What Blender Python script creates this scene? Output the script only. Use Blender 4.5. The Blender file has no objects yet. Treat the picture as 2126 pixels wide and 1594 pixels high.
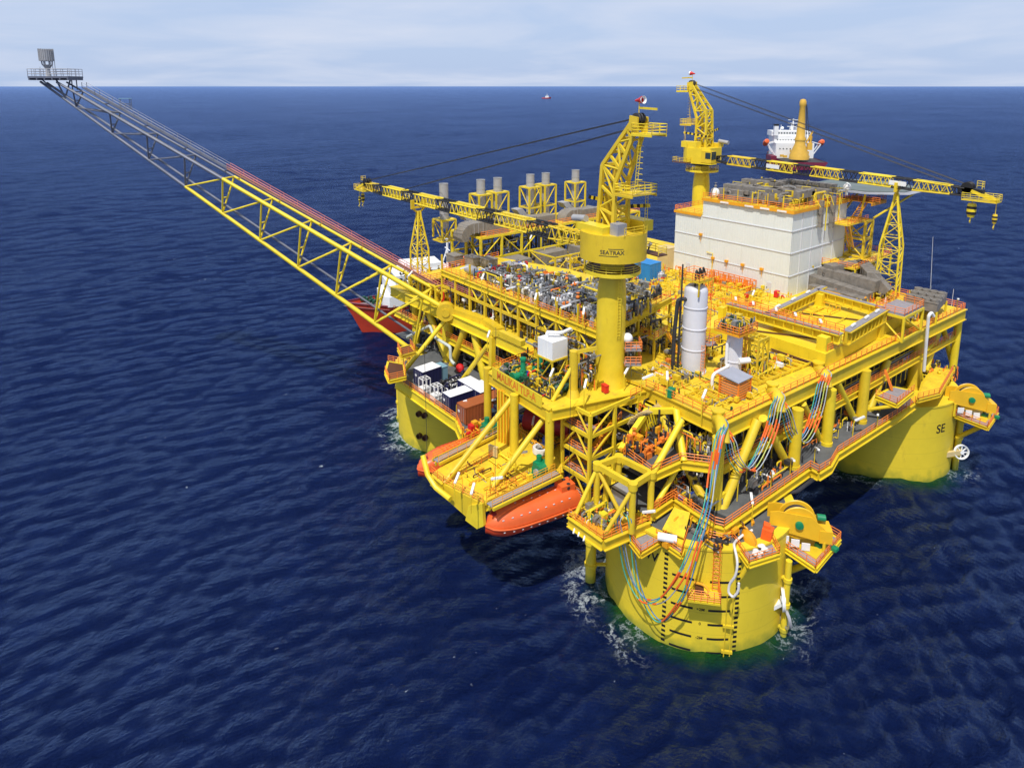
import bpy, math, random
from mathutils import Vector, Matrix
V = Vector
random.seed(7)
S = bpy.context.scene
COL = S.collection
R_ = math.radians
# ---------------------------------------------------------------- survey
# platform axes: +X runs along the right hand face, +Y along the left hand face, Z = metres over the sea
FPX, PPX, PPY = 1404., 1063., 433.
PITCH = math.atan(254/FPX); AZ = R_(51.0); CAMH = 70.2
FW = V((math.cos(AZ), math.sin(AZ), 0)); RT = V((math.sin(AZ), -math.cos(AZ), 0))
CAM = V((0, 0, CAMH)) - 86.0*FW - 26.0*RT
def ray(x, y):
    a = (x-PPX)/FPX; b = -(y-PPY)/FPX
    f = math.cos(PITCH)+b*math.sin(PITCH); h = -math.sin(PITCH)+b*math.cos(PITCH)
    return FW*f + RT*a + V((0, 0, h))
def at(x, y, z=None, X=None, Y=None, P=None, N=None):
    """surveyed point of the place: sight line met with a level, a face or a plane"""
    d = ray(x, y)
    if z is not None: t = (z-CAM.z)/d.z
    elif X is not None: t = (X-CAM.x)/d.x
    elif Y is not None: t = (Y-CAM.y)/d.y
    else: t = (V(P)-CAM).dot(V(N))/d.dot(V(N))
    return CAM + d*t
def hz(y, p):
    """height of the point over p seen on row y"""
    f = (V((p[0], p[1], 0))-V((CAM.x, CAM.y, 0))).dot(FW); b = -(y-PPY)/FPX
    return CAM.z + f*(b*math.cos(PITCH)-math.sin(PITCH))/(math.cos(PITCH)+b*math.sin(PITCH))
# ---------------------------------------------------------------- mesh builder
class MB:
    def __init__(s): s.v = []; s.f = []; s.sm = []; s.cuts = []
    def cut(s): s.cuts.append((len(s.v), len(s.f))); return s
    def pieces(s):
        """one builder per piece marked off with cut()"""
        out = []; v0 = f0 = 0
        for v1, f1 in s.cuts+[(len(s.v), len(s.f))]:
            if f1 > f0:
                m = MB(); m.v = s.v[v0:v1]; m.f = [tuple(i-v0 for i in f) for f in s.f[f0:f1]]; m.sm = s.sm[f0:f1]; out.append(m)
            v0, f0 = v1, f1
        return out
    def build_each(s, name, mat, parent): return [m.build(name, mat, parent) for m in s.pieces()]
    def add(s, vs, fs, smooth=False):
        b = len(s.v); s.v += [tuple(p) for p in vs]
        for f in fs: s.f.append(tuple(b+i for i in f)); s.sm.append(smooth)
        return s
    def box(s, c, d, rz=0, rx=0, ry=0):
        m = Matrix.Rotation(rz, 3, 'Z') @ Matrix.Rotation(ry, 3, 'Y') @ Matrix.Rotation(rx, 3, 'X'); c = V(c); h = V(d)/2
        vs = [c + m @ V((h.x*i, h.y*j, h.z*k)) for i in (-1, 1) for j in (-1, 1) for k in (-1, 1)]
        return s.add(vs, [(0,1,3,2),(4,6,7,5),(0,4,5,1),(2,3,7,6),(0,2,6,4),(1,5,7,3)])
    def bx(s, x0, x1, y0, y1, z0, z1): return s.box(((x0+x1)/2,(y0+y1)/2,(z0+z1)/2),(abs(x1-x0),abs(y1-y0),abs(z1-z0)))
    def beam(s, a, b, w=.3, h=None):
        a = V(a); b = V(b); h = h or w; d = (b-a); L = d.length
        if L < 1e-5: return s
        d /= L; up = V((0,0,1)) if abs(d.z) < .95 else V((1,0,0))
        x = d.cross(up).normalized()*w/2; y = x.cross(d).normalized()*h/2
        vs = [p + x*i + y*j for p in (a, b) for i, j in ((-1,-1),(1,-1),(1,1),(-1,1))]
        return s.add(vs, [(3,2,1,0),(4,5,6,7),(0,1,5,4),(1,2,6,5),(2,3,7,6),(3,0,4,7)])
    def tube(s, a, b, r=.2, n=8, r2=None, cap=True):
        a = V(a); b = V(b); r2 = r if r2 is None else r2; d = b-a
        if d.length < 1e-5: return s
        d.normalize(); up = V((0,0,1)) if abs(d.z) < .9 else V((1,0,0))
        x = d.cross(up).normalized(); y = x.cross(d)
        vs = []
        for p, q in ((a, r), (b, r2)):
            for i in range(n):
                t = 2*math.pi*i/n; vs.append(p + x*(q*math.cos(t)) + y*(q*math.sin(t)))
        s.add(vs, [(i, i+n, (i+1)%n+n, (i+1)%n) for i in range(n)], n > 5)
        if cap: s.add(vs, [tuple(range(n)), tuple(range(2*n-1, n-1, -1))])
        return s
    def pipe(s, pts, r=.1, n=6, bend=0):
        pts = [V(p) for p in pts]
        if bend:
            q = [pts[0]]
            for i in range(1, len(pts)-1):
                a, b, c = pts[i-1], pts[i], pts[i+1]
                k = min(bend, (a-b).length*.45, (c-b).length*.45)
                p0 = b+(a-b).normalized()*k; p2 = b+(c-b).normalized()*k
                for t in (0, .25, .5, .75, 1): q.append(p0*(1-t)**2 + b*2*t*(1-t) + p2*t*t)
            pts = q+[pts[-1]]
        vs = []; x = None; m = len(pts)
        for i, p in enumerate(pts):
            d = (pts[min(i+1, m-1)]-pts[max(i-1, 0)])
            d = d.normalized() if d.length > 1e-6 else V((0,0,1))
            if x is None: x = d.cross(V((0,0,1)) if abs(d.z) < .9 else V((1,0,0))).normalized()
            else:
                x = x - d*x.dot(d); x = x.normalized() if x.length > 1e-6 else d.orthogonal().normalized()
            y = d.cross(x)
            vs += [p + x*(r*math.cos(2*math.pi*j/n)) + y*(r*math.sin(2*math.pi*j/n)) for j in range(n)]
        fs = [(i*n+j, i*n+(j+1)%n, (i+1)*n+(j+1)%n, (i+1)*n+j) for i in range(m-1) for j in range(n)]
        s.add(vs, fs, True); s.add(vs[:n], [tuple(range(n-1, -1, -1))]); s.add(vs[-n:], [tuple(range(n))])
        return s
    def lathe(s, c, prof, n=24, axis=V((0,0,1)), a0=0, a1=2*math.pi, cap=True):
        c = V(c); axis = V(axis).normalized(); x = axis.orthogonal().normalized()
        if abs(axis.z) > .99: x = V((1,0,0))
        y = axis.cross(x); full = abs(a1-a0-2*math.pi) < 1e-4; k = n if full else n+1
        vs = [c + axis*z + x*(r*math.cos(a0+(a1-a0)*i/n)) + y*(r*math.sin(a0+(a1-a0)*i/n)) for r, z in prof for i in range(k)]
        fs = []
        for j in range(len(prof)-1):
            for i in range(n):
                i2 = (i+1) % k
                fs.append((j*k+i, j*k+i2, (j+1)*k+i2, (j+1)*k+i))
        s.add(vs, fs, True)
        if cap and full:
            if prof[0][0] > 1e-4: s.add(vs[:k], [tuple(range(k-1, -1, -1))])
            if prof[-1][0] > 1e-4: s.add(vs[-k:], [tuple(range(k))])
        return s
    def prism(s, poly, z0, z1):
        n = len(poly); A = sum(poly[i][0]*poly[(i+1)%n][1]-poly[(i+1)%n][0]*poly[i][1] for i in range(n))
        if A < 0: poly = poly[::-1]
        vs = [(p[0], p[1], z0) for p in poly]+[(p[0], p[1], z1) for p in poly]
        return s.add(vs, [tuple(range(n-1, -1, -1)), tuple(range(n, 2*n))]+[(i, (i+1)%n, (i+1)%n+n, i+n) for i in range(n)])
    def slab(s, pts, nrm, t):
        """flat polygon in 3-D given thickness along nrm"""
        nrm = V(nrm).normalized()*t; n = len(pts); pts = [V(p) for p in pts]
        vs = pts+[p+nrm for p in pts]
        return s.add(vs, [tuple(range(n)), tuple(range(2*n-1, n-1, -1))]+[(i+n, (i+1)%n+n, (i+1)%n, i) for i in range(n)])
    def sphere(s, c, r, n=12, m=8, sz=1):
        return s.lathe(c, [(r*math.sin(math.pi*i/m), -r*sz*math.cos(math.pi*i/m)) for i in range(m+1)], n)
    def rail(s, pts, h=1.15, step=1.7, r=.05, bars=3):
        pts = [V(p) for p in pts]
        for a, b in zip(pts, pts[1:]):
            L = (b-a).length; k = max(1, round(L/step))
            for i in range(k+1):
                p = a+(b-a)*i/k; s.tube(p, p+V((0,0,h)), r, 4, cap=False)
            for j in range(bars):
                z = V((0,0,h*(j+1)/bars)); s.tube(a+z, b+z, r, 4, cap=False)
        return s
    def stairs(s, a, b, w=.9, n=None):
        """open stair flight from a up to b"""
        a = V(a); b = V(b); d = b-a; q = V((d.x, d.y, 0)).normalized(); sd = V((-q.y, q.x, 0))*w/2
        for k in (-1, 1): s.beam(a+sd*k, b+sd*k, .1, .35)
        n = n or max(3, int(abs(d.z)/.3))
        for i in range(n):
            p = a+d*(i+.5)/n; s.box(p, (.28, w, .06), math.atan2(q.y, q.x))
        return s
    def ladder(s, a, b, side, w=.5):
        a = V(a); b = V(b); sd = V(side).normalized()*w/2
        for k in (-1, 1): s.tube(a+sd*k, b+sd*k, .05, 4)
        n = int((b-a).length/.45)
        for i in range(n): p = a+(b-a)*(i+.5)/n; s.tube(p-sd, p+sd, .035, 4)
        return s
    def truss(s, A, B, r=.12, n=6, diag=True, k=8):
        """two chords A,B (point pairs) laced together"""
        a0, a1 = map(V, A); b0, b1 = map(V, B)
        for i in range(k):
            pa = a0+(a1-a0)*i/k; pb = b0+(b1-b0)*i/k; qa = a0+(a1-a0)*(i+1)/k; qb = b0+(b1-b0)*(i+1)/k
            s.tube(pa, pb, r, n)
            if diag: s.tube(pa, qb, r, n) if i % 2 else s.tube(pb, qa, r, n)
        s.tube(a1, b1, r, n); return s
    def build(s, name, mat, parent=None, origin=None):
        me = bpy.data.meshes.new(name)
        o = V(origin) if origin is not None else (parent.location.copy() if parent is not None and parent.parent is None and parent.type == 'EMPTY' else V((0,0,0)))
        if parent is not None and (parent.parent is not None or parent.type != 'EMPTY'):
            o = V(parent.get('_o', (0,0,0)))
        me.from_pydata([tuple(V(p)-o) for p in s.v], [], s.f)
        me.polygons.foreach_set('use_smooth', s.sm)
        if any(s.sm):
            try: me.set_sharp_from_angle(angle=R_(38))
            except Exception: pass
        me.update(); me.materials.append(mat)
        ob = bpy.data.objects.new(name, me); COL.objects.link(ob)
        if parent is not None: ob.parent = parent
        else: ob.location = o
        if parent is not None and parent.type == 'EMPTY': OFF[ob.name] = tuple(o)
        elif parent is not None: OFF[ob.name] = OFF.get(parent.name, (0,0,0))
        else: OFF[ob.name] = tuple(o)
        return ob
OFF = {}
def sub(mb, name, mat, part):
    """a piece of a part, written in the same coordinates as the part"""
    o = OFF[part.name]; me_o = mb.build(name, mat, None, o); me_o.location = (0,0,0); me_o.parent = part
    OFF[me_o.name] = o; return me_o
def sub_each(mb, name, mat, part): return [sub(m, name, mat, part) for m in mb.pieces()]
def thing(name, label, cat, loc=(0,0,0), group=None):
    o = bpy.data.objects.new(name, None); COL.objects.link(o); o.location = V(loc); o.empty_display_size = .5
    return tag(o, label, cat, group)
def tag(o, label=None, cat=None, group=None, kind=None):
    for k, v in (('label', label), ('category', cat), ('group', group), ('kind', kind)):
        if v: o[k] = v
    return o
def dup(o, loc, label=None, rz=None):
    c = o.copy(); COL.objects.link(c); c.location = V(loc)
    if rz is not None: c.rotation_euler.z = rz
    if label: c['label'] = label
    for ch in list(o.children):
        d = ch.copy(); COL.objects.link(d); d.parent = c
        for g in list(ch.children):
            e = g.copy(); COL.objects.link(e); e.parent = d
    return c
# ---------------------------------------------------------------- materials
def mat(name, col, rough=.5, metal=0, var=.12, scale=.35, rust=None, rustamt=.0, spec=.5, bump=0, bscale=8, batch=0):
    m = bpy.data.materials.new(name); m.use_nodes = True; nt = m.node_tree; N = nt.nodes; L = nt.links
    b = N['Principled BSDF']; b.inputs['Roughness'].default_value = rough; b.inputs['Metallic'].default_value = metal
    b.inputs['Specular IOR Level'].default_value = spec
    g = N.new('ShaderNodeNewGeometry')
    n1 = N.new('ShaderNodeTexNoise'); n1.inputs['Scale'].default_value = scale; n1.inputs['Detail'].default_value = 8; n1.inputs['Roughness'].default_value = .65
    L.new(g.outputs['Position'], n1.inputs['Vector'])
    r = N.new('ShaderNodeValToRGB'); e = r.color_ramp.elements
    e[0].position = .3; e[1].position = .72
    e[0].color = (*[c*(1-var) for c in col], 1); e[1].color = (*[min(1, c*(1+var*.7)) for c in col], 1)
    L.new(n1.outputs['Fac'], r.inputs['Fac']); out = r.outputs['Color']
    if rust:
        n2 = N.new('ShaderNodeTexNoise'); n2.inputs['Scale'].default_value = .9; n2.inputs['Detail'].default_value = 10; n2.inputs['Roughness'].default_value = .75
        mp = N.new('ShaderNodeMapping'); mp.inputs['Scale'].default_value = (1, 1, .35)
        L.new(g.outputs['Position'], mp.inputs['Vector']); L.new(mp.outputs['Vector'], n2.inputs['Vector'])
        r2 = N.new('ShaderNodeValToRGB'); r2.color_ramp.elements[0].position = .60-rustamt; r2.color_ramp.elements[1].position = .78-rustamt
        r2.color_ramp.elements[1].color = (.75, .75, .75, 1)
        L.new(n2.outputs['Fac'], r2.inputs['Fac'])
        mx = N.new('ShaderNodeMix'); mx.data_type = 'RGBA'; mx.inputs[7].default_value = (*rust, 1)
        L.new(r2.outputs['Color'], mx.inputs[0]); L.new(out, mx.inputs[6]); out = mx.outputs[2]
    if batch:      # paint batches: each piece of steel was coated on its own day
        oi = N.new('ShaderNodeObjectInfo'); mr = N.new('ShaderNodeMapRange'); mr.inputs[3].default_value = 1-batch; mr.inputs[4].default_value = 1+batch*.4; L.new(oi.outputs['Random'], mr.inputs[0])
        hs = N.new('ShaderNodeHueSaturation'); L.new(mr.outputs[0], hs.inputs['Value']); L.new(out, hs.inputs['Color'])
        m2 = N.new('ShaderNodeMapRange'); m2.inputs[3].default_value = .5-batch*.07; m2.inputs[4].default_value = .5+batch*.03; L.new(oi.outputs['Random'], m2.inputs[0]); L.new(m2.outputs[0], hs.inputs['Hue']); out = hs.outputs['Color']
    L.new(out, b.inputs['Base Color'])
    if bump:
        n3 = N.new('ShaderNodeTexNoise'); n3.inputs['Scale'].default_value = bscale; n3.inputs['Detail'].default_value = 4
        L.new(g.outputs['Position'], n3.inputs['Vector'])
        bp = N.new('ShaderNodeBump'); bp.inputs['Strength'].default_value = bump; bp.inputs['Distance'].default_value = .05
        L.new(n3.outputs['Fac'], bp.inputs['Height']); L.new(bp.outputs['Normal'], b.inputs['Normal'])
    return m
YEL = mat('yellow_paint', (.79, .582, .022), .45, var=.14, scale=.22, rust=(.45, .26, .02), rustamt=.03, batch=.13)
YEL2 = mat('yellow_steelwork', (.79, .590, .024), .48, var=.14, scale=.5, rust=(.47, .28, .025), rustamt=.01, batch=.13)
YDK = mat('yellow_deck_paint', (.77, .545, .022), .65, var=.22, scale=.5, rust=(.36, .24, .04), rustamt=.085)
YHULL = mat('yellow_hull_paint', (.80, .598, .030), .5, var=.10, scale=.15, rust=(.50, .34, .03), rustamt=.01)
def waterline(m):
    """weed and salt stain in a ragged band where the sea washes the paint"""
    nt = m.node_tree; N = nt.nodes; L = nt.links; b = N['Principled BSDF']; src = b.inputs['Base Color'].links[0].from_socket
    g = N.new('ShaderNodeNewGeometry'); sp = N.new('ShaderNodeSeparateXYZ'); L.new(g.outputs['Position'], sp.inputs[0])
    n = N.new('ShaderNodeTexNoise'); n.inputs['Scale'].default_value = .5; n.inputs['Detail'].default_value = 8; L.new(g.outputs['Position'], n.inputs['Vector'])
    a = N.new('ShaderNodeMath'); a.operation = 'MULTIPLY_ADD'; a.inputs[1].default_value = -4.5; L.new(n.outputs['Fac'], a.inputs[0]); L.new(sp.outputs[2], a.inputs[2])
    r = N.new('ShaderNodeMapRange'); r.inputs[1].default_value = -2.4; r.inputs[2].default_value = -.2; r.inputs[3].default_value = .85; r.inputs[4].default_value = 0; L.new(a.outputs[0], r.inputs[0])
    mx = N.new('ShaderNodeMix'); mx.data_type = 'RGBA'; mx.inputs[7].default_value = (.20, .24, .03, 1)
    # welded seams between the plate strakes
    pp = N.new('ShaderNodeMath'); pp.operation = 'PINGPONG'; pp.inputs[1].default_value = 1.45; L.new(sp.outputs[2], pp.inputs[0])
    lt = N.new('ShaderNodeMath'); lt.operation = 'LESS_THAN'; lt.inputs[1].default_value = .035; L.new(pp.outputs[0], lt.inputs[0])
    sm = N.new('ShaderNodeMix'); sm.data_type = 'RGBA'; sm.inputs[7].default_value = (.52, .38, .03, 1); ml = N.new('ShaderNodeMath'); ml.operation = 'MULTIPLY'; ml.inputs[1].default_value = .45
    L.new(lt.outputs[0], ml.inputs[0]); L.new(ml.outputs[0], sm.inputs[0]); L.new(src, sm.inputs[6])
    L.new(r.outputs[0], mx.inputs[0]); L.new(sm.outputs[2], mx.inputs[6]); L.new(mx.outputs[2], b.inputs['Base Color'])
waterline(YHULL)
GLD = mat('golden_yellow_paint', (.80, .46, .016), .45, var=.12, rust=(.5, .3, .03), rustamt=.0)
YORG = mat('orange_yellow_paint', (.80, .36, .015), .45, var=.15)
ORG = mat('orange_railing_paint', (.82, .22, .025), .5, var=.2)
PNK = mat('faded_red_railing_paint', (.50, .13, .10), .55, var=.15)
WLK = mat('boom_walkway_grating', (.17, .12, .08), .7, var=.3)
LORG = mat('lifeboat_orange', (.80, .135, .030), .38, var=.1, scale=.5, rust=(.86, .22, .1), rustamt=-.02)
LORG2 = mat('lifeboat_orange_hull', (.72, .075, .02), .4, var=.1, scale=.5)
GDK = mat('grey_deck', (.11, .115, .115), .75, var=.3, scale=.6)
GRT = mat('grey_grating', (.28, .26, .27), .7, var=.2, scale=2)
STL = mat('steel_pipe', (.34, .34, .33), .42, .55, var=.25, scale=1.2)
GAL = mat('galvanised_steel', (.42, .42, .44), .45, .35, var=.15)
FLG = mat('flare_grey_steel', (.15, .16, .20), .5, .3, var=.2)
DUCT = mat('duct_lagging', (.29, .26, .22), .55, .25, var=.22, scale=1.3)
DUCT2 = mat('roof_duct_lagging', (.25, .225, .195), .6, .2, var=.3, scale=1)
STK = mat('stack_metal', (.45, .44, .43), .5, .3, var=.12)
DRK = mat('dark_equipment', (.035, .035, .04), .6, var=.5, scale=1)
BLK = mat('black_paint', (.012, .012, .014), .5)
WHT = mat('white_paint', (.80, .80, .78), .45, var=.06)
WHT2 = mat('white_container_roof', (.80, .81, .83), .5, var=.1, scale=.7, rust=(.45,.44,.44), rustamt=-.03)
VES = mat('vessel_grey_white', (.62, .62, .65), .45, var=.06, scale=.3, rust=(.45,.43,.42), rustamt=-.03)
NVY = mat('navy_container', (.014, .016, .075), .5, var=.2)
BRN = mat('rust_brown_container', (.36, .095, .025), .6, var=.2, rust=(.28, .09, .03), rustamt=.06)
BLU = mat('blue_paint', (.015, .06, .36), .45, var=.15)
LBLU = mat('light_blue_paint', (.02, .22, .55), .5, var=.15)
PBL = mat('pale_blue_paint', (.20, .36, .45), .5)
GRN = mat('green_paint', (.006, .22, .09), .45, var=.2, scale=1)
DGRN = mat('dark_green_paint', (.01, .07, .035), .45, var=.3)
RED = mat('red_paint', (.62, .015, .015), .45, var=.15)
DRED = mat('dark_red_paint', (.30, .012, .02), .55, var=.25)
BRWN = mat('brown_walkway', (.10, .035, .015), .6, var=.2)
OBOX = mat('bright_orange_tarp', (.86, .12, .012), .6)
CRM = mat('cream_paint', (.62, .48, .22), .55)
GLS = mat('dark_glass', (.03, .05, .06), .08)
ROPE = mat('white_rope', (.72, .70, .66), .8)
HGRN = mat('green_hose', (.05, .42, .30), .5); HBLU = mat('blue_hose', (.06, .22, .42), .5); HGRY = mat('grey_hose', (.38, .42, .45), .5)
HYEL = mat('lime_hose', (.48, .55, .10), .5); HORG = mat('orange_hose_sleeve', (.85, .14, .02), .5)
HULLR = mat('ship_red_hull', (.60, .055, .02), .5, var=.12, rust=(.4, .05, .03), rustamt=.03)
SHPY = mat('ship_yellow', (.72, .42, .05), .5); MRN = mat('ship_maroon_hull', (.18, .015, .04), .5)
# white corrugated cladding: ribs are real relief through a bump, seams of dirt at every storey
def cladding():
    m = mat('white_corrugated_cladding', (.73, .765, .735), .5, var=.04, scale=.4)
    nt = m.node_tree; N = nt.nodes; L = nt.links; b = N['Principled BSDF']; g = N.new('ShaderNodeNewGeometry')
    sp = N.new('ShaderNodeSeparateXYZ'); L.new(g.outputs['Position'], sp.inputs[0])
    ad = N.new('ShaderNodeMath'); ad.operation = 'ADD'; L.new(sp.outputs[0], ad.inputs[0]); L.new(sp.outputs[1], ad.inputs[1])
    w = N.new('ShaderNodeMath'); w.operation = 'PINGPONG'; w.inputs[1].default_value = .3; L.new(ad.outputs[0], w.inputs[0])
    bp = N.new('ShaderNodeBump'); bp.inputs['Strength'].default_value = .55; bp.inputs['Distance'].default_value = .16
    L.new(w.outputs[0], bp.inputs['Height']); L.new(bp.outputs['Normal'], b.inputs['Normal'])
    src = b.inputs['Base Color'].links[0].from_socket
    n = N.new('ShaderNodeTexNoise'); n.inputs['Scale'].default_value = 1.1; n.inputs['Detail'].default_value = 8
    mp = N.new('ShaderNodeMapping'); mp.inputs['Scale'].default_value = (1, 1, .12); L.new(g.outputs['Position'], mp.inputs[0]); L.new(mp.outputs[0], n.inputs['Vector'])
    r = N.new('ShaderNodeValToRGB'); r.color_ramp.elements[0].position = .58; r.color_ramp.elements[1].position = .9; r.color_ramp.elements[1].color = (.4,.4,.4,1)
    L.new(n.outputs['Fac'], r.inputs['Fac'])
    mx = N.new('ShaderNodeMix'); mx.data_type = 'RGBA'; mx.inputs[7].default_value = (.42,.40,.28,1)
    L.new(r.outputs['Color'], mx.inputs[0]); L.new(src, mx.inputs[6]); L.new(mx.outputs[2], b.inputs['Base Color'])
    return m
CLAD = cladding()
# ---------------------------------------------------------------- camera, sky, sun
cd = bpy.data.cameras.new('camera'); cam = bpy.data.objects.new('camera', cd); COL.objects.link(cam)
cam.location = CAM; cam.rotation_euler = (math.pi/2-PITCH, 0, AZ-math.pi/2)
cd.sensor_width = 36; cd.lens = 36*FPX/2126; cd.shift_y = -364/2126; cd.clip_start = 1; cd.clip_end = 250000
S.camera = cam
S.view_settings.view_transform = 'Standard'; S.view_settings.look = 'None'; S.view_settings.exposure = EXPO if 'EXPO' in globals() else .19
SUN_AZ, SUN_EL = R_(208), R_(60)
sl = bpy.data.lights.new('sun', 'SUN'); sl.energy = 3.5; sl.angle = R_(.6); sl.color = (1, .96, .90)
sun = bpy.data.objects.new('sun', sl); COL.objects.link(sun)
sd = V((math.cos(SUN_AZ)*math.cos(SUN_EL), math.sin(SUN_AZ)*math.cos(SUN_EL), math.sin(SUN_EL)))
sun.rotation_euler = sd.to_track_quat('Z', 'Y').to_euler(); sun.location = (0, 0, 150)
W = bpy.data.worlds.new('World'); S.world = W; W.use_nodes = True
nt = W.node_tree; N = nt.nodes; L = nt.links; bg = N['Background']
sk = N.new('ShaderNodeTexSky'); sk.sky_type = 'NISHITA'; sk.sun_disc = False; sk.sun_elevation = SUN_EL; sk.sun_rotation = math.pi/2-SUN_AZ
sk.air_density = 1.1; sk.dust_density = 2.0; sk.ozone_density = 1.2
tc = N.new('ShaderNodeTexCoord')
sp = N.new('ShaderNodeSeparateXYZ'); L.new(tc.outputs['Generated'], sp.inputs[0])
# thin high cloud: noise over the direction, flattened towards the horizon
mz = N.new('ShaderNodeMath'); mz.operation = 'ADD'; mz.inputs[1].default_value = .10; L.new(sp.outputs[2], mz.inputs[0])
dv = N.new('ShaderNodeVectorMath'); dv.operation = 'DIVIDE'; cb = N.new('ShaderNodeCombineXYZ')
L.new(mz.outputs[0], cb.inputs[0]); L.new(mz.outputs[0], cb.inputs[1]); cb.inputs[2].default_value = 1
L.new(tc.outputs['Generated'], dv.inputs[0]); L.new(cb.outputs[0], dv.inputs[1])
cn = N.new('ShaderNodeTexNoise'); cn.inputs['Scale'].default_value = .6; cn.inputs['Detail'].default_value = 7; cn.inputs['Roughness'].default_value = .52; cn.inputs['Distortion'].default_value = .4
L.new(dv.outputs[0], cn.inputs['Vector'])
cr = N.new('ShaderNodeValToRGB'); cr.color_ramp.elements[0].position = .40; cr.color_ramp.elements[1].position = .70
L.new(cn.outputs['Fac'], cr.inputs['Fac'])
fd = N.new('ShaderNodeMapRange'); fd.inputs[1].default_value = .15; fd.inputs[2].default_value = .9; fd.inputs[3].default_value = .86; fd.inputs[4].default_value = .25
L.new(sp.outputs[2], fd.inputs[0])
hzc = N.new('ShaderNodeMix'); hzc.data_type = 'RGBA'; hzc.inputs[7].default_value = (5.0, 6.3, 8.9, 1)     # humid air over the sea
L.new(fd.outputs[0], hzc.inputs[0]); L.new(sk.outputs[0], hzc.inputs[6])
mx = N.new('ShaderNodeMix'); mx.data_type = 'RGBA'; mx.inputs[7].default_value = (6.9, 7.4, 8.7, 1)
cm = N.new('ShaderNodeMath'); cm.operation = 'MULTIPLY'; cm.inputs[1].default_value = .7; L.new(cr.outputs['Color'], cm.inputs[0])
L.new(cm.outputs[0], mx.inputs[0]); L.new(hzc.outputs[2], mx.inputs[6])
L.new(mx.outputs[2], bg.inputs[0]); bg.inputs[1].default_value = .09
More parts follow.
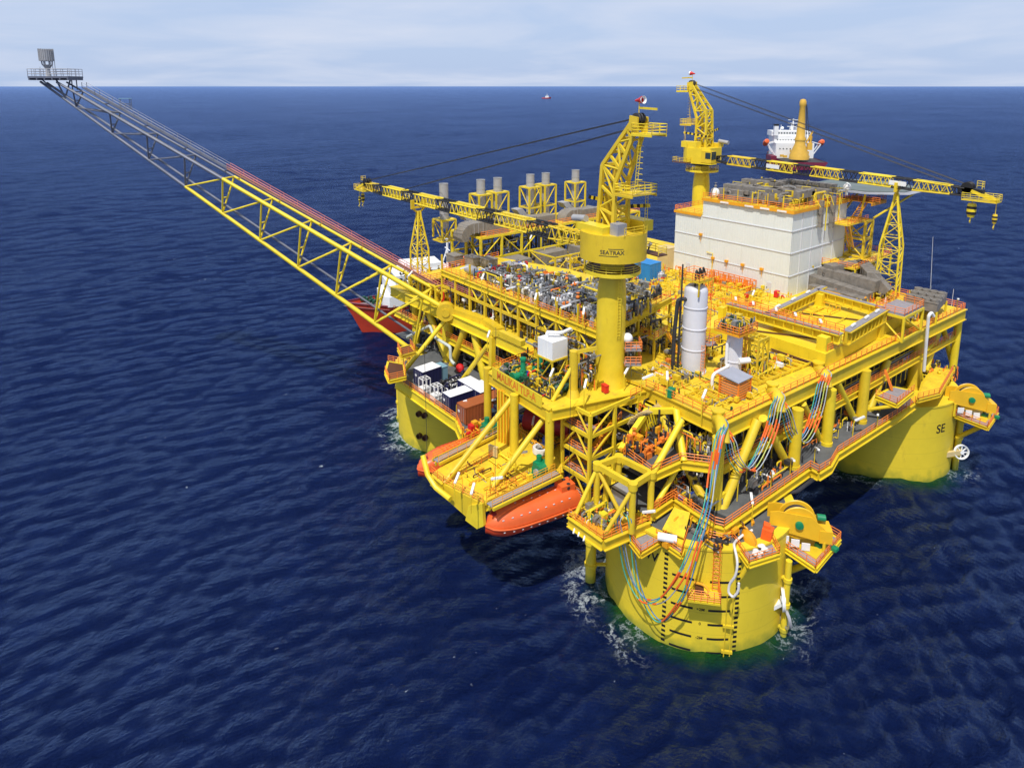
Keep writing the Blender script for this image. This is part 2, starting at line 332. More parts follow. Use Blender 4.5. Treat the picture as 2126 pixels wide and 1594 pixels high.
# ---------------------------------------------------------------- sea
WAVE_AZ = R_(98)     # the wind sea runs this way
def sea_material():
    m = bpy.data.materials.new('sea_water'); m.use_nodes = True; nt = m.node_tree; N = nt.nodes; L = nt.links; N.remove(N['Principled BSDF'])
    dif = N.new('ShaderNodeBsdfDiffuse'); glo = N.new('ShaderNodeBsdfGlossy'); glo.inputs['Color'].default_value = (.46, .64, 1.0, 1); fre = N.new('ShaderNodeFresnel'); fre.inputs['IOR'].default_value = 1.33; mixs = N.new('ShaderNodeMixShader')
    g = N.new('ShaderNodeNewGeometry'); pos = g.outputs['Position']
    def mth(op, a, bb=None, clamp=False):
        n = N.new('ShaderNodeMath'); n.operation = op; n.use_clamp = clamp
        for i, q in enumerate((a, bb)):
            if q is None: continue
            if hasattr(q, 'node'): L.new(q, n.inputs[i])
            else: n.inputs[i].default_value = q
        return n.outputs[0]
    def noise(scale, detail, rough, stretch, rot):
        mp = N.new('ShaderNodeMapping'); mp.inputs['Rotation'].default_value = (0, 0, rot); mp.inputs['Scale'].default_value = (stretch, 1, 1)
        L.new(pos, mp.inputs[0]); n = N.new('ShaderNodeTexNoise'); n.inputs['Scale'].default_value = scale
        n.inputs['Detail'].default_value = detail; n.inputs['Roughness'].default_value = rough; n.inputs['Distortion'].default_value = .3
        L.new(mp.outputs[0], n.inputs['Vector']); return n.outputs['Fac']
    ax = WAVE_AZ-math.pi/2
    swell = noise(.04, 3, .5, .5, ax); chop = noise(.22, 8, .66, .6, ax+.25); rip = noise(.9, 7, .68, .7, ax-.25); gust = noise(.007, 4, .6, .5, ax)
    amp = mth('ADD', .5, mth('MULTIPLY', gust, .9))
    fine = noise(2.6, 5, .65, .75, ax+.1)
    h = mth('MULTIPLY', amp, mth('ADD', mth('MULTIPLY', fine, .26), mth('ADD', mth('MULTIPLY', chop, 1.6), mth('MULTIPLY', rip, .82))))
    bp = N.new('ShaderNodeBump'); bp.inputs['Strength'].default_value = 1.0; bp.inputs['Distance'].default_value = 1.0
    L.new(h, bp.inputs['Height'])
    for q in (dif, glo, fre): L.new(bp.outputs['Normal'], q.inputs['Normal'])
    # distance from each column's waterline
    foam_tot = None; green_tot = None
    sp = N.new('ShaderNodeSeparateXYZ'); L.new(pos, sp.inputs[0])
    fn0 = noise(.42, 8, .68, .8, .3); fn = mth('SUBTRACT', 1.0, mth('MULTIPLY', mth('ABSOLUTE', mth('SUBTRACT', fn0, .5)), 5.0))   # lacy: the foam follows the noise's zero lines
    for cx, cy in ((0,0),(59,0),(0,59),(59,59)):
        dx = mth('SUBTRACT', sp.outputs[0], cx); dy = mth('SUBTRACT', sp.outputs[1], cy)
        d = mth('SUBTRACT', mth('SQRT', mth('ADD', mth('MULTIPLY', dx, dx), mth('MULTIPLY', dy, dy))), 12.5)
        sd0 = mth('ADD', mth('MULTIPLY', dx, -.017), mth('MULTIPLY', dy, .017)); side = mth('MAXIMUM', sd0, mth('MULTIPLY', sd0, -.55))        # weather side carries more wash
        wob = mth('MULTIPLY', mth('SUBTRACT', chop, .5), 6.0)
        gr = mth('SUBTRACT', 1.0, mth('DIVIDE', mth('ADD', d, wob), 3.4), True)  # green glow of the submerged yellow column, painted into the water colour
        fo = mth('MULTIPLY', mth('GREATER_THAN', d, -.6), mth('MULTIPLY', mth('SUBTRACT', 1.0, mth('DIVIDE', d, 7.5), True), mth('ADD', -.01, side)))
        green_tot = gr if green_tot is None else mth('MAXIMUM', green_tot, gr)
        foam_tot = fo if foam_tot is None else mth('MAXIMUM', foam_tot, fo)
    foam_tot = mth('MULTIPLY', foam_tot, mth('MULTIPLY', mth('SUBTRACT', noise(.13, 3, .6, 1, .8), .36), 5.0, True))     # comes in bursts
    thr = mth('SUBTRACT', 1.02, mth('MULTIPLY', foam_tot, 2.3))
    foam = mth('MULTIPLY', mth('MULTIPLY', mth('SUBTRACT', fn, thr), 3.0, True), mth('MULTIPLY', foam_tot, 9.0, True))
    gapn = noise(1.6, 6, .7, 1, 0); foam = mth('MULTIPLY', foam, mth('MULTIPLY', mth('SUBTRACT', gapn, .36), 5.0, True))
    # scattered small crests breaking
    caps = mth('MULTIPLY', mth('SUBTRACT', mth('MULTIPLY', noise(.9, 4, .6, .8, ax), mth('ADD', mth('MULTIPLY', swell, .5), .75)), .745), 14.0, True)
    foam = mth('MAXIMUM', foam, mth('MULTIPLY', caps, .8))
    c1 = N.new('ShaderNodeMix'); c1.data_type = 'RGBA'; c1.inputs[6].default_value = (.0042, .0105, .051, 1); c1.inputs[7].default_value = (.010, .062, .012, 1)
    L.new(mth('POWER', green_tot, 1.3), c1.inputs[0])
    c0 = N.new('ShaderNodeMix'); c0.data_type = 'RGBA'; c0.inputs[7].default_value = (.0085, .021, .094, 1)
    L.new(mth('MULTIPLY', mth('SUBTRACT', chop, .5), 2.0, True), c0.inputs[0]); c0.inputs[6].default_value = (.0040, .0098, .049, 1); L.new(c0.outputs[2], c1.inputs[6])
    c2 = N.new('ShaderNodeMix'); c2.data_type = 'RGBA'; c2.inputs[7].default_value = (.50, .56, .60, 1)
    L.new(c1.outputs[2], c2.inputs[6]); L.new(foam, c2.inputs[0]); L.new(c2.outputs[2], dif.inputs['Color'])
    L.new(mth('ADD', .14, mth('MULTIPLY', foam, .6)), glo.inputs['Roughness'])
    fac = mth('MULTIPLY', mth('MULTIPLY', mth('SUBTRACT', fre.outputs[0], .021), .82, True), mth('SUBTRACT', 1.0, foam))
    L.new(fac, mixs.inputs[0]); L.new(dif.outputs[0], mixs.inputs[1]); L.new(glo.outputs[0], mixs.inputs[2])
    L.new(mixs.outputs[0], N['Material Output'].inputs['Surface'])
    return m
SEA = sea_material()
import numpy as np
def sea_mesh():
    """wind sea as real relief: a fan of rings, finer near the platform, every ring carrying only the waves it can resolve; flat beyond"""
    rg = np.random.RandomState(3); n = 90
    lam = 1.9*(55/1.9)**(np.arange(n)/(n-1)); k = 2*np.pi/lam; th = WAVE_AZ+rg.normal(0, .55, n); ph = rg.uniform(0, 6.283, n)
    slope = .038*np.where(lam < 6, 1.35, np.where(lam < 18, .60, .34)); amp = slope/k
    NR, NA = 760, 1000; r = np.concatenate([[8], 26*(5200/26)**(np.arange(NR)/(NR-1)), [120000]]); a = AZ+np.linspace(-1.35, 1.35, NA)
    x = CAM.x+np.outer(r, np.cos(a)); y = CAM.y+np.outer(r, np.sin(a)); z = np.zeros_like(x); ox = np.zeros_like(x); oy = np.zeros_like(x)
    dr = np.gradient(r)[:, None]
    for i in range(n):
        f = np.clip(lam[i]/(2.6*dr)-.6, 0, 1); f[0] = 0; f[-1] = 0
        p = k[i]*(x*np.cos(th[i])+y*np.sin(th[i]))+ph[i]; z += f*amp[i]*np.cos(p); s_ = .8*f*amp[i]*np.sin(p); ox -= s_*np.cos(th[i]); oy -= s_*np.sin(th[i])
    grp = .75+.35*np.sin(.011*x+.017*y+1.3)*np.sin(.019*x-.009*y)      # wave groups
    co = np.stack([x+ox*grp, y+oy*grp, z*grp], -1).reshape(-1, 3)
    R, A = len(r), NA; ii = (np.arange(R-1)[:, None]*A+np.arange(A-1)[None, :]).ravel()
    fs = np.stack([ii, ii+A, ii+A+1, ii+1], -1); me = bpy.data.meshes.new('sea'); m = len(fs)
    me.vertices.add(len(co)); me.vertices.foreach_set('co', co.ravel().astype(np.float32)); me.loops.add(m*4); me.loops.foreach_set('vertex_index', fs.ravel().astype(np.int32))
    me.polygons.add(m); me.polygons.foreach_set('loop_start', np.arange(m, dtype=np.int32)*4); me.polygons.foreach_set('loop_total', np.full(m, 4, np.int32)); me.polygons.foreach_set('use_smooth', np.ones(m, bool))
    me.update(); me.validate(); me.materials.append(SEA); o = bpy.data.objects.new('sea', me); COL.objects.link(o); return o
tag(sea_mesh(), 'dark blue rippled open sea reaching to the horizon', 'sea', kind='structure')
# the water behind the viewpoint, flat
s_ = MB(); K = 120000; s_.add([tuple(CAM+Matrix.Rotation(AZ+1.35+i*(2*math.pi-2.7)/12, 3, 'Z') @ V((K, 0, 0))-V((0, 0, CAMH))) for i in range(13)]+[(CAM.x, CAM.y, 0)], [(i, i+1, 13) for i in range(12)])
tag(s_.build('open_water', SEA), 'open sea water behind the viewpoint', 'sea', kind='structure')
# ================================================================ text
def text_mb(txt, size, place, ext=.02):
    """lettering mesh; place(x,y)->(point, normal) maps the flat letters onto a surface"""
    cu = bpy.data.curves.new('lettering', 'FONT'); cu.body = txt; cu.size = size; cu.align_x = 'CENTER'; cu.align_y = 'CENTER'; cu.resolution_u = 4; cu.offset = size*.012
    ob = bpy.data.objects.new('lettering', cu); COL.objects.link(ob); dg = bpy.context.evaluated_depsgraph_get()
    me = bpy.data.meshes.new_from_object(ob.evaluated_get(dg)); m = MB()
    m.add([place(v.co.x, v.co.y) for v in me.vertices], [tuple(p.vertices) for p in me.polygons])
    bpy.data.objects.remove(ob); bpy.data.curves.remove(cu); bpy.data.meshes.remove(me); return m
# ================================================================ hull columns
ZC = 14.8; RC = 12.5
def column(cx, cy, label, name_txt=None, txt_ang=0, pipes=(), marks=None, stubs=()):
    t = thing('hull_column', label, 'platform column', (cx, cy, 0), 'hull columns of the platform'); c = V((cx, cy, 0))
    MB().lathe(c, [(RC, -14), (RC, ZC-.3), (RC+.12, ZC-.3), (RC+.12, ZC), (0, ZC)], 96).build('shell', YHULL, t)
    for a, r, z0, z1, off in pipes:
        a = R_(a); p = c+V((math.cos(a), math.sin(a), 0))*(RC+off); m = MB().tube(p+V((0,0,z0)), p+V((0,0,z1)), r, 14)
        for z in [z0+1.5+i*3.6 for i in range(int((z1-z0)/3.6))]:
            q = c+V((math.cos(a), math.sin(a), 0))*RC; m.beam(q+V((0,0,z)), p+V((0,0,z)), .5, .25).lathe(p, [(r+.16, z-.25), (r+.16, z+.25)], 14)
        m.build('caisson_pipe', YHULL, t)
    if name_txt:
        def pl(x, y, R=RC+.03):
            b = R_(txt_ang)+x/R; return c+V((R*math.cos(b), R*math.sin(b), name_txt[1]+y))
        text_mb(name_txt[0], name_txt[2], pl).build('lettering', BLK, t)
    if marks:
        a0 = R_(marks); m = MB()
        def patch(b0, b1, z0, z1, k=6):
            R = RC+.03
            for i in range(k):
                p = [b0+(b1-b0)*(i+j)/k for j in (0, 1)]
                m.add([c+V((R*math.cos(b), R*math.sin(b), z)) for b, z in ((p[0],z0),(p[1],z0),(p[1],z1),(p[0],z1))], [(0,1,2,3)])
        for i in range(6):
            z = -.2+2.0*i+.5
            for s in (-1, 1):
                patch(a0+s*.075, a0+s*.29, z-.15, z+.15)
        for s in (-1, 1):
            z = -1.0
            while z < 13: patch(a0+s*.355-.02, a0+s*.355+.02, z, z+.34, 1); z += .68
        m.build('draft_mark', BLK, t)
        for i, s in enumerate(('-2M', '0', '+2M', '+4M')):
            text_mb(s, .55, lambda x, y: c+V(((RC+.03)*math.cos(a0+x/RC), (RC+.03)*math.sin(a0+x/RC), 2.3+2*i+y))).build('draft_number', BLK, t)
    for a, z in stubs:
        a = R_(a); d = V((math.cos(a), math.sin(a), 0)); p = c+d*(RC-.1)+V((0,0,z))
        MB().lathe(p, [(.55,0),(.55,.8),(.42,.8),(.40,.3),(0,.3)], 12, d).build('fender_socket', BRWN, t)
    return t
column(0, 0, 'nearest yellow hull column, marked with black draft lines', ('SW', 11.6, 1.9), 187.5, [(139, .75, -6, 11.5, 2.2), (275, .4, -4, 11, .7)], 219)
column(59, 0, 'yellow hull column with SE painted on it', ('SE', 10.2, 2.3), 252, [(286, .6, -6, 13, .6), (283, .35, -6, 13, .55)], None)
column(0, 59, 'yellow hull column under the container deck on the left', None, 0, [(135, .3, -4, 14, .5)], None, [(199, 8.2), (205, 8.2), (199, 3.6), (205, 3.6)])
# ================================================================ platform structure
PLAT = thing('oil_platform', 'yellow multi-deck steel platform structure standing on the hull columns', 'platform', (30, 30, 27.5))
def P2(*pts, z): return [tuple(at(x, y, z))[:2] for x, y in pts]
ZL, ZM, ZT, ZR = 16.5, 21.8, 27.5, 34.2
# lower deck
low_right = [(-3.2, -5.8), tuple(at(1503, 1096, ZL))[:2]] + P2((1690, 966), (1716, 962), (1745, 945), (1862, 864), (1935, 818), z=ZL)+[(74, -4), (74, 6), (-4, 6)]
m = MB().prism([(-4.4, -7.4), tuple(at(1503, 1096, ZL))[:2]] + P2((1682, 972), (1700, 982), (1724, 967), (1738, 942), (1862, 864), (1900, 838), z=ZL)+[(62, 76), (-5, 76), (-6, 1)], ZL-.12, ZL)
DECK_L = m.build('lower_deck', GDK, PLAT)
m = MB().prism([(-3, -4), (72, -5), (73, 75), (-4, 75)], ZM-.5, ZM-.01); m.build('middle_deck', GDK, PLAT)
main_poly = [(-2.0, -4.4), (73.6, -7.5), (75, 76), (-5.2, 76), (-4.8, 28.5), (-3.6, 27), (-1.4, 9.2)]
MB().prism(main_poly, ZT-.5, ZT).build('main_deck', YDK, PLAT)
ZCR = 26.9
crane_poly = [(-16.2, 13.0), (-15.2, 27.6), (-4.9, 28.6), (-3.7, 26.9), (-1.5, 9.2), (-1.5, 8.6)]
MB().prism(crane_poly, ZCR-.45, ZCR).build('crane_deck', YDK, PLAT)
# edge girders: fascia strips a little proud of each deck
def fascia(pts, z, h, w=.35, mat_=YEL, name='edge_girder', par=None, flange=True):
    m = MB()
    for a, b in zip(pts, pts[1:]):
        a = V((*a[:2], z-h/2)); b = V((*b[:2], z-h/2)); m.beam(a, b, w*.5, h-.1)
        if flange:
            m.beam(a+V((0,0,h/2-.02)), b+V((0,0,h/2-.02)), w*1.6, .12); m.beam(a-V((0,0,h/2-.06)), b-V((0,0,h/2-.06)), w*1.6, .1)
    return m.build(name, mat_, par or PLAT)
CN = (-2.0, -4.6)
fascia([(-2.1, -4.9), (73.8, -8.0)], ZT-.02, 2.1, .5); fascia([(-2.2, -4.6), (-1.6, 9.0)], ZT-.02, 1.9, .5)
fascia([(-5.4, 28), (-5.7, 76)], ZT-.02, 2.0, .6)
fascia([(-16.35, 12.8), (-15.35, 27.8)], ZCR-.02, 1.8, .4); fascia([(-16.2, 12.7), (-1.8, 8.5)], ZCR-.02, 1.5, .4); fascia([(-15.2, 27.9), (-5, 28.9)], ZCR-.02, 1.6, .4)
mid_l1 = tuple(at(1413, 957, ZM))[:2]; mid_l2 = tuple(at(1352, 984, ZM))[:2]
fascia([(-2.6, -5.2), (75, -6.8)], ZM, 1.0, .5); fascia([(-2.7, -5.2), mid_l1, mid_l2], ZM, 1.0, .5); fascia([(-4.6, 30), (-4.9, 76)], ZM, 1.1, .5)
low_edge = [tuple(at(*p, ZL))[:2] for p in ((1355, 1063), (1398, 1034), (1484, 1091), (1503, 1096), (1682, 972), (1700, 982), (1724, 967), (1738, 942), (1862, 863), (1900, 836))]
fascia(low_edge, ZL-.02, 1.1, .4)
# plate that carries the deck lip out to the wavy edge
MB().prism(low_edge[1:]+[(62, 2), (-3, 2)], ZL-.3, ZL-.13).build('lower_deck_lip', GDK, PLAT)
# container laydown, lifeboat deck
lay = [tuple(at(*p, ZL))[:2] for p in ((822, 786), (948, 873), (960, 900))]+[(-10.5, 30.5), (-4, 30.5), (-4, 62), (-9, 62)]
MB().prism(lay, ZL-.25, ZL-.004).build('container_deck', GDK, PLAT)
fascia(lay[:3], ZL, 1.8, .4); fascia([lay[0], lay[-1]], ZL, 1.8, .4)
ZB = 17.0
lb = [tuple(at(*p, ZB))[:2] for p in ((896, 984), (921, 1004), (1003, 1046), (1168, 976), (1165, 905), (1060, 880), (1003, 900))]
MB().prism(lb, ZB-.4, ZB).build('lifeboat_deck', YDK, PLAT)
fascia([lb[0], lb[1]], ZB, 1.6, .4); fascia([lb[2], lb[3]], ZB-.1, 1.0, .3)
eP = V((*lb[1], ZB)); eN = V((lb[2][1]-lb[1][1], lb[1][0]-lb[2][0], 0)).normalized(); fp = [at(*p, P=eP+eN*.05, N=eN) for p in ((921, 1005), (1002, 1047), (1003, 1092), (985, 1088), (924, 1034))]
MB().slab(fp, -eN, .3).build('end_plating', YEL, PLAT)
# legs
def leg(p, z0, z1, r=.85, n=14, name='leg'):
    m = MB().tube((p[0], p[1], z0), (p[0], p[1], z1), r, n)
    m.lathe((p[0], p[1], 0), [(r+.12, z0), (r+.12, z0+.5)], n); return m.build(name, YEL2, PLAT)
rl = [at(1484, 1052, ZL), at(1647, 970, ZL), at(1715, 922, ZL), at(1787, 876, ZL)]
for p in rl: leg(p, ZC if p is rl[0] else ZL, ZT-(2.0 if p is not rl[0] else 1.2), .8)
pr = at(1986, 700, Y=-7.0); leg(pr, 14, ZT-2.0, .7); leg((58.5, -5.6), ZC, ZT-2.0, 1.15)
lw = at(931, 748, ZL); leg(lw, ZC-.2, ZT-1.2, 1.15)
leg((-4.2, 68.5), ZC, ZT-1, .8); leg((-4.4, 33), ZC, ZT-1, .8)
for p in ((1140, 984), (1068, 944), (1013, 879)):
    q = at(*p, ZB); leg(q, ZB, ZCR-.4, .62)
for x in (12, 30, 48, 66):
    for y in (14, 34, 54, 72): MB().tube((x, y, ZC), (x, y, ZT-.5), .8, 10).build('inner_leg', YEL2, PLAT)
# diagonal braces of the two long faces
def brace(a, b, r=.55, n=12, name='brace', mat_=YEL2, par=None):
    m = MB().tube(a, b, r, n); return m.build(name, mat_, par or PLAT)
for a, b, r in (((1498, 1060), (1573, 872), .62), ((1584, 868), (1637, 969), .6), ((1668, 838), (1707, 921), .45), ((1738, 794), (1778, 880), .55), ((1843, 748), (1797, 874), .62), ((1950, 678), (1918, 772), .7), ((1957, 676), (1976, 752), .5)):
    brace(at(*a, Y=-5.9), at(*b, Y=-5.9), r)
brace(at(1467, 1050, X=-3), at(1374, 864, X=-3), .62); brace(at(1470, 1045, X=-3.2), at(1413, 955, X=-3.2), .5)
for a, b, r in (((985, 688), (1023, 862), .8), ((968, 678), (938, 760), .75), ((890, 648), (926, 740), .7), ((1003, 800), (1018, 860), .5)):
    brace(at(*a, X=-4.8), at(*b, X=-4.8), r)
# long outboard braces from the crane deck edge down to the outer decks
for a, za, b, zb, r in (((924, 665), ZT-1.5, (835, 776), ZL, .42), ((1012, 718), ZT-1.2, (949, 803), ZL, .42), ((1070, 818), ZCR-1.2, (922, 1003), ZB, .42), ((1142, 852), ZCR-1.5, (1022, 1011), ZB, .42)):
    brace(at(*a, za), at(*b, zb), r, name='outboard_brace')
# portal arch beside the pump deck
ar = [at(*p, X=-11) for p in ((1023, 700), (1026, 693), (1040, 691), (1058, 700), (1086, 713))]
m = MB()
for a, b in zip(ar, ar[1:]): m.beam(a, b, .9, .9)
m.beam(at(1021, 772, X=-12), at(1022, 700, X=-11.4), .8); m.build('portal_arch', YEL, PLAT)
# hinge girder with its drum
hg = at(934, 650, ZT); hd = V((.62, -.785, 0))
MB().lathe(hg+V((-.7, .3, .4)), [(0,-1.1),(.8,-1.1),(.8,-.9),(1.75,-.9),(1.75,.9),(.8,.9),(.8,1.1),(0,1.1)], 20, V((-.62, -.785, 0))).build('hinge_drum', YEL, PLAT)
m = MB()
for a, b, w, h in (((925, 640), (1008, 668), 1.6, 1.5), ((1008, 668), (1040, 690), 1.6, 1.5)): m.beam(at(*a, ZT+.3), at(*b, ZT+.3), w, h)
m.build('hinge_girder', YEL, PLAT)
# name board on the crane deck's edge
A = V((-16.62, 26.2, ZCR-.1)); B = V((-16.95, 15.6, ZCR-.1)); u_ = (B-A).normalized()
A = V((-15.75, 26.6, ZCR+.55)); B = V((-16.5, 14.4, ZCR+.55)); u_ = (B-A).normalized(); nx = V((-1, 0.06, 0)).normalized()
m = MB().beam(A, B, .14, 1.75); nb = m.build('name_board', YEL2, PLAT)
ctr = (A+B)/2+nx*.1
sub(text_mb('MALIKAI TLP-A', 1.72, lambda x, y: ctr+u_*(x*.84)+V((0,0,y))), 'lettering', mat('sign_letter_orange', (.72, .17, .02), .5), nb)
# railings, one mesh per run
def railing(pts, z=None, mat_=ORG, par=None, h=1.2, step=1.7, r=.058, name='railing'):
    pts = [V(p) if z is None else V((p[0], p[1], z)) for p in pts]
    return MB().rail(pts, h, step, r).build(name, mat_, par or PLAT)
railing([(-2, -4.8), (73.6, -7.9)], ZT); railing([(-2.2, -4.8), (-1.8, 8.4)], ZT); railing([(73.6, -7.7), (74.6, 30)], ZT)
railing([(-2.7, -5.4), (75, -7.0)], ZM); railing([(-2.8, -5.3), mid_l1, mid_l2], ZM); railing([(-4.9, 30), (-5.2, 76)], ZM)
railing(low_edge[:4], ZL); railing(low_edge[3:], ZL)
railing(lay[:3], ZL); railing([lay[0], lay[-1]], ZL)
railing([lb[0], lb[1]], ZB); railing([lb[1], lb[2]], ZB)
railing([(-14.8, 27.7), (-5.6, 28.6)], ZCR)
# lifeboat walkways along both sides, grey planks between rails
for p, q in (((1016, 1050), (1158, 982)), ((905, 958), (1035, 893))):
    a = at(*p, ZB+.6); b = at(*q, ZB+.6); d = (b-a).normalized(); nn = V((-d.y, d.x, 0))
    w = MB().slab([a-nn*.55, b-nn*.55, b+nn*.55, a+nn*.55], (0,0,1), .12).build('boat_walkway', GRT, PLAT)
    sub(MB().rail([a-nn*.6, b-nn*.6]).rail([a+nn*.6, b+nn*.6]), 'railing', YORG, w)
    m = MB()
    for k in range(6): pp = a+(b-a)*k/5; m.beam(pp-V((0,0,.6)), pp, .25)
    m.beam(a-nn*.75-V((0,0,.1)), b-nn*.75-V((0,0,.1)), .3, .4); m.beam(a+nn*.75-V((0,0,.1)), b+nn*.75-V((0,0,.1)), .3, .4); sub(m, 'walkway_frame', YEL2, w)
# davit post with a bent foot at the outer corner
m = MB().pipe([at(878, 945, ZB+2.8), at(888, 985, ZB+.7), at(905, 1012, ZB-.6), at(935, 1036, ZB-.9)], .38, 8); m.build('davit_frame', YEL, PLAT)
m = MB(); gq = [at(*p, P=eP+eN*.5, N=eN) for p in ((972, 1050), (1001, 1046), (1004, 1092), (990, 1098), (966, 1080))]
m.slab(gq, -eN, .5); m.build('davit_gusset', YEL2, PLAT)
# ---------------------------------------------------------------- pipework in the dark spaces between the decks
def clutter(area, z0, z1, n, rnd, mats, parent, name, horiz=.5, rmax=.22, posts=0):
    """runs of pipe with elbows, risers, valves and boxes filling a bay; one mesh per material"""
    mbs = {k: MB() for k in mats}; keys = list(mats)
    x0, x1, y0, y1 = area
    for i in range(n):
        k = rnd.choices(keys, [mats[q][1] for q in keys])[0]; m = mbs[k]
        p = V((rnd.uniform(x0, x1), rnd.uniform(y0, y1), rnd.uniform(z0, z1))); t = rnd.random(); r = rnd.uniform(.05, rmax)
        if t < horiz:
            ax = V((1,0,0)) if rnd.random() < .5 else V((0,1,0)); L_ = rnd.uniform(1.2, 5)
            q = p+ax*L_*rnd.choice((-1, 1)); q = V((min(max(q.x, x0), x1), min(max(q.y, y0), y1), q.z)); s = rnd.choice((-1, 1))
            e = V((q.x, q.y, min(max(q.z+s*rnd.uniform(.6, 2.5), z0), z1)))
            m.pipe([V((p.x, p.y, max(z0, p.z-rnd.uniform(0, 1.5)))), p, q, e], r, 6, r*2.5)
            if rnd.random() < .5: c = (p+q)/2; m.lathe(c, [(r*1.8, -.05), (r*1.8, .05)], 8, ax); m.tube(c, c+V((0,0,r*3.2)), r*.6, 5)
        elif t < horiz+.28:
            m.tube((p.x, p.y, z0), (p.x, p.y, min(z1, p.z+.5)), r, 6)
            m.lathe((p.x, p.y, (z0+p.z)/2), [(r*1.7, -.06), (r*1.7, .06)], 8)
        elif t < horiz+.4:
            m.box((p.x, p.y, p.z), (rnd.uniform(.3, 1), rnd.uniform(.3, 1), rnd.uniform(.3, 1.1)))
        else:
            q = V((p.x, p.y, max(z0+.3, p.z))); m.sphere(q, r*1.9, 8, 6); m.tube(q, q+V((0,0,r*4)), r*.5, 5); m.lathe(q+V((0,0,r*4)), [(r*1.8,0),(r*1.8,.04)], 8)
    res = []
    for k in keys:
        if mbs[k].v: res.append(tag(mbs[k].build(name, mats[k][0], parent), kind='stuff'))
    return res
rnd = random.Random(3)
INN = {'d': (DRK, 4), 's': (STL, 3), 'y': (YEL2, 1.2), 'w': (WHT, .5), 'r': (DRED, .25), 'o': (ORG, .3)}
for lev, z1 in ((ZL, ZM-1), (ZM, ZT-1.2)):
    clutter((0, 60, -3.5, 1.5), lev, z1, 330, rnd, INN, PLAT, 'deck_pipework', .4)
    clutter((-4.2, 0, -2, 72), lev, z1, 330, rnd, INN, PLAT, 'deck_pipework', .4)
# dark plant behind the pipework: vessels and cabinets that fill the bays
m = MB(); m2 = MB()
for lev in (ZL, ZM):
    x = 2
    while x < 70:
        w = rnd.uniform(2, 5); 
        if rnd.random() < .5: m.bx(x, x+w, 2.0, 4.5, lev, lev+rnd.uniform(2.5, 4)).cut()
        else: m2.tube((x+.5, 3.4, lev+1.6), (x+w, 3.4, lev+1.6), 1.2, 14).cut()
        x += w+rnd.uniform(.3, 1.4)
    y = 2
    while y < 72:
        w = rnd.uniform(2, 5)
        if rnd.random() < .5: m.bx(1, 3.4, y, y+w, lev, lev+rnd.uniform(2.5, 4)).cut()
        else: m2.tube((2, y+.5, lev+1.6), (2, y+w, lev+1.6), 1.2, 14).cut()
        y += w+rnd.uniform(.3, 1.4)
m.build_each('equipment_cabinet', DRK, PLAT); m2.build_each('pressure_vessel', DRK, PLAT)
# under-deck trestles hanging below the girders (yellow U frames)
m = MB()
for i in range(16):
    x = 4+i*4.3; m.pipe([(x, -4.6, ZT-2), (x, -4.6, ZT-4.2), (x+2.2, -4.6, ZT-4.2), (x+2.2, -4.6, ZT-2)], .12, 4).cut()
for i in range(9):
    y = 32+i*4.5; m.pipe([(-3.4, y, ZT-2), (-3.4, y, ZT-4.4), (-3.4, y+2, ZT-4.4), (-3.4, y+2, ZT-2)], .12, 4).cut()
m.build_each('cable_trestle', YEL2, PLAT)
# grey lay-down under the lower deck: dark bearing ring and column top fittings
ct = MB().lathe((0, 0, 0), [(11.4, ZC+.01), (11.4, ZC+.05), (0, ZC+.05)], 40).build('column_top_plating', GDK, PLAT)
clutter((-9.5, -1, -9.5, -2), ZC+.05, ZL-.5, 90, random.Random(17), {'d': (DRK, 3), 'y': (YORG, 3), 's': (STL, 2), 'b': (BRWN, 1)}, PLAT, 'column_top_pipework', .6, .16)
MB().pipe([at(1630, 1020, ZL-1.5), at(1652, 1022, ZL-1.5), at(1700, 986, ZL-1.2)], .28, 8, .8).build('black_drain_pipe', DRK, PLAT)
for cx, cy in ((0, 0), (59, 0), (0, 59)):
    m = MB().lathe((cx, cy, 0), [(4.5, ZC), (4.5, ZL-.3)], 20); m.build('bearing_ring', DRK, PLAT)
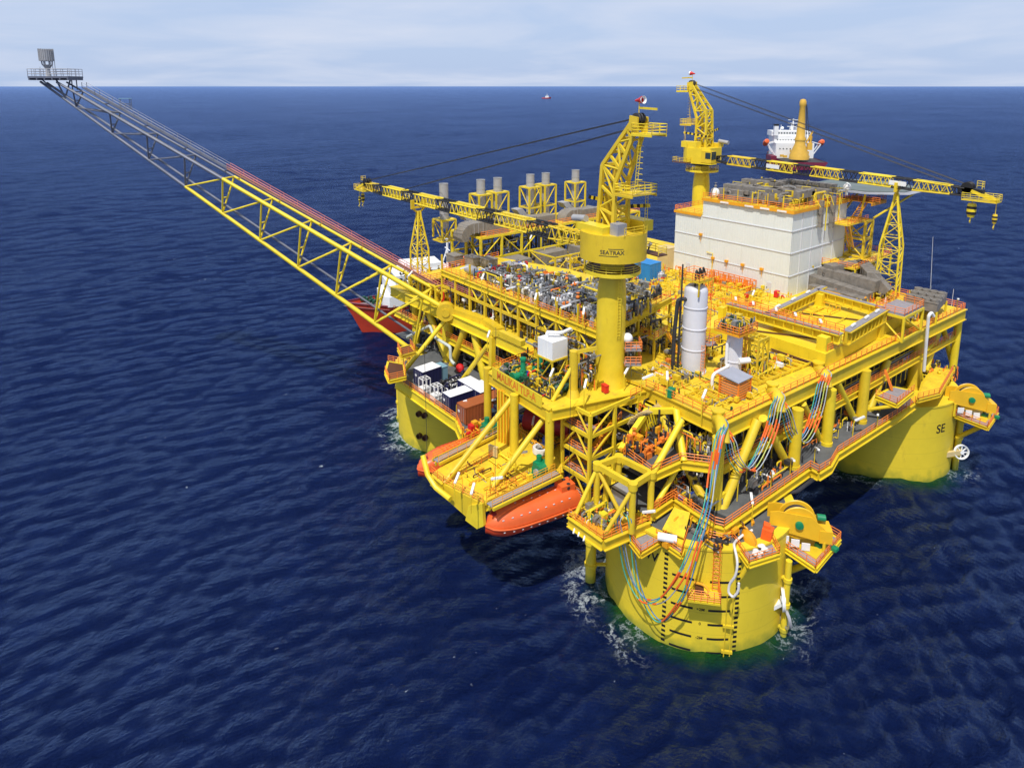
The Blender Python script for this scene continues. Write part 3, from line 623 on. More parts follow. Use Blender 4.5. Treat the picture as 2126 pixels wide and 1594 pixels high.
# ================================================================ cranes
def crane(P, zb, zring, tip, label, cables_to, nsec, first_black, hooks, letters=False):
    P = V((P[0], P[1], 0)); e = V((tip[0]-P.x, tip[1]-P.y, 0)).normalized(); s = V((-e.y, e.x, 0))
    yaw = math.atan2(e.y, e.x)
    t = thing('pedestal_crane', label, 'crane', P+V((0,0,zb)), 'pedestal cranes on the platform')
    L = lambda x, y, z: P+e*x+s*y+V((0,0,z))
    # pedestal: straight tube with a waist below the slew ring
    m = MB().lathe(P, [(2.55, zb), (2.2, zb+1.2), (2.1, zb+2), (2.1, zring-4.6), (2.02, zring-3), (1.72, zring), (1.72, zring+2.4)], 40); ped = m.build('pedestal', YEL, t)
    a = R_(250); q = P+V((math.cos(a), math.sin(a), 0))*2.4
    sub(MB().ladder(q+V((0,0,zb+8)), q+V((0,0,zring)), (-math.sin(a), math.cos(a), 0)), 'ladder', YEL2, ped)
    # ring walkway
    m = MB().lathe(P, [(1.75, zring-.55), (3.7, zring-.3), (3.95, zring-.3), (3.95, zring), (1.75, zring)], 36, cap=False); rw = m.build('ring_walkway', BRWN, t)
    m = MB().lathe(P, [(3.97, zring-.42), (4.05, zring-.42), (4.05, zring+.12), (3.97, zring+.12)], 36, cap=False)
    pts = [P+V((3.98*math.cos(R_(i*10)), 3.98*math.sin(R_(i*10)), zring)) for i in range(37)]
    for i, p in enumerate(pts[:-1]):
        if i % 3 == 0: m.tube(p, p+V((0,0,1.1)), .05, 4)
        for z in (.4, .75, 1.1): m.tube(p+V((0,0,z)), pts[i+1]+V((0,0,z)), .04, 4, cap=False)
    sub(m, 'railing', YEL2, rw)
    # machinery house: round-backed drum over the slew ring
    z0, z1 = zring+1.8, zring+5.7
    MB().lathe(P, [(1.9, zring+1.1), (2.6, zring+1.2), (2.6, z0)], 28).build('slew_ring', DRK, t)
    arc = [(4.75*math.cos(R_(a)), 4.75*math.sin(R_(a))) for a in range(58, 251, 6)]
    poly = [tuple(L(x, y, 0))[:2] for x, y in arc+[(-1.5, -4.6), (2.4, -4.0), (3.7, -2.2), (3.7, 2.6)]]
    house = MB().prism(poly, z0, z1).build('machinery_house', YEL, t)
    m = MB()
    for b0, b1, d0, d1, h in ((-2.0, 3.2, 1.9, 4.0, 1.0), (-3.6, 1.0, -4.2, -2.2, 1.5)): 
        c = L((b0+b1)/2, (d0+d1)/2, z1+h/2); m.box(c, (b1-b0, d1-d0, h), yaw).cut()
    sub_each(m, 'roof_housing', YEL, house)
    m = MB().box(L(-3.0, 2.0, z1+.8), (1.5, 1.7, 1.6), yaw); sub(m, 'ventilator_box', GAL, house)
    sub(MB().tube(L(2.6, 2.9, z1+1.5), L(5.3, 2.9, z1+1.2), .5, 12), 'silencer', STK, house)
    if letters:
        cam2 = (V((CAM.x, CAM.y, 0))-P).normalized(); a0 = math.atan2(cam2.y, cam2.x)-.02
        def pl(x, y): a = a0+x/4.78; y = y-.15; return P+V((4.78*math.cos(a), 4.78*math.sin(a), z0+1.75+y))
        lm = text_mb('SEATRAX', .8, pl)
        for dz, w, sh in ((.52, 2.1, .5), (-.48, 2.7, -.5)):
            for i in range(10):
                x0, x1 = [(-w/2+w*(i+j)/10)+sh for j in (0, 1)]; k = .04
                lm.add([pl(x0, dz-k), pl(x1, dz-k), pl(x1, dz+k), pl(x0, dz+k)], [(0,1,2,3)])
        sub(lm, 'lettering', DRK, house)
    m = MB(); r0 = [L(-1.5, -4.6, z1), L(-4.6, -1.2, z1), L(-4.4, 2.2, z1)]; m.rail(r0); sub(m, 'railing', YEL2, house)
    # side balcony with brown floor and rails, access ladder cage
    m = MB().box(L(-2.4, -5.4, z0+.2), (4.4, 1.8, .15), yaw); bal = m.build('side_balcony', BRWN, t)
    sub(MB().rail([L(-4.5, -4.5, z0+.3), L(-4.5, -6.2, z0+.3), L(-.3, -6.2, z0+.3), L(-.3, -4.5, z0+.3)]), 'railing', YEL2, bal)
    # operator cab on the boom side
    c = L(3.9, -3.1, z0+1.9); m = MB().box(c, (2.9, 2.1, 2.9), yaw); cab = m.build('operator_cab', YEL, t)
    m = MB().box(c+e*1.40+V((0,0,.35)), (.2, 1.8, 1.9), yaw).box(c-s*1.0+e*.55+V((0,0,.35)), (1.5, .2, 1.5), yaw); sub(m, 'window', GLS, cab)
    sub(MB().box(c+V((0,0,-1.7)), (3.2, 2.4, .25), yaw), 'cab_floor', YEL2, cab)
    # mast
    zt = z1; mid = zt+9.2; top = zt+15.6; m = MB(); g = MB()
    for sy in (-1, 1):
        F = [L(1.75, 1.4*sy, zt), L(1.25, 1.2*sy, mid), L(-3.9, .7*sy, top)]; Bk = [L(-1.35, 1.4*sy, zt), L(-1.4, 1.2*sy, mid-2.2), L(-4.6, .8*sy, top-1.0)]
        for c_, w in ((F, .5), (Bk, .5)): m.beam(c_[0], c_[1], w, w); m.beam(c_[1], c_[2], w*.9, w)
        def on(c_, f): return c_[0].lerp(c_[1], f*2) if f < .5 else c_[1].lerp(c_[2], f*2-1)
        fs = [0, .17, .34, .5, .62, .76, .9]
        for i, (a, b) in enumerate(zip(fs, fs[1:])):
            g.tube(on(F, a), on(Bk, b), .17, 6) if i % 2 else g.tube(on(Bk, a), on(F, b), .17, 6)
            g.beam(on(F, b), on(Bk, b), .32)
    for f in (0, .25, .5, .75):
        a, b = [L(1.75, 1.4*k, zt).lerp(L(1.25, 1.2*k, mid), f) for k in (-1, 1)]; a2, b2 = [L(1.75, 1.4*k, zt).lerp(L(1.25, 1.2*k, mid), f+.25) for k in (-1, 1)]
        g.beam(a, b, .35); g.tube(a, b2, .16, 6); g.tube(b, a2, .16, 6)
        a, b = [L(-1.35, 1.4*k, zt).lerp(L(-1.4, 1.2*k, mid-2.2), f) for k in (-1, 1)]; a2 = L(-1.35, -1.4, zt).lerp(L(-1.4, -1.2, mid-2.2), f+.25)
        g.beam(a, b, .35); g.tube(a2, b, .16, 6)
    for f in (.0, .3, .6, .9):
        a, b = [L(1.25, 1.2*k, mid).lerp(L(-3.9, .7*k, top), f) for k in (-1, 1)]; g.beam(a, b, .45)
    m.slab([L(1.0, 1.2, zt), L(1.0, -1.2, zt), L(.9, -.9, mid-3.5), L(.9, .9, mid-3.5)], e, .12)
    for sy in (-1, 1): m.slab([L(-3.3, .75*sy, top-1.4), L(-4.9, .85*sy, top-1.6), L(-5.0, .8*sy, top+.4), L(-3.4, .7*sy, top+.6)], s*sy, .25)
    mast = m.build('mast', YEL, t); sub(g, 'bracing', YEL2, mast)
    m = MB(); 
    for i in range(3): m.lathe(L(-4.2, -.5+.5*i, top+.2), [(0,-.12),(.75,-.12),(.6,0),(.75,.12),(0,.12)], 16, s)
    sub(m, 'sheave', DRK, mast)
    # mast platforms with ladders
    for nm, x, y, z, lx, ly in (('top_platform', -6.1, 0, top-1.7, 3.6, 2.8), ('middle_platform', -3.6, -.5, mid-3.6, 3.4, 4.6)):
        m = MB().box(L(x, y, z), (lx, ly, .18), yaw)
        for sy in (-1, 1): m.beam(L(x-lx/2, ly/2*sy+y, z-.2), L(x+lx/2, ly/2*sy+y, z-.2), .15, .3)
        pf = m.build(nm, YEL2, t); c4 = [L(x+lx/2*i, y+ly/2*j, z+.1) for i, j in ((1,1),(-1,1),(-1,-1),(1,-1),(1,1))]
        sub(MB().rail(c4, 1.2, 1.2, .055), 'railing', YEL2, pf)
    m = MB().ladder(L(-3.9, -2.4, zt), L(-3.9, -2.4, mid-3.6), s).ladder(L(-5, 1.0, mid-3.4), L(-5.6, 1.0, top-1.7), s)
    for k in range(9):
        z = mid-2.2+k*.75
        if z < top-2: m.lathe(L(-5.6, 1.0, z), [(.42,0),(.46,.05)], 8, cap=False)
    m.build('mast_ladder', YEL2, t)
    hb = MB(); hk = MB()
    for a, b in ((L(2.5, 2.6, zt+4.6), L(2.4, -2.4, zt+3.4)), (L(2.2, -1.8, zt+2.8), L(-3.6, -3.4, zt+3.6))):
        n = 12; up = V((0,0,.42))
        for i in range(n):
            p, q = a.lerp(b, i/n), a.lerp(b, (i+1)/n); (hb if i % 2 else hk).beam(p, q, .12, .5)
    sub(hb, 'hazard_bar', YEL2, mast); sub(hk, 'hazard_stripe', BLK, mast)
    m = MB().tube(L(-4.2, 0, top+.4), L(-4.2, 0, top+2.4), .07, 6).beam(L(-4.2, 0, top+1.6), L(-7.4, 0, top+1.5), .12, .3); ws = m.build('wind_mast', YEL2, t)
    m = MB().lathe(L(-4.2, 0, top+2.6), [(.12,-.7),(.3,0),(.5,.5),(.42,.5),(.2,0)], 12, -e+V((0,0,.1))); sub(m, 'windsock', RED, ws)
    m = MB().lathe(L(-4.2, 0, top+2.6)-e*.2, [(.36,.28),(.53,.62),(.5,.62),(.33,.28)], 12, -e+V((0,0,.1)), cap=False); sub(m, 'windsock_band', WHT, ws)
    # boom
    A = L(3.9, 0, zring+3.2); B = V(tip); d = B-A; Lb = d.length; d /= Lb; up = V((0,0,1)); up = (up-d*up.dot(d)).normalized(); sd = d.cross(up)
    secs = []; x = 0; blk = first_black; ly = Lb/nsec*1.25; lk = Lb/nsec*.75
    while x < Lb-3:
        l = min(lk if blk else ly, Lb-3-x); secs.append((x, x+l, blk)); x += l; blk = not blk
    boom = MB().lathe(A, [(.35,-1.3),(.35,1.3)], 12, sd).build('boom', BLK, t)
    for x0, x1, bk in secs:
        m = MB(); hh = lambda x: (1.05 if x > 3.5 else .5+.16*x)*(1 if x < Lb-10 else .55+.045*(Lb-x)); k = max(2, round((x1-x0)/1.7))
        cor = lambda x, i, j: A+d*x+sd*(i*hh(x)*.95)+up*(j*hh(x)*.95)
        for i, j in ((1,1),(1,-1),(-1,1),(-1,-1)): m.tube(cor(x0,i,j), cor(x1,i,j), .15, 6)
        for q in range(k):
            xa, xb = x0+(x1-x0)*q/k, x0+(x1-x0)*(q+1)/k; xm = (xa+xb)/2
            for i in (1, -1): m.tube(cor(xa,i,-1), cor(xm,i,1), .085, 5); m.tube(cor(xm,i,1), cor(xb,i,-1), .085, 5)
            for j in (1, -1): m.tube(cor(xa,1,j), cor(xb,-1,j), .075, 5); m.tube(cor(xa,1,j), cor(xa,-1,j), .085, 5)
        if not bk:
            c = A+d*(x0+(x1-x0)*.55)+up*(hh(x0+2)*1.06); m.beam(c-d*(x1-x0)*.38+sd*.5, c+d*(x1-x0)*.38+sd*.5, .85, .12)
        else:
            for i in (-.4, .4): m.tube(A+d*x0+sd*i-up*hh(x0)*.9, A+d*x1+sd*i-up*hh(x1)*.9, .16, 5)
        sub(m, 'boom_section', BLK if bk else YEL2, boom)
    for f in (.25, .72):
        x = Lb*f; sub(MB().beam(A+d*x+sd*1.1, A+d*(x+3.2)+sd*1.1, .08, .9), 'sign_plate', WHT, boom)
    m = MB()
    for i in (-.6, 0, .6): m.lathe(A+d*(Lb-2.6)+up*.9+sd*i, [(0,-.15),(1.0,-.15),(.85,0),(1.0,.15),(0,.15)], 16, sd)
    m.beam(A+d*(Lb-4)+up*.4, B+up*.2, 1.5, 1.1); sub(m, 'boom_head', BLK, boom)
    h = MB().box(B-d*.2-up*1.25, (5.6, 2.8, .22), yaw); 
    for i in (-1, 1): h.beam(B-d*1.8+sd*i*.7+up*.4, B+d*2.4+sd*i*.7-up*1.0, .3, .55)
    hp = h.build('head_platform', YEL2, t); c4 = [B-d*.2-up*1.1+e*2.8*i+s*1.4*j for i, j in ((1,1),(-1,1),(-1,-1),(1,-1),(1,1))]
    sub(MB().rail(c4, 1.15, 1.3).rail([B-d*1.4+up*.9+s*.6, B-d*.2+up*.9+s*.6, B-d*.2+up*.9-s*.6], 1.3, 1), 'railing', YEL2, hp)
    for nm, dx, dz, w, hgt in hooks:
        hb_, hk_ = MB(), MB(); c = B+d*dx-V((0,0,dz))
        for i in range(5):
            (hb_ if i % 2 == 0 else hk_).lathe(c, [(w*(.8 if i in (0,4) else 1), -hgt*i/5), (w*(.7 if i == 4 else 1), -hgt*(i+1)/5)], 12)
        hb_.tube(c-V((0,0,.2)), B+d*dx-V((0,0,1.2)), .06, 4); hb_.pipe([c-V((0,0,hgt)), c-V((0,0,hgt+.4)), c-V((.3,0,hgt+.8)), c-V((0,0,hgt+1.1))], .1, 5)
        o = hb_.build('hook_block', YEL2, t); sub(hk_, 'stripe', BLK, o)
    m = MB()
    tp = L(-4.2, 0, top+.3); tp2 = L(-3.0, 0, top-1.2)
    for a, b in ((tp, B-d*3+up*1.4), (tp2, A+d*cables_to+up*1.2)):
        for i in (-1, 1): m.tube(a+s*.45*i, b+s*.3*i, .055, 4)
    m.build('boom_cable', BLK, t)
    return t
PC1 = at(1265, 795, ZCR); zr1 = hz(557, PC1)
crane(PC1, ZCR, zr1, at(754, 384, X=1.5), 'large near crane on a thick pedestal, lettered house, boom pointing left', 62, 11, False, (('main', .5, 2.2, .45, 2.2), ('aux', 2.6, 3.2, .3, 1.6)), True)
PC2 = at(1455, 400, X=70.5); zr2 = hz(352, PC2)
crane(PC2, ZT, zr2, at(2042, 403, X=70.5), 'crane behind the white building, boom pointing right, windowed cab in view', 52, 11, True, (('main', -1.6, 2.0, .8, 2.6), ('aux', 2.2, 3.4, .42, 1.7)))
# ================================================================ boom rest towers
def rest_tower(p, zb, zt, w, label, rz=0):
    t = thing('boom_rest_tower', label, 'lattice tower', (p[0], p[1], zb), 'boom rest towers'); p = V((p[0], p[1], 0)); m = MB(); b = MB()
    zk = zb+(zt-zb)*.48; zn = zt-2.2; lv = [(zb, w), (zk, w*.92), (zn, .7), (zt-1, .55)]
    def hw(z):
        for (a, wa), (c, wc) in zip(lv, lv[1:]):
            if z <= c: return (wa+(wc-wa)*(z-a)/(c-a))/2
        return lv[-1][1]/2
    cor = lambda z, k: p+V((math.cos(rz+R_(45+90*k)), math.sin(rz+R_(45+90*k)), 0))*hw(z)*1.414+V((0,0,z))
    for k in range(4):
        for (a, _), (c, _) in zip(lv, lv[1:]): m.tube(cor(a, k), cor(c, k), .2, 8)
    n = 8
    for i in range(n):
        z0, z1 = zb+(zn-zb)*i/n, zb+(zn-zb)*(i+1)/n
        for k in range(4):
            b.tube(cor(z1, k), cor(z1, (k+1) % 4), .09, 5); b.tube(cor(z0, k), cor(z1, (k+1) % 4), .09, 5) if i % 2 else b.tube(cor(z0, (k+1) % 4), cor(z1, k), .09, 5)
    q = p+V((0,0,zt-1)); y = V((math.cos(rz), math.sin(rz), 0))
    fk = MB().tube(q-V((0,0,1)), q, .4, 8)
    for sg in (-1, 1): fk.tube(q-V((0,0,.6)), q+y*1.5*sg+V((0,0,.7)), .22, 8); fk.beam(q+y*1.45*sg+V((0,0,.5)), q+y*1.45*sg+V((0,0,2.4)), .5, .7)
    fk.beam(q-y*1.7+V((0,0,.8)), q+y*1.7+V((0,0,.8)), .6, .4)
    m.build('leg_frame', YEL2, t); b.build('bracing', YEL2, t); fk.build('boom_cradle', YEL, t); return t
q = at(873, 597, ZT); rest_tower(q, ZT, hz(428, q), 3.0, 'yellow lattice tower under the near crane\'s boom at the left edge')
q = at(1840, 614, ZT); rest_tower(q, ZT, hz(392, q), 3.9, 'tall yellow lattice tower under the far crane\'s boom at the right edge', .2)
# ================================================================ flare boom
t = thing('flare_boom', 'long lattice flare boom rising to the left, yellow root, grey tip', 'flare boom', at(932, 645, ZT))
H1 = at(926, 642, ZT+.3); bd = V((-49, 62, 0)).normalized(); bn = V((bd.y, -bd.x, 0))
H2 = H1+bn*5.6
T1 = at(118, 171, P=H1, N=bn); T2 = T1+bn*2.4
Cm = (H1+H2)/2; L0 = at(858, 729, P=Cm, N=bn); L1 = at(84, 170, P=(T1+T2)/2, N=bn)
fz = [0, .085, .19, .30, .41, .525, .635, .735, .825, .91, 1.0]
def fl(a, b, f): return a.lerp(b, f)
GS = .6   # grey from here on
# find the fraction where the photograph's paint changes
def col(f): return f >= .62
ch = {False: MB(), True: MB()}; br = {False: MB(), True: MB()}
N_ = 10; GC = 6; ks = [i/N_ for i in range(N_+1)]; tk = [min(1, (i+.55)/N_) for i in range(N_+1)]
for a, b, r, fc in ((H1, T1, .50, tk[GC-1]), (H2, T2, .36, tk[GC-1]), (L0, L1, .48, ks[GC])):
    for f0, f1, g in ((0, fc, False), (fc, 1, True)):
        ch[g].tube(fl(a,b,f0), fl(a,b,f1), r*(1-.5*f0), 12, r*(1-.5*f1))
ch[False].tube(H1-bd*1.0, H1, .5, 10)
for i in range(N_):
    g = i > GC; r = .24*(1-.45*ks[i])
    for A_, B_ in ((H1, T1), (H2, T2)):
        if i: br[i > GC].tube(fl(L0,L1,ks[i]), fl(A_,B_,tk[i-1]), r, 8)
        br[i >= GC].tube(fl(L0,L1,ks[i]), fl(A_,B_,tk[i]), r, 8)
    br[i >= GC].tube(fl(H1,T1,tk[i]), fl(H2,T2,tk[i]), r*.8, 8)
    q = fl(L0,L1,ks[i]).lerp((fl(H1,T1,tk[i])+fl(H2,T2,tk[i]))/2, .45); br[i >= GC].tube(fl(L0,L1,ks[i]).lerp(fl(H1,T1,tk[i]), .45), fl(L0,L1,ks[i]).lerp(fl(H2,T2,tk[i]), .45), r*.8, 6)
for g, mt, nm in ((False, YEL2, 'yellow'), (True, FLG, 'grey')):
    c = ch[g].build('chord', mt, t); br[g].build('lacing', mt, t)
# flare line inside the truss, walkway along the far chord
m = MB().tube(fl(L0, L1, .02)+(Cm-L0)*.25, fl(L0, L1, .98)+V((0,0,.8)), .24, 10); m.build('flare_pipe', FLG, t)
m = MB().tube(fl(H1,T1,.0)+bn*1.5+V((0,0,-.4)), fl(H1,T1,.98)+bn*.8+V((0,0,-.3)), .2, 8); m.build('pilot_gas_pipe', YEL2, t)
o2 = bn*.9+V((0,0,.55))
for f0, f1, mt, mr in ((.02, .575, YEL2, PNK), (.575, .96, FLG, FLG)):
    a, b = fl(H2,T2,f0)+o2, fl(H2,T2,f1)+o2
    w = MB().beam(a, b, 1.3, .16).build('walkway', WLK if mt is YEL2 else FLG, t); m = MB()
    n = int((b-a).length/3.2)
    for sg in (-1, 1):
        for j in range(n+1):
            p = a.lerp(b, j/n)+bn*.62*sg; m.tube(p, p+V((0,0,1.15)), .06, 4)
        for z in ((.12, .62, 1.15) if mt is YEL2 else (.6, 1.15)): m.tube(a+bn*.62*sg+V((0,0,z)), b+bn*.62*sg+V((0,0,z)), .065 if mt is YEL2 else .038, 4)
    sub(m, 'railing', mr, w)
    m = MB()
    for j in range(0, n+1, 3): p = a.lerp(b, j/n); m.beam(p-bn*1.6-V((0,0,.25)), p+bn*.7-V((0,0,.15)), .16)
    sub(m, 'bracket', mt, w)
# little lookout on the walkway
f = hz(235, fl(H2, T2, .79)); p = at(258, 235, P=H2, N=bn)+bn*.6+V((0,0,1.3)); m = MB().box(p-V((0,0,.5)), (2.2, 1.8, .15)); lk = m.build('lookout_platform', FLG, t)
m = MB()
for i in (-1, 1):
    for j in (-1, 1): m.tube(p+V((i, .8*j, -.5)), p+V((i, .8*j, 1.7)), .06, 4)
m.rail([p+V((1,.8,-.5)), p+V((-1,.8,-.5)), p+V((-1,-.8,-.5)), p+V((1,-.8,-.5))]); sub(m, 'frame', FLG, lk); sub(MB().box(p+V((0,0,1.75)), (2.2, 1.9, .12)), 'roof', PBL, lk)
# tip platform and burner
tc_ = at(116, 161, P=(T1+T2)/2, N=bn); tx = RT.copy(); ty = FW.copy(); yw = math.atan2(tx.y, tx.x)
m = MB().box(tc_, (8.4, 5.0, .4), yw); 
for i in range(6): m.beam(tc_-tx*(4-1.6*i)-ty*2.5-V((0,0,.4)), tc_-tx*(4-1.6*i)+ty*2.5-V((0,0,.4)), .25, .4)
tpf = m.build('tip_platform', FLG, t)
c4 = [tc_+tx*4.15*i+ty*2.45*j+V((0,0,.2)) for i, j in ((1,1),(-1,1),(-1,-1),(1,-1),(1,1))]
sub(MB().rail(c4, 1.5, 1.4, .05), 'railing', GAL, tpf)
m = MB()
for i in (-3, 0, 3): m.beam(tc_+tx*i-V((0,0,.4)), fl(L0,L1,.97 if i < 0 else .93)+V((0,0,.3)), .25)
for i in (2.6, 3.6): m.tube(tc_+tx*i+ty, tc_+tx*i+ty-V((0,0,2.6)), .12, 6)
sub(m, 'strut', FLG, tpf)
bc = tc_-tx*1.5+V((0,0,.2)); m = MB().lathe(bc, [(.55,0),(.45,.5),(.42,1.8),(.55,2.4)], 16)
for i in range(6):
    a = R_(60*i); m.pipe([bc+V((.3*math.cos(a), .3*math.sin(a), 1.6)), bc+V((.9*math.cos(a), .9*math.sin(a), 2.5)), bc+V((.95*math.cos(a), .95*math.sin(a), 3.6))], .15, 6)
m.tube(bc+tx*1.1, bc+tx*1.1+V((0,0,2.9)), .06, 5).tube(bc+tx*1.25+ty*.5, bc+tx*1.25+ty*.5+V((0,0,3.2)), .06, 5).tube(bc-tx*1.6, bc-tx*1.6+V((0,0,2)), .05, 5)
bn_ = m.build('burner', STK, t)
m = MB().lathe(bc, [(1.1,3.1),(1.3,3.2),(1.3,5.5),(1.17,5.5),(1.17,3.2)], 24)
for i in range(24):
    a = R_(15*i); m.beam(bc+V((1.34*math.cos(a), 1.34*math.sin(a), 3.15)), bc+V((1.34*math.cos(a), 1.34*math.sin(a), 5.65)), .12)
sub(m, 'flame_shroud', STK, bn_)
# ================================================================ accommodation block
def frame(m, x0, x1, y0, y1, zs, w=.3, nx=1, ny=1, diag=False, r=.1):
    """post and beam frame"""
    for i in range(nx+1):
        for j in range(ny+1):
            if 0 < i < nx and 0 < j < ny: continue
            x = x0+(x1-x0)*i/nx; y = y0+(y1-y0)*j/ny; m.beam((x, y, zs[0]), (x, y, zs[-1]), w)
    for z in zs[1:]:
        for a, b in (((x0,y0),(x1,y0)), ((x1,y0),(x1,y1)), ((x1,y1),(x0,y1)), ((x0,y1),(x0,y0))): m.beam((*a, z), (*b, z), w*.9)
    if diag:
        for za, zb in zip(zs, zs[1:]):
            for i in range(nx):
                a, b = x0+(x1-x0)*i/nx, x0+(x1-x0)*(i+1)/nx
                if i % 2: a, b = b, a
                m.tube((a, y0, za), (b, y0, zb), r, 6); m.tube((b, y1, za), (a, y1, zb), r, 6)
            for j in range(ny):
                a, b = y0+(y1-y0)*j/ny, y0+(y1-y0)*(j+1)/ny
                if j % 2: a, b = b, a
                m.tube((x0, a, za), (x0, b, zb), r, 6); m.tube((x1, b, za), (x1, a, zb), r, 6)
    return m
def ducting(m, pts, w, h):
    """rectangular duct with mitred elbows along a path of points"""
    for a, b in zip(pts, pts[1:]):
        a = V(a); b = V(b); d = (b-a).normalized(); m.beam(a-d*w*.3, b+d*w*.3, w, h); n = int((b-a).length/1.6)
        for i in range(n): p = a+(b-a)*(i+.5)/n; m.beam(p-d*.06, p+d*.06, w+.14, h+.14)
    return m
AB = thing('accommodation_block', 'large white corrugated accommodation block on the far half of the deck', 'building', (64, 30, ZT))
hx, hy0, hy1, hst = 53.4, 17.6, 46.3, 38.9; hx1 = 76.5; hr, hs_ = 45.3, 41.5
MB().bx(hx, hx1, hy0, hst, ZT, hr).bx(hx+.002, hx1, hst+.002, hy1, ZT, hs_).build('wall', CLAD, AB)
m = MB(); m2 = MB()
for z in (31.8, 36.6, 41.2):
    m.bx(hx-.12, hx, hy0-.12, (hy1 if z < 41 else hst), z, z+.16).cut(); m.bx(hx-.12, hx1, hy0-.13, hy0-.001, z, z+.16).cut()
for x in (57.2, 61.5, 66.5, 71): m.bx(x, x+.16, hy0-.10, hy0-.001, ZT, hr-.4).cut()
m.build_each('storey_band', VES, AB)
rf = MB().bx(hx-.35, hx1+.6, hy0-.35, hst+.2, hr, hr+.3).bx(hx-.3, hx1, hst+.2, hy1+.3, hs_, hs_+.25).build('roof', YDK, AB)
sub(MB().bx(hx-.42, hx-.36, hy0-.42, hst+.2, hr-.35, hr+.32).bx(hx-.36, hx1+.6, hy0-.42, hy0-.36, hr-.35, hr+.32).bx(hx-.36, hx-.31, hst+.2, hy1+.3, hs_-.3, hs_+.27), 'roof_edge', YORG, rf)
sub(MB().rail([(hx-.2, hst, hr+.3), (hx-.2, hy0-.2, hr+.3), (hx1+.4, hy0-.2, hr+.3)], 1.2, 1.9, .055).rail([(hx-.2, hy1+.1, hs_+.25), (hx-.2, hst+.3, hs_+.25)]).rail([(hx, hy1+.2, hs_+.25), (hx1-2, hy1+.2, hs_+.25)]), 'railing', ORG, rf)
# roof ducts and plant
m = MB(); z = hr+1.7
ducting(m, [(56.5, 36.5, z), (56.5, 30, z), (56.5, 21.5, z), (56.5, 21.5, hr+.6)], 1.5, 1.5)
ducting(m, [(59.5, 37, z+.6), (59.5, 24, z+.6), (64, 24, z+.6), (64, 20, z+.6)], 1.7, 1.6); ducting(m, [(62.5, 36.5, z+.3), (62.5, 27, z+.3), (70, 27, z+.3), (70, 19, z+.3)], 1.8, 1.9)
ducting(m, [(67, 37, z+1), (67, 30, z+1), (74, 30, z+1), (74, 20, z+1)], 2, 1.8); ducting(m, [(57.5, 19.2, z+1.2), (63, 19.2, z+1.2), (63, 19.2, hr-2)], 1.3, 1.5)
ducting(m, [(71, 36, z+.2), (75, 36, z+.2)], 2.2, 2.2); ducting(m, [(55.2, 34.5, hr+1), (55.2, 27, hr+1)], 1.1, 1.0)
m.build('roof_duct', DUCT2, AB)
m = MB(); r4 = random.Random(5)
for i in range(74):
    x, y = r4.uniform(54, 75.5), r4.uniform(18.2, 37.5); h = r4.uniform(1.6, 3.4)
    m.pipe([(x, y, hr+.2), (x, y, hr+h), (x, y-r4.uniform(1, 3), hr+h), (x, y-3, hr+.2)][:r4.choice((2, 3, 4))], .09, 5).cut()
for y in (20, 23.5, 27, 30.5, 34): m.beam((53.7, y, hr+.2), (53.7, y, hr+3.0), .16).cut()
m.build_each('duct_support', YEL2, AB); clutter((54, 75.5, 18.3, 38), hr+.3, hr+3.2, 150, random.Random(8), {'d': (DUCT2, 4), 'y': (YEL2, 2), 's': (STL, 1)}, AB, 'roof_pipework', .5, .3)
for y in (19.8, 23.6, 27.2, 33.2): MB().box((hx-.5, y, hr-.05), (.2, 2.0, .34)).build('roof_floodlight', WHT, AB)
# duct risers and pipes down the right wall
m = MB(); ducting(m, [(63.5, hy0-.7, hr+1.2), (63.5, hy0-.7, 41.2)], .7, .8); m.cut(); ducting(m, [(68.3, hy0-.8, hr+1.6), (68.3, hy0-.8, 40.6)], .8, .9); m.build_each('wall_duct', DUCT, AB)
m = MB()
for x, z0 in ((64, 41.5), (66, 40), (71.5, 41)): m.tube((x, hy0-.6, z0), (x, hy0-.6, hr+2.4), .14, 6).cut()
m.build_each('wall_pipe', YEL2, AB)
for y, z in ((39, 36.9), (35.5, 32.1), (32, 32.1), (28, 32.1), (23.5, 32.1)): MB().box((hx-.3, y, z+.25), (.5, .7, .5)).tube((hx-.25, y, z), (hx-.25, y, z-1.4), .06, 5).build('wall_fixture', YORG, AB)
MB().pipe([(hx-.25, 35.6, ZT), (hx-.25, 35.6, 33.4), (hx-.25, 37.2, 33.4)], .1, 6).build('wall_pipe', YEL2, AB)
for y in (21.2, 41.6): 
    dr = MB().bx(hx-.1, hx-.02, y, y+1.1, ZT+.15, ZT+2.3).build('door', VES, AB); sub(MB().box((hx-.16, y+.95, ZT+1.2), (.1, .1, .25)), 'handle', DRK, dr)
dm = at(1484, 388, z=hr+1.3); MB().lathe((55.2, 37.2, hr+.3), [(.45,0),(.45,.5),(.95,.6),(1.0,1.3),(.75,1.9),(.35,2.15),(0,2.2)], 18).build('antenna_dome', WHT, AB)
MB().lathe((73.5, 16.6, hr+2.8), [(.3,-1.2),(.3,0),(.75,.1),(.8,.7),(.6,1.2),(0,1.6)], 16).build('antenna_dome', WHT, AB)
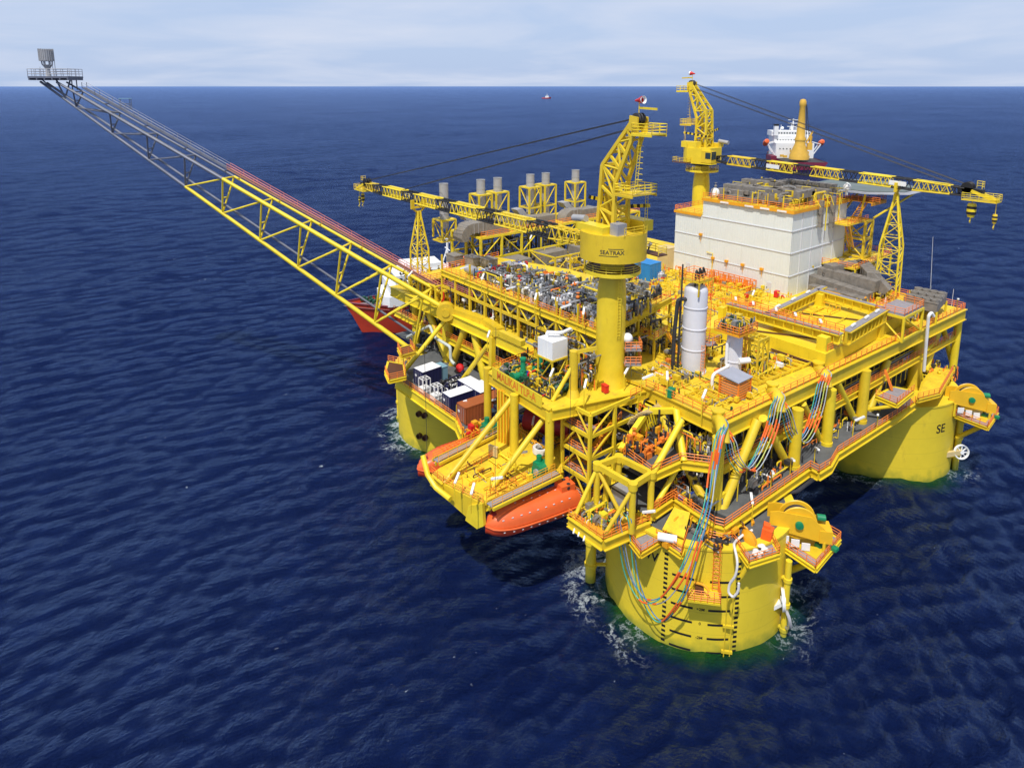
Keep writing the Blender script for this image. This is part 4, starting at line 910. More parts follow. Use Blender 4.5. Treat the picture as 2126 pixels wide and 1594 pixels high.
# stair landing at the right end, with balconies
m = MB().bx(69, 78.5, 13.6, hy0-.05, 41.0, 41.2); lnd = m.build('stair_landing', YDK, AB)
sub(MB().rail([(69, 17.4, 41.2), (69, 13.7, 41.2), (78.4, 13.7, 41.2)], 1.2).rail([(77, 11, hr+.1), (77, 17, hr+.1)]), 'railing', ORG, lnd)
sub(MB().stairs((73, 14.8, 41.2), (79.5, 14.8, hr+.3), 1.2).stairs((72.2, 14.0, 36), (69.5, 14, 41.1), 1), 'stair', YORG, lnd)
m = MB().bx(77, 84, 12.5, 20, hr-.1, hr+.1).beam((77, 12.6, hr-.4), (84, 12.6, hr-.4), .3, .6); bl = m.build('roof_balcony', YORG, AB)
sub(MB().rail([(77.5, 12.6, hr+.1), (84, 12.6, hr+.1), (84, 19.8, hr+.1)]), 'railing', ORG, bl)
frame(MB(), 77, 80.5, 13.5, 18, (ZT, 33, 37, 41), .5, diag=True, r=.16).build('stair_tower', YEL2, AB)
# helideck behind the block
HD = thing('helideck', 'thin grey green helideck seen edge on behind the white block', 'helideck', (90, 14, 47.6))
hc = at(1800, 384, 47.8); hp = [V((hc.x+10.5*math.cos(R_(22.5+45*i)), hc.y+10.5*math.sin(R_(22.5+45*i)), 0)) for i in range(8)]
MB().prism([(p.x, p.y) for p in hp], 47.4, 47.8).build('landing_deck', mat('helideck_green', (.15, .18, .17), .7, var=.2), HD)
m = MB()
for a, b in zip(hp, hp[1:]+hp[:1]): m.slab([a*1+V((0,0,47.5)), b*1+V((0,0,47.5)), (b-V((hc.x,hc.y,0)))*1.12+V((hc.x,hc.y,47.2)), (a-V((hc.x,hc.y,0)))*1.12+V((hc.x,hc.y,47.2))], (0,0,1), .08)
m.build('safety_net', GAL, HD)
m = MB()
for a in hp[::2]: m.tube((77.5, a.y*.5+8, 42), a+V((0,0,47.4)), .25, 8).cut()
m.build_each('support_strut', YEL2, HD)
# orange rack against the block's foot
a = at(1530, 592, ZT); t = thing('orange_basket_rack', 'orange wire rack standing at the foot of the white block', 'rack', (hx-1.8, a.y, ZT))
y0_ = a.y-5.0; m = MB()
frame(m, hx-2.4, hx-1.0, y0_, y0_+10.5, (ZT, ZT+1.2, ZT+2.4), .16, 1, 8)
for i in range(22): m.bx(hx-2.42, hx-2.36, y0_+i*.48, y0_+i*.48+.2, ZT+.1, ZT+2.3)
m.build('wire_frame', ORG, t); MB().bx(hx-2.2, hx-1.1, y0_+.2, y0_+10.3, ZT+.15, ZT+1.0).build('stored_gear', YORG, t)
# ================================================================ canopy roof and HVAC ducts right of the block
CP = thing('duct_canopy', 'yellow flat canopy with orange rails right of the white block', 'canopy', (70, 12, ZT))
c = [at(*p, z=33.2) for p in ((1672, 553), (1705, 528), (1793, 512), (1850, 532))]; c = [at(1690, 543, z=32.6), at(1776, 560, z=32.6), at(1850, 527, z=32.6), at(1775, 514, z=32.6)]
MB().prism([(p.x, p.y) for p in c], 32.4, 32.6).build('roof', YEL, CP)
m = MB().rail([p for p in c]+[c[0]], 1.2, 1.6, .055); m.build('railing', ORG, CP)
m = MB()
for p in c: m.beam((p.x, p.y, ZT), (p.x, p.y, 32.5), .3).cut()
m.build_each('post', YEL2, CP)
HV = thing('ventilation_duct', 'bulky grey brown ventilation ducting on the deck beside the right lattice tower', 'duct', (62, 8, ZT))
m = MB(); Z0 = ZT+1.6
g = lambda x, y, z: tuple(at(x, y, z))
ducting(m, [g(1680, 578, Z0+.6), g(1745, 600, Z0+.4), g(1798, 617, Z0)], 2.4, 2.2); ducting(m, [g(1710, 566, 31.2), g(1760, 578, 31.2), g(1815, 592, 31)], 2.4, 2.2)
ducting(m, [g(1688, 601, ZT+1.1), g(1745, 615, ZT+1.1), g(1790, 628, ZT+1.1)], 2.0, 2.0); ducting(m, [g(1725, 560, 32), g(1790, 552, 32), g(1812, 576, 32), g(1835, 600, 30)], 2.6, 2.2)
m.build('duct_run', DUCT2, HV); q_ = at(1750, 590, ZT); clutter((q_.x-9, q_.x+7, q_.y-4, q_.y+4), ZT+.1, 32.5, 90, random.Random(6), {'d': (DUCT2, 4), 'y': (YEL2, 2), 's': (STL, 1)}, HV, 'duct_pipework', .5, .26)
m = MB()
for x, y in ((1692, 585), (1720, 590), (1745, 598), (1765, 604), (1790, 612), (1702, 570), (1760, 570), (1800, 575)):
    p = at(x, y, ZT); m.pipe([(p.x, p.y, ZT), (p.x, p.y, 33), (p.x+2.6, p.y, 33), (p.x+2.6, p.y, 31.5)], .13, 5).cut()
m.build_each('hanger_frame', YEL2, HV)
HV2 = thing('louvred_duct_bank', 'brown grey bank of fan units on the far right deck corner', 'fan bank', (72, 1, ZT))
a = at(1872, 640, 31); m = MB(); pts = [at(*p, z=32.2) for p in ((1878, 608), (1948, 622), (1968, 600), (1905, 588))]
m.prism([(p.x, p.y) for p in pts], ZT+2.2, 31.2); m.build('casing', DUCT2, HV2); m = MB()
for p in pts: m.tube((p.x,p.y,ZT), (p.x,p.y,ZT+2.3), .2, 6).cut()
m.build_each('leg', YEL2, HV2); m = MB()
for i in range(4):
    for j in range(3):
        p = pts[0].lerp(pts[1], (i+.5)/4).lerp(pts[3].lerp(pts[2], (i+.5)/4), (j+.5)/3); m.lathe((p.x, p.y, 31.2), [(.7,0),(.75,.55),(.55,.55),(.5,.1),(0,.1)], 10).cut()
m.build_each('fan_cowl', DUCT, HV2); m = MB()
for i in range(5): p = pts[0].lerp(pts[3], i/4); q = pts[1].lerp(pts[2], i/4); m.beam(V((p.x,p.y,31.35)), V((q.x,q.y,31.35)), .18).cut()
m.build_each('cover_bar', DUCT, HV2)
# fan platform in front of it: framed box with a planked roof
FB = thing('framed_service_platform', 'yellow framed service platform with grey top and orange rails, right deck edge', 'service platform', (60, -4, ZT))
pts = [at(*p, z=32.2) for p in ((1818, 641), (1878, 656), (1917, 636), (1862, 621))]
MB().prism([(p.x, p.y) for p in pts], 31.9, 32.2).build('top', GRT, FB); MB().rail(pts+[pts[0]], 1.2, 1.5, .055).build('railing', ORG, FB)
m = MB()
for i, p in enumerate(pts): m.beam((p.x,p.y,ZT), (p.x,p.y,32), .35); q = pts[(i+1)%4]; m.beam((p.x,p.y,31.8), (q.x,q.y,31.8), .3, .45); m.beam((p.x,p.y,ZT+.3), (q.x,q.y,ZT+.3), .3, .4); m.tube((p.x,p.y,31.8), (q.x,q.y,ZT+.3), .16, 6)
m.build('frame', YEL2, FB)
# ================================================================ gantry and raised hatch deck in the middle
RDK = thing('raised_hatch_deck', 'raised yellow hatch deck under the walkway gantry', 'hatch deck', (35, 5, ZT))
w0 = at(1598, 727, ZT); w1 = at(1712, 766, ZT); far0 = at(1660, 640, ZT+2.6); far1 = at(1850, 690, ZT)
rp = [(w0.x, w0.y), (w1.x, w1.y), (58, -4.0), (52, 13), (26, 16.5), (20, 14)]
MB().prism(rp, ZT+.1, ZT+2.4).build('coaming', YEL, RDK)
m = MB(); d = (w1-w0).normalized(); nn = V((-abs(d.y), -.5, 0)).normalized()
m.tube(w0+V((-.5,-.4,.5)), w1+V((-.5,-.4,.5)), .16, 8).tube(w0+V((-.9,-.6,.3)), w1+V((-.9,-.6,.3)), .12, 8); m.build('drain_pipe', BRWN, RDK)
MB().rail([V((w1.x+1, w1.y+.3, ZT+2.4)), V((40, -4.2, ZT+2.4)), V((57, -3.9, ZT+2.4))], 1.2, 1.8, .055).build('railing', ORG, RDK)
MB().beam(V((24, 9, ZT+2.5)), V((30, -1.5, ZT+2.5)), .5, .15).cut().beam(V((38, 10, ZT+2.5)), V((44, -1.5, ZT+2.5)), .5, .15).build_each('hatch_rail', BRWN, RDK)
GZ = hz(694, at(1706, 757, ZT)); GT = thing('walkway_gantry', 'yellow elevated walkway gantry forming a square ring over the deck', 'gantry', (32, 4, ZT))
gp = [at(*p, z=GZ) for p in ((1512, 630), (1747, 694), (1838, 640), (1697, 601), (1592, 651))]
def girder(a, b, w=1.5, h=1.7, par=GT, top=GRT, rails=True, rm=ORG):
    m = MB().beam(a-V((0,0,h/2)), b-V((0,0,h/2)), w*.25, h-.2).beam(a-V((0,0,.08)), b-V((0,0,.08)), w, .16).beam(a-V((0,0,h-.1)), b-V((0,0,h-.1)), w*.8, .18)
    n = int((b-a).length/1.6); d = (b-a).normalized(); sd = V((-d.y, d.x, 0))
    for i in range(n): p = a.lerp(b, (i+.5)/n)-V((0,0,h/2)); m.beam(p-sd*w*.4, p+sd*w*.4, .1, h-.3)
    g_ = m.build('girder', YEL2, par); sub(MB().beam(a+V((0,0,.06)), b+V((0,0,.06)), w*.7, .1), 'walkway', top, g_)
    if rails: sub(MB().rail([a+sd*w*.5, b+sd*w*.5], 1.2, 1.4, .06).rail([a-sd*w*.5, b-sd*w*.5], 1.2, 1.4, .06), 'railing', rm, g_)
    return g_
girder(gp[0], gp[1], 1.8, 1.6, rm=ORG); girder(gp[4], gp[3]+(gp[3]-gp[4])*.15, 1.3, 1.8, rails=False); girder(gp[3], gp[2], 1.2, 1.6, rails=False); girder(gp[1]+(gp[2]-gp[1])*.1, gp[2], 1.6, 2.2, rails=False)
for k, (x, y) in enumerate(((1706, 757), (1497, 690), (1618, 700), (1700, 648), (1822, 690))):
    p = at(x, y, ZT+(.0 if k in (0, 1) else 1)); m = MB().beam((p.x, p.y, ZT), (p.x, p.y, GZ-.3), 1.5 if k != 1 else 1.0); m.beam((p.x, p.y, ZT), (p.x, p.y, ZT+.25), 2.1); m.build('column', YEL, GT)
for f in (.07, .24, .45, .62, .83): p = gp[0].lerp(gp[1], f)+V((0,0,1.2)); MB().box(p, (1.6, .35, .3), .6).build('strip_light', WHT, GT)
for (a, b), f in (((gp[4], gp[3]), .2), ((gp[4], gp[3]), .5), ((gp[4], gp[3]), .8), ((gp[1], gp[2]), .25), ((gp[1], gp[2]), .55), ((gp[1], gp[2]), .8)):
    p = a.lerp(b, f)+V((0,0,.4)); MB().box(p, (1.5, .35, .3), .1).build('strip_light', WHT, GT)
# ================================================================ pipe rack module (process deck) along the left
RK = thing('process_module', 'open frame process module packed with grey pipework along the left', 'process module', (8, 40, ZT))
rA = at(918, 561, ZR); rB = at(1247, 692, ZR); rC = at(1392, 617, ZR); rD = V((rA.x+15, rA.y+1, ZR))
rp = [(p.x, p.y) for p in (rA, rB, rC)]+[(rC.x-1, rC.y+24), (rD.x, rD.y)]
MB().prism(rp, ZR-.25, ZR).build('process_deck', YDK, RK)
fascia([(rA.x, rA.y), (rB.x, rB.y)], ZR, 1.0, .4, par=RK); fascia([(rB.x, rB.y), (rC.x, rC.y)], ZR, 1.0, .4, par=RK)
railing([rA, rB], par=RK, r=.055); railing([rB, rC], par=RK, r=.055); railing([rA, rD], par=RK, r=.055)
m = MB(); dg = MB(); n = 9; z1 = 31.0
for i in range(n+1):
    p = rA.lerp(rB, i/n); m.beam((p.x, p.y, ZT), (p.x, p.y, ZR-.2), .42); q = rA.lerp(rB, min(1, (i+1)/n)); mid = (p+q)/2
    if i < n:
        if i >= 2: dg.tube((p.x, p.y, ZR-.8), (mid.x, mid.y, z1+.1), .15, 6); dg.tube((mid.x, mid.y, z1+.1), (q.x, q.y, ZR-.8), .15, 6)
    if i % 2 == 0: m.beam((p.x, p.y, ZR), (p.x, p.y, ZR+3.2), .3)
    elif i > 3: m.beam((p.x, p.y, ZR), (p.x, p.y, ZR+2.4), .26)
m.beam(V((rA.x, rA.y, z1)), V((rB.x, rB.y, z1)), .35, .5)
for i in range(4): p = rB.lerp(rC, (i+1)/4); m.beam((p.x, p.y, ZT), (p.x, p.y, ZR-.2), .4)
m.beam(V((rB.x, rB.y, z1)), V((rC.x, rC.y, z1)), .3, .45)
m.build('post_frame', YEL2, RK); dg.build('bracing', YEL2, RK)
railing([V((rA.x, rA.y, z1+.2)), V((rA.lerp(rB, .24).x, rA.lerp(rB, .24).y, z1+.2))], par=RK, mat_=PNK)
for k, (dx, dz, r, mt) in enumerate(((1.0, .65, .34, GAL), (1.9, .55, .3, WHT), (2.6, 1.3, .22, STL), (3.3, .5, .26, STL))):
    MB().tube(rA.lerp(rB, .02)+V((dx, 0, z1+dz-ZR)), rB+V((dx, 0, z1+dz-ZR)), r, 10).build('header_pipe', mt, RK)
rnd = random.Random(11)
PM = {'s': (STL, 6), 'g': (GAL, 3), 'y': (YEL2, 1.6), 'w': (WHT, .9), 'r': (RED, .25), 'o': (ORG, .5), 'b': (LBLU, .25), 'd': (DRK, 1.4)}
clutter((rB.x+.8, rB.x+13, rB.y+1, rB.y+22), ZR+.1, ZR+2.6, 620, rnd, PM, RK, 'process_pipework', .5, .24)
clutter((rA.x+1.0, rA.x+12, rB.y+22, rA.y-9), ZR+.1, ZR+2.2, 230, rnd, PM, RK, 'process_pipework', .5, .22)
clutter((rC.x-6, rC.x-.8, rC.y+.6, rC.y+14), ZR+.1, ZR+2.0, 130, rnd, {'s': (STL, 5), 'd': (DRK, 2), 'y': (YEL2, 1)}, RK, 'process_pipework', .5, .26)
clutter((-3.5, 4, 18, 58), ZT+.1, ZR-1.2, 420, rnd, {'d': (DRK, 3), 's': (STL, 4), 'y': (YEL2, 2), 'o': (ORG, .6), 'w': (WHT, .5), 'r': (RED, .2)}, RK, 'process_pipework', .3, .2)
clutter((0, 17, rB.y+.4, rB.y+6), ZT+.1, ZR-1.2, 160, rnd, {'d': (DRK, 3), 's': (STL, 4), 'y': (YEL2, 2)}, RK, 'process_pipework', .3, .2)
m = MB(); y = 20
while y < 58: h = rnd.uniform(2, 4.8); m.bx(4.6, 7.5, y, y+rnd.uniform(1.5, 3), ZT+.05, ZT+h); y += rnd.uniform(3, 4.5)
tag(m.build('equipment_cabinet', DRK, RK), kind='stuff')
# valve tops: white bend pipes along the rack edge
for x, y in ((1085, 603), (1103, 610), (1118, 617), (1150, 625), (1170, 628)):
    p = at(x, y, ZR+1.4); MB().pipe([p-V((0,0,1.4)), p+V((0,0,.3)), p+V((.3,-1.0,.7)), p+V((.5,-1.9,-.2))], .24, 8, .5).build('white_bend', WHT, RK)
p = at(1182, 620, ZR+1.8); MB().pipe([p+V((.8,1,-1.5)), p+V((.4,.5,.7)), p+V((-.6,-.6,.9)), p+V((-.8,-.8,-.5)), p+V((-.8,-.8,-6.0))], .28, 10, .6).build('white_riser', WHT, RK)
p = at(978, 560, ZR+1.1); MB().lathe(p-V((0,1.3,0)), [(0,-.2),(.6,-.1),(.85,.1),(.85,2.5),(.6,2.75),(0,2.85)], 16, V((0,1,0))).build('silver_drum', GAL, RK)
for x, y, mt in ((944, 537, DUCT), (982, 541, DUCT), (1015, 545, DUCT), (1060, 556, STK)):
    p = at(x, y, ZR+1); MB().box(p, (2.2, 3, 1.6)).box(p+V((0,0,.9)), (2.4, 3.2, .15)).build('cooler_box', mt, RK)
# ================================================================ turbine hall frames, stacks and ducts
TH_ = thing('turbine_module', 'yellow frame module carrying exhaust ducts behind the pipework', 'turbine module', (35, 70, ZT))
frame(MB(), 9, 60, 63, 74, (ZT, 33.5, 38.2), .45, 9, 2, True, .14).build('post_frame', YEL2, TH_)
MB().bx(8.8, 60.2, 62.8, 74.2, 38.2, 38.35).build('module_deck', YDK, TH_); railing([(9, 62.9), (60, 62.9)], 38.4, par=TH_)
clutter((10, 59, 62.8, 73), ZT, 37, 300, rnd, {'d': (DRK, 4), 's': (STL, 3), 'y': (YEL2, 1)}, TH_, 'turbine_pipework', .4, .3)
clutter((14, 52, 52, 62), ZT+.1, 33, 420, rnd, {'s': (STL, 4), 'g': (GAL, 2), 'y': (YEL2, 2), 'd': (DRK, 2), 'o': (ORG, .6), 'w': (WHT, .4)}, TH_, 'turbine_pipework', .45, .28)
m = MB()
for x0 in (12, 22, 32, 40, 48):
    y0 = 55+rnd.uniform(0, 3); m.bx(x0, x0+rnd.uniform(4, 7), y0, y0+4.5, ZT+2.4, ZT+6.5).cut()
m.build_each('air_intake', DUCT, TH_)
frame(MB(), 20, 42, 51.5, 60, (ZT, 31.2, 34.5), .3, 5, 1, True).build('intake_frame', YEL2, TH_)
nm = ('leftmost exhaust stack, partly behind the near crane\'s boom', 'exhaust stack, left one of the pair nearer the left', 'exhaust stack, right one of the pair nearer the left', 'exhaust stack, left one of the pair nearer the crane mast', 'exhaust stack, right one of the pair nearer the crane mast', 'exhaust stack standing alone nearest to the crane mast')
for (x, yt, yf, yb), lab in zip(((921, 381, 455, 600), (998, 373, 403, 470), (1033, 369, 398, 470), (1101, 362, 388, 470), (1133, 359, 383, 470), (1195, 353, 378, 450)), nm):
    T_ = at(x, yt, Y=69); zf = hz(yf, T_); zb_ = 38.3; w = 1.75
    s_t = thing('exhaust_stack', lab, 'exhaust stack', (T_.x, T_.y, zb_), 'exhaust stacks of the turbine module')
    MB().lathe((T_.x, T_.y, 0), [(.95, zb_+2), (.95, T_.z-.1), (1.0, T_.z-.1), (1.0, T_.z), (.85, T_.z), (.8, T_.z-1.5), (0, T_.z-1.5)], 20).lathe((T_.x, T_.y, 0), [(1.0, zf+1.2), (1.0, zf+1.35)], 20).build('flue', STK, s_t)
    zm = zb_+(zf-zb_)*.45 if x != 921 else zf-4.5
    frame(MB(), T_.x-w, T_.x+w, T_.y-w, T_.y+w, (zb_, zm, zf), .34, 1, 1, True, .11).build('support_frame', YEL2, s_t)
    MB().bx(T_.x-w-.1, T_.x+w+.1, T_.y-w-.1, T_.y-1.05, zf-.1, zf+.12).bx(T_.x-w-.1, T_.x+w+.1, T_.y+1.05, T_.y+w+.1, zf-.1, zf+.12).bx(T_.x-w-.1, T_.x-1.05, T_.y-1.05, T_.y+1.05, zf-.1, zf+.12).bx(T_.x+1.05, T_.x+w+.1, T_.y-1.05, T_.y+1.05, zf-.1, zf+.12).build('collar_platform', YEL2, s_t)
def elbow(x, y, lab, sc=1.0):
    """square exhaust duct: horizontal box turning down through a rounded elbow"""
    p = at(x, y, Y=66); o = thing('exhaust_duct', lab, 'duct', p, 'exhaust ducts below the stacks'); m = MB(); w = 1.6*sc
    prof = []; R = 2.7*sc
    for i in range(9):
        a = math.pi/2*i/8; prof.append((math.sin(a), math.cos(a)))
    out = [V((p.x+3.2*sc, 0, p.z+R*.5)), V((p.x, 0, p.z+R*.5))]+[V((p.x-R*s_, 0, p.z-R*.5+R*c_)) for s_, c_ in prof[1:]]+[V((p.x-R, 0, p.z-R*.8)), V((p.x-R*.35, 0, p.z-R*.8)), V((p.x-R*.3, 0, p.z-R*.4)), V((p.x, 0, p.z-R*.25)), V((p.x+3.2*sc, 0, p.z-R*.25))]
    n = len(out); m.add([(q.x, p.y-w, q.z) for q in out]+[(q.x, p.y+w, q.z) for q in out], [tuple(range(n)), tuple(range(2*n-1, n-1, -1))]+[(i+n, (i+1)%n+n, (i+1)%n, i) for i in range(n)])
    m.build('elbow', DUCT, o); m = MB()
    for i in (0, 1, 2): m.bx(p.x+.3+i*1.2, p.x+.42+i*1.2, p.y-w-.1, p.y+w+.1, p.z-R*.3, p.z+R*.55)
    m.build('stiffener', STK, o); MB().bx(p.x+3.2*sc, p.x+9*sc, p.y-w*1.3, p.y+w*1.3, p.z-R*.7, p.z+R*.45).build('silencer_box', DUCT, o)
    m = MB().slab([V((p.x+1, p.y+w+.2, p.z+R*.5)), V((p.x+3, p.y+w+.2, p.z+R*.5)), V((p.x+1.6, p.y+w+.2, p.z+R*1.1)), V((p.x-.2, p.y+w+.2, p.z+R*1.05))], (0,1,0), 2.2); m.build('transition_hood', STK, o)
elbow(972, 476, 'grey rounded duct elbow under the leftmost exhaust stack', 1.05); elbow(1084, 462, 'grey duct elbow half hidden behind the near crane\'s boom', .95); elbow(1180, 446, 'grey duct elbow left of the near crane\'s house', .95)
# ================================================================ process vessels
def vessel(x, yb, ytop, r, label, bands):
    p = at(x, yb, ZT); zt = hz(ytop, p); t = thing('process_vessel', label, 'vessel', p, 'white process vessels'); c = V((p.x, p.y, 0))
    prof = [(r+.35, ZT), (r+.35, ZT+.25), (r, ZT+.3), (r, zt-.8), (r*.92, zt-.35), (r*.7, zt), (0, zt+.15)]
    MB().lathe(c, prof, 36).build('shell', VES, t)
    for f in bands: z = ZT+(zt-ZT)*f; MB().lathe(c, [(r, z-.12), (r+.1, z-.08), (r+.1, z+.08), (r, z+.12)], 36, cap=False).build('stiffener_ring', VES, t)
    return t, c, zt, p
t, c, zt, p = vessel(1437, 770, 592, 1.72, 'tall white process vessel with two rings and a railed top', (.28, .52, .76))
m = MB().box(c+V((.2,.2,zt+.9)), (3.6, 3.6, .2)); 
for i, j in ((1,1),(1,-1),(-1,1),(-1,-1)): m.beam(c+V((1.5*i,1.5*j,zt-1.2)), c+V((1.7*i,1.7*j,zt+.9)), .2)
pf = m.build('top_platform', YEL2, t); q = [c+V((.2+1.8*i, .2+1.8*j, zt+1)) for i, j in ((1,1),(-1,1),(-1,-1),(1,-1),(1,1))]
sub(MB().rail(q, 1.2, 1.2, .055), 'railing', ORG, pf)
m = MB()
for k in range(5): a = c+V((-.9+.45*k, -.4+.3*(k%2), zt)); m.pipe([a, a+V((0,0,1.9+.2*k)), a+V((.5,.2,2.3)), a+V((1.0,.2,1.3))], .14, 6, .4)
m.build('top_pipework', DRK, t)
MB().tube(c+V((-2.3,.9,ZT)), c+V((-2.3,.9,zt+3.4)), .13, 6).tube(c+V((-2.0,1.2,ZT)), c+V((-2.0,1.2,zt-2)), .18, 6).pipe([c+V((-1.5,.5,zt-2)), c+V((-2.4,1.4,zt-2)), c+V((-2.7,1.6,ZT+6)), c+V((-2.7,1.6,ZT))], .3, 8, .7).build('riser_pipe', DRK, t)
sd_ = V((RT.x, RT.y, 0)); a = c+sd_*1.1-V((FW.x, FW.y, 0))*1.5; b = c+sd_*1.95-V((FW.x,FW.y,0))*.4
m = MB().ladder(V((a.x,a.y,ZT)), V((a.x,a.y,ZT+4.8)), sd_, .6).ladder(V((b.x,b.y,ZT+4)), V((b.x,b.y,zt+1)), sd_, .6)
for k in range(10):
    z = ZT+5+k*.85; 
    if z < zt: m.lathe((b.x, b.y, z), [(.42,0),(.46,.06)], 8, cap=False)
m.build('caged_ladder', ORG, t)
m = MB().box(c+sd_*2.6+V((0,0,ZT+4.4)), (1.7, 1.7, .15), AZ); pf = m.build('side_platform', GRT, t); q = [c+sd_*2.6+V((.9*i,.9*j,ZT+4.5)) for i, j in ((1,1),(1,-1),(-1,-1))]
sub(MB().rail(q, 1.1, 1, .05), 'railing', ORG, pf)
t, c, zt, p = vessel(1521, 785, 690, 1.12, 'shorter white process vessel with a piled-up railed platform on top', (.4,))
m = MB().box(c+V((0,0,zt+.4)), (4.6, 4.2, .3)); pf = m.build('top_platform', YORG, t); q = [c+V((2.3*i, 2.1*j, zt+.5)) for i, j in ((1,1),(-1,1),(-1,-1),(1,-1),(1,1))]
sub(MB().rail(q, 1.2, 1.1, .055), 'railing', ORG, pf)
rnd = random.Random(21)
clutter((c.x-2, c.x+2, c.y-1.8, c.y+1.8), zt+.6, zt+2.4, 70, rnd, {'y': (YEL2, 2), 's': (STL, 2), 'd': (DGRN, 1)}, t, 'valve_cluster', .4, .13)
m = MB().tube(c+V((-.6,-1.2,ZT+3.2)), c+V((1.0,-1.9,ZT+3.2)), .45, 12); m.build('nozzle', WHT, t)
m = MB(); b = c+sd_*1.5; m.ladder(V((b.x,b.y,ZT)), V((b.x,b.y,zt+1)), sd_, .6); m.build('ladder', ORG, t)
p0 = at(1478, 806, ZT); w = [V((p0.x,p0.y,ZT)), V((p0.x,p0.y,ZT+2.1)), at(1512, 760, ZT+2.2), V((c.x-1.3,c.y+.4,ZT+2.4)), V((c.x-1.3,c.y+.4,zt-1.2)), V((c.x-.4,c.y,zt-.4))]
MB().pipe(w, .24, 10, .8).build('white_pipe', WHT, t)
# open yellow frame tower next to it
p = at(1562, 775, ZT); t = thing('pipe_support_tower', 'small open yellow frame tower beside the shorter white vessel', 'frame tower', p)
frame(MB(), p.x-1.4, p.x+1.4, p.y-1.5, p.y+1.5, (ZT, ZT+2.8, ZT+5.6, ZT+5.9), .22, 2, 2, True, .07).build('frame', YEL2, t)
MB().beam((p.x-1.4,p.y,ZT+5.8),(p.x+1.4,p.y,ZT+5.8),.2).beam((p.x,p.y-1.5,ZT+5.8),(p.x,p.y+1.5,ZT+5.8),.2).build('top_grid', YEL2, t)
clutter((p.x-1.6, p.x+1.6, p.y-1.6, p.y+1.6), ZT, ZT+2.4, 60, rnd, {'d': (DGRN, 2), 's': (STL, 2), 'y': (YEL2, 2)}, t, 'valve_cluster', .5, .14)
# caged box with a grey panel roof
p = at(1531, 835, ZT); t = thing('caged_skid', 'orange slatted cage with a tilted grey panel roof near the deck corner', 'caged skid', p); a = p+V((1.4, 1.4, 0))
m = MB(); zz = ZT+2.9
for i, j in ((1,1),(1,-1),(-1,1),(-1,-1)): m.beam(a+V((1.5*i,1.5*j,0)), a+V((1.5*i,1.5*j,zz-ZT)), .16)
for k in range(7):
    z = .3+k*.38
    for s, e_ in (((-1,-1),(1,-1)),((-1,-1),(-1,1)),((1,-1),(1,1)),((-1,1),(1,1))): m.beam(a+V((1.5*s[0],1.5*s[1],z)), a+V((1.5*e_[0],1.5*e_[1],z)), .1)
m.build('slatted_cage', ORG, t); MB().bx(a.x-1.3, a.x+1.3, a.y-1.3, a.y+1.3, ZT, ZT+2.2).build('core', CRM, t)
MB().box(a+V((0,0,3.1)), (3.5, 3.3, .14), 0, .12).build('panel_roof', mat('panel_grey', (.34,.36,.42), .5), t)
# low hatch frames along the right edge
hf = thing('hatch_frame_row', 'row of low yellow grid hatch frames along the right deck edge', 'hatch frames', at(1560, 800, ZT))
A0, B0 = at(1462, 846, ZT), at(1688, 757, ZT); D0, C0 = at(1425, 826, ZT), at(1640, 743, ZT); n = 9
for i in range(n):
    if i == 3: continue
    q = [A0.lerp(B0, (i+.06)/n), A0.lerp(B0, (i+.94)/n), D0.lerp(C0, (i+.94)/n), D0.lerp(C0, (i+.06)/n)]; q = [v+V((0,0,.45)) for v in q]
    m = MB()
    for a, b in zip(q, q[1:]+q[:1]): m.beam(a, b, .14, .3)
    m.beam((q[0]+q[1])/2, (q[2]+q[3])/2, .1, .2)
    for v in q: m.beam(v-V((0,0,.45)), v, .12)
    f_ = m.build('hatch_frame', YEL2, hf); m = MB()
    for k in range(3): c_ = q[0].lerp(q[2], .25+.25*k)-V((0,0,.38)); m.box(c_+V((rnd.uniform(-.4,.4), rnd.uniform(-.3,.3), 0)), (rnd.uniform(.4,1), rnd.uniform(.4,.9), .15)).cut()
    sub_each(m, 'hatch_fitting', YORG, f_)
p = at(1424, 782, ZT); tag(MB().lathe(p, [(.65,0),(.65,.25),(1.15,.25),(1.15,0)], 20).build('hose_ring', DRK), 'black round ring lying on the deck in front of the tall white vessel', 'ring')
def boxthing(name, lab, cat, p, d, mt, rz=0, lid=None, feet=True, group=None, ribs=0, lidm=None):
    """chest or cabinet: body, lid and skid feet"""
    t = thing(name, lab, cat, p, group); c = V(p)+V((0,0,d[2]/2+.12)); m = MB().box(c, d, rz)
    for k in range(ribs):
        o = Matrix.Rotation(rz, 3, 'Z') @ V(((k+.5)/ribs*d[0]-d[0]/2, 0, 0)); m.box(c+o, (.12, d[1]+.12, d[2]-.1), rz)
    m.build('body', mt, t); MB().box(c+V((0,0,d[2]/2+.05)), (d[0]+.1, d[1]+.1, .12), rz).build('lid', lidm or mt, t)
    m = MB()
    for i in (-1, 1): o = Matrix.Rotation(rz, 3, 'Z') @ V((d[0]*.35*i, 0, 0)); m.box(V(p)+o+V((0,0,.06)), (.2, d[1], .12), rz).cut()
    m.build_each('skid', DRK, t); return t
boxthing('green_bin', 'green equipment chest at the front left railing of the main deck', 'chest', at(1392, 824, ZT), (1.3, .8, 1.0), GRN, .2)
boxthing('fire_cabinet', 'red fire cabinet on the crane deck edge beside the thick pedestal', 'fire cabinet', at(1256, 815, ZCR), (1.0, .6, 1.0), RED, 1.4)
boxthing('fire_cabinet', 'red box standing against the foot of the white block', 'fire cabinet', at(1612, 617, ZT), (1.2, .8, 1.1), RED, .2)
boxthing('cream_container', 'cream yellow cabin on the deck left of the near crane\'s drum house', 'cabin', at(1160, 578, ZT), (5.2, 4.2, 4.4), CRM, .1, ribs=4)
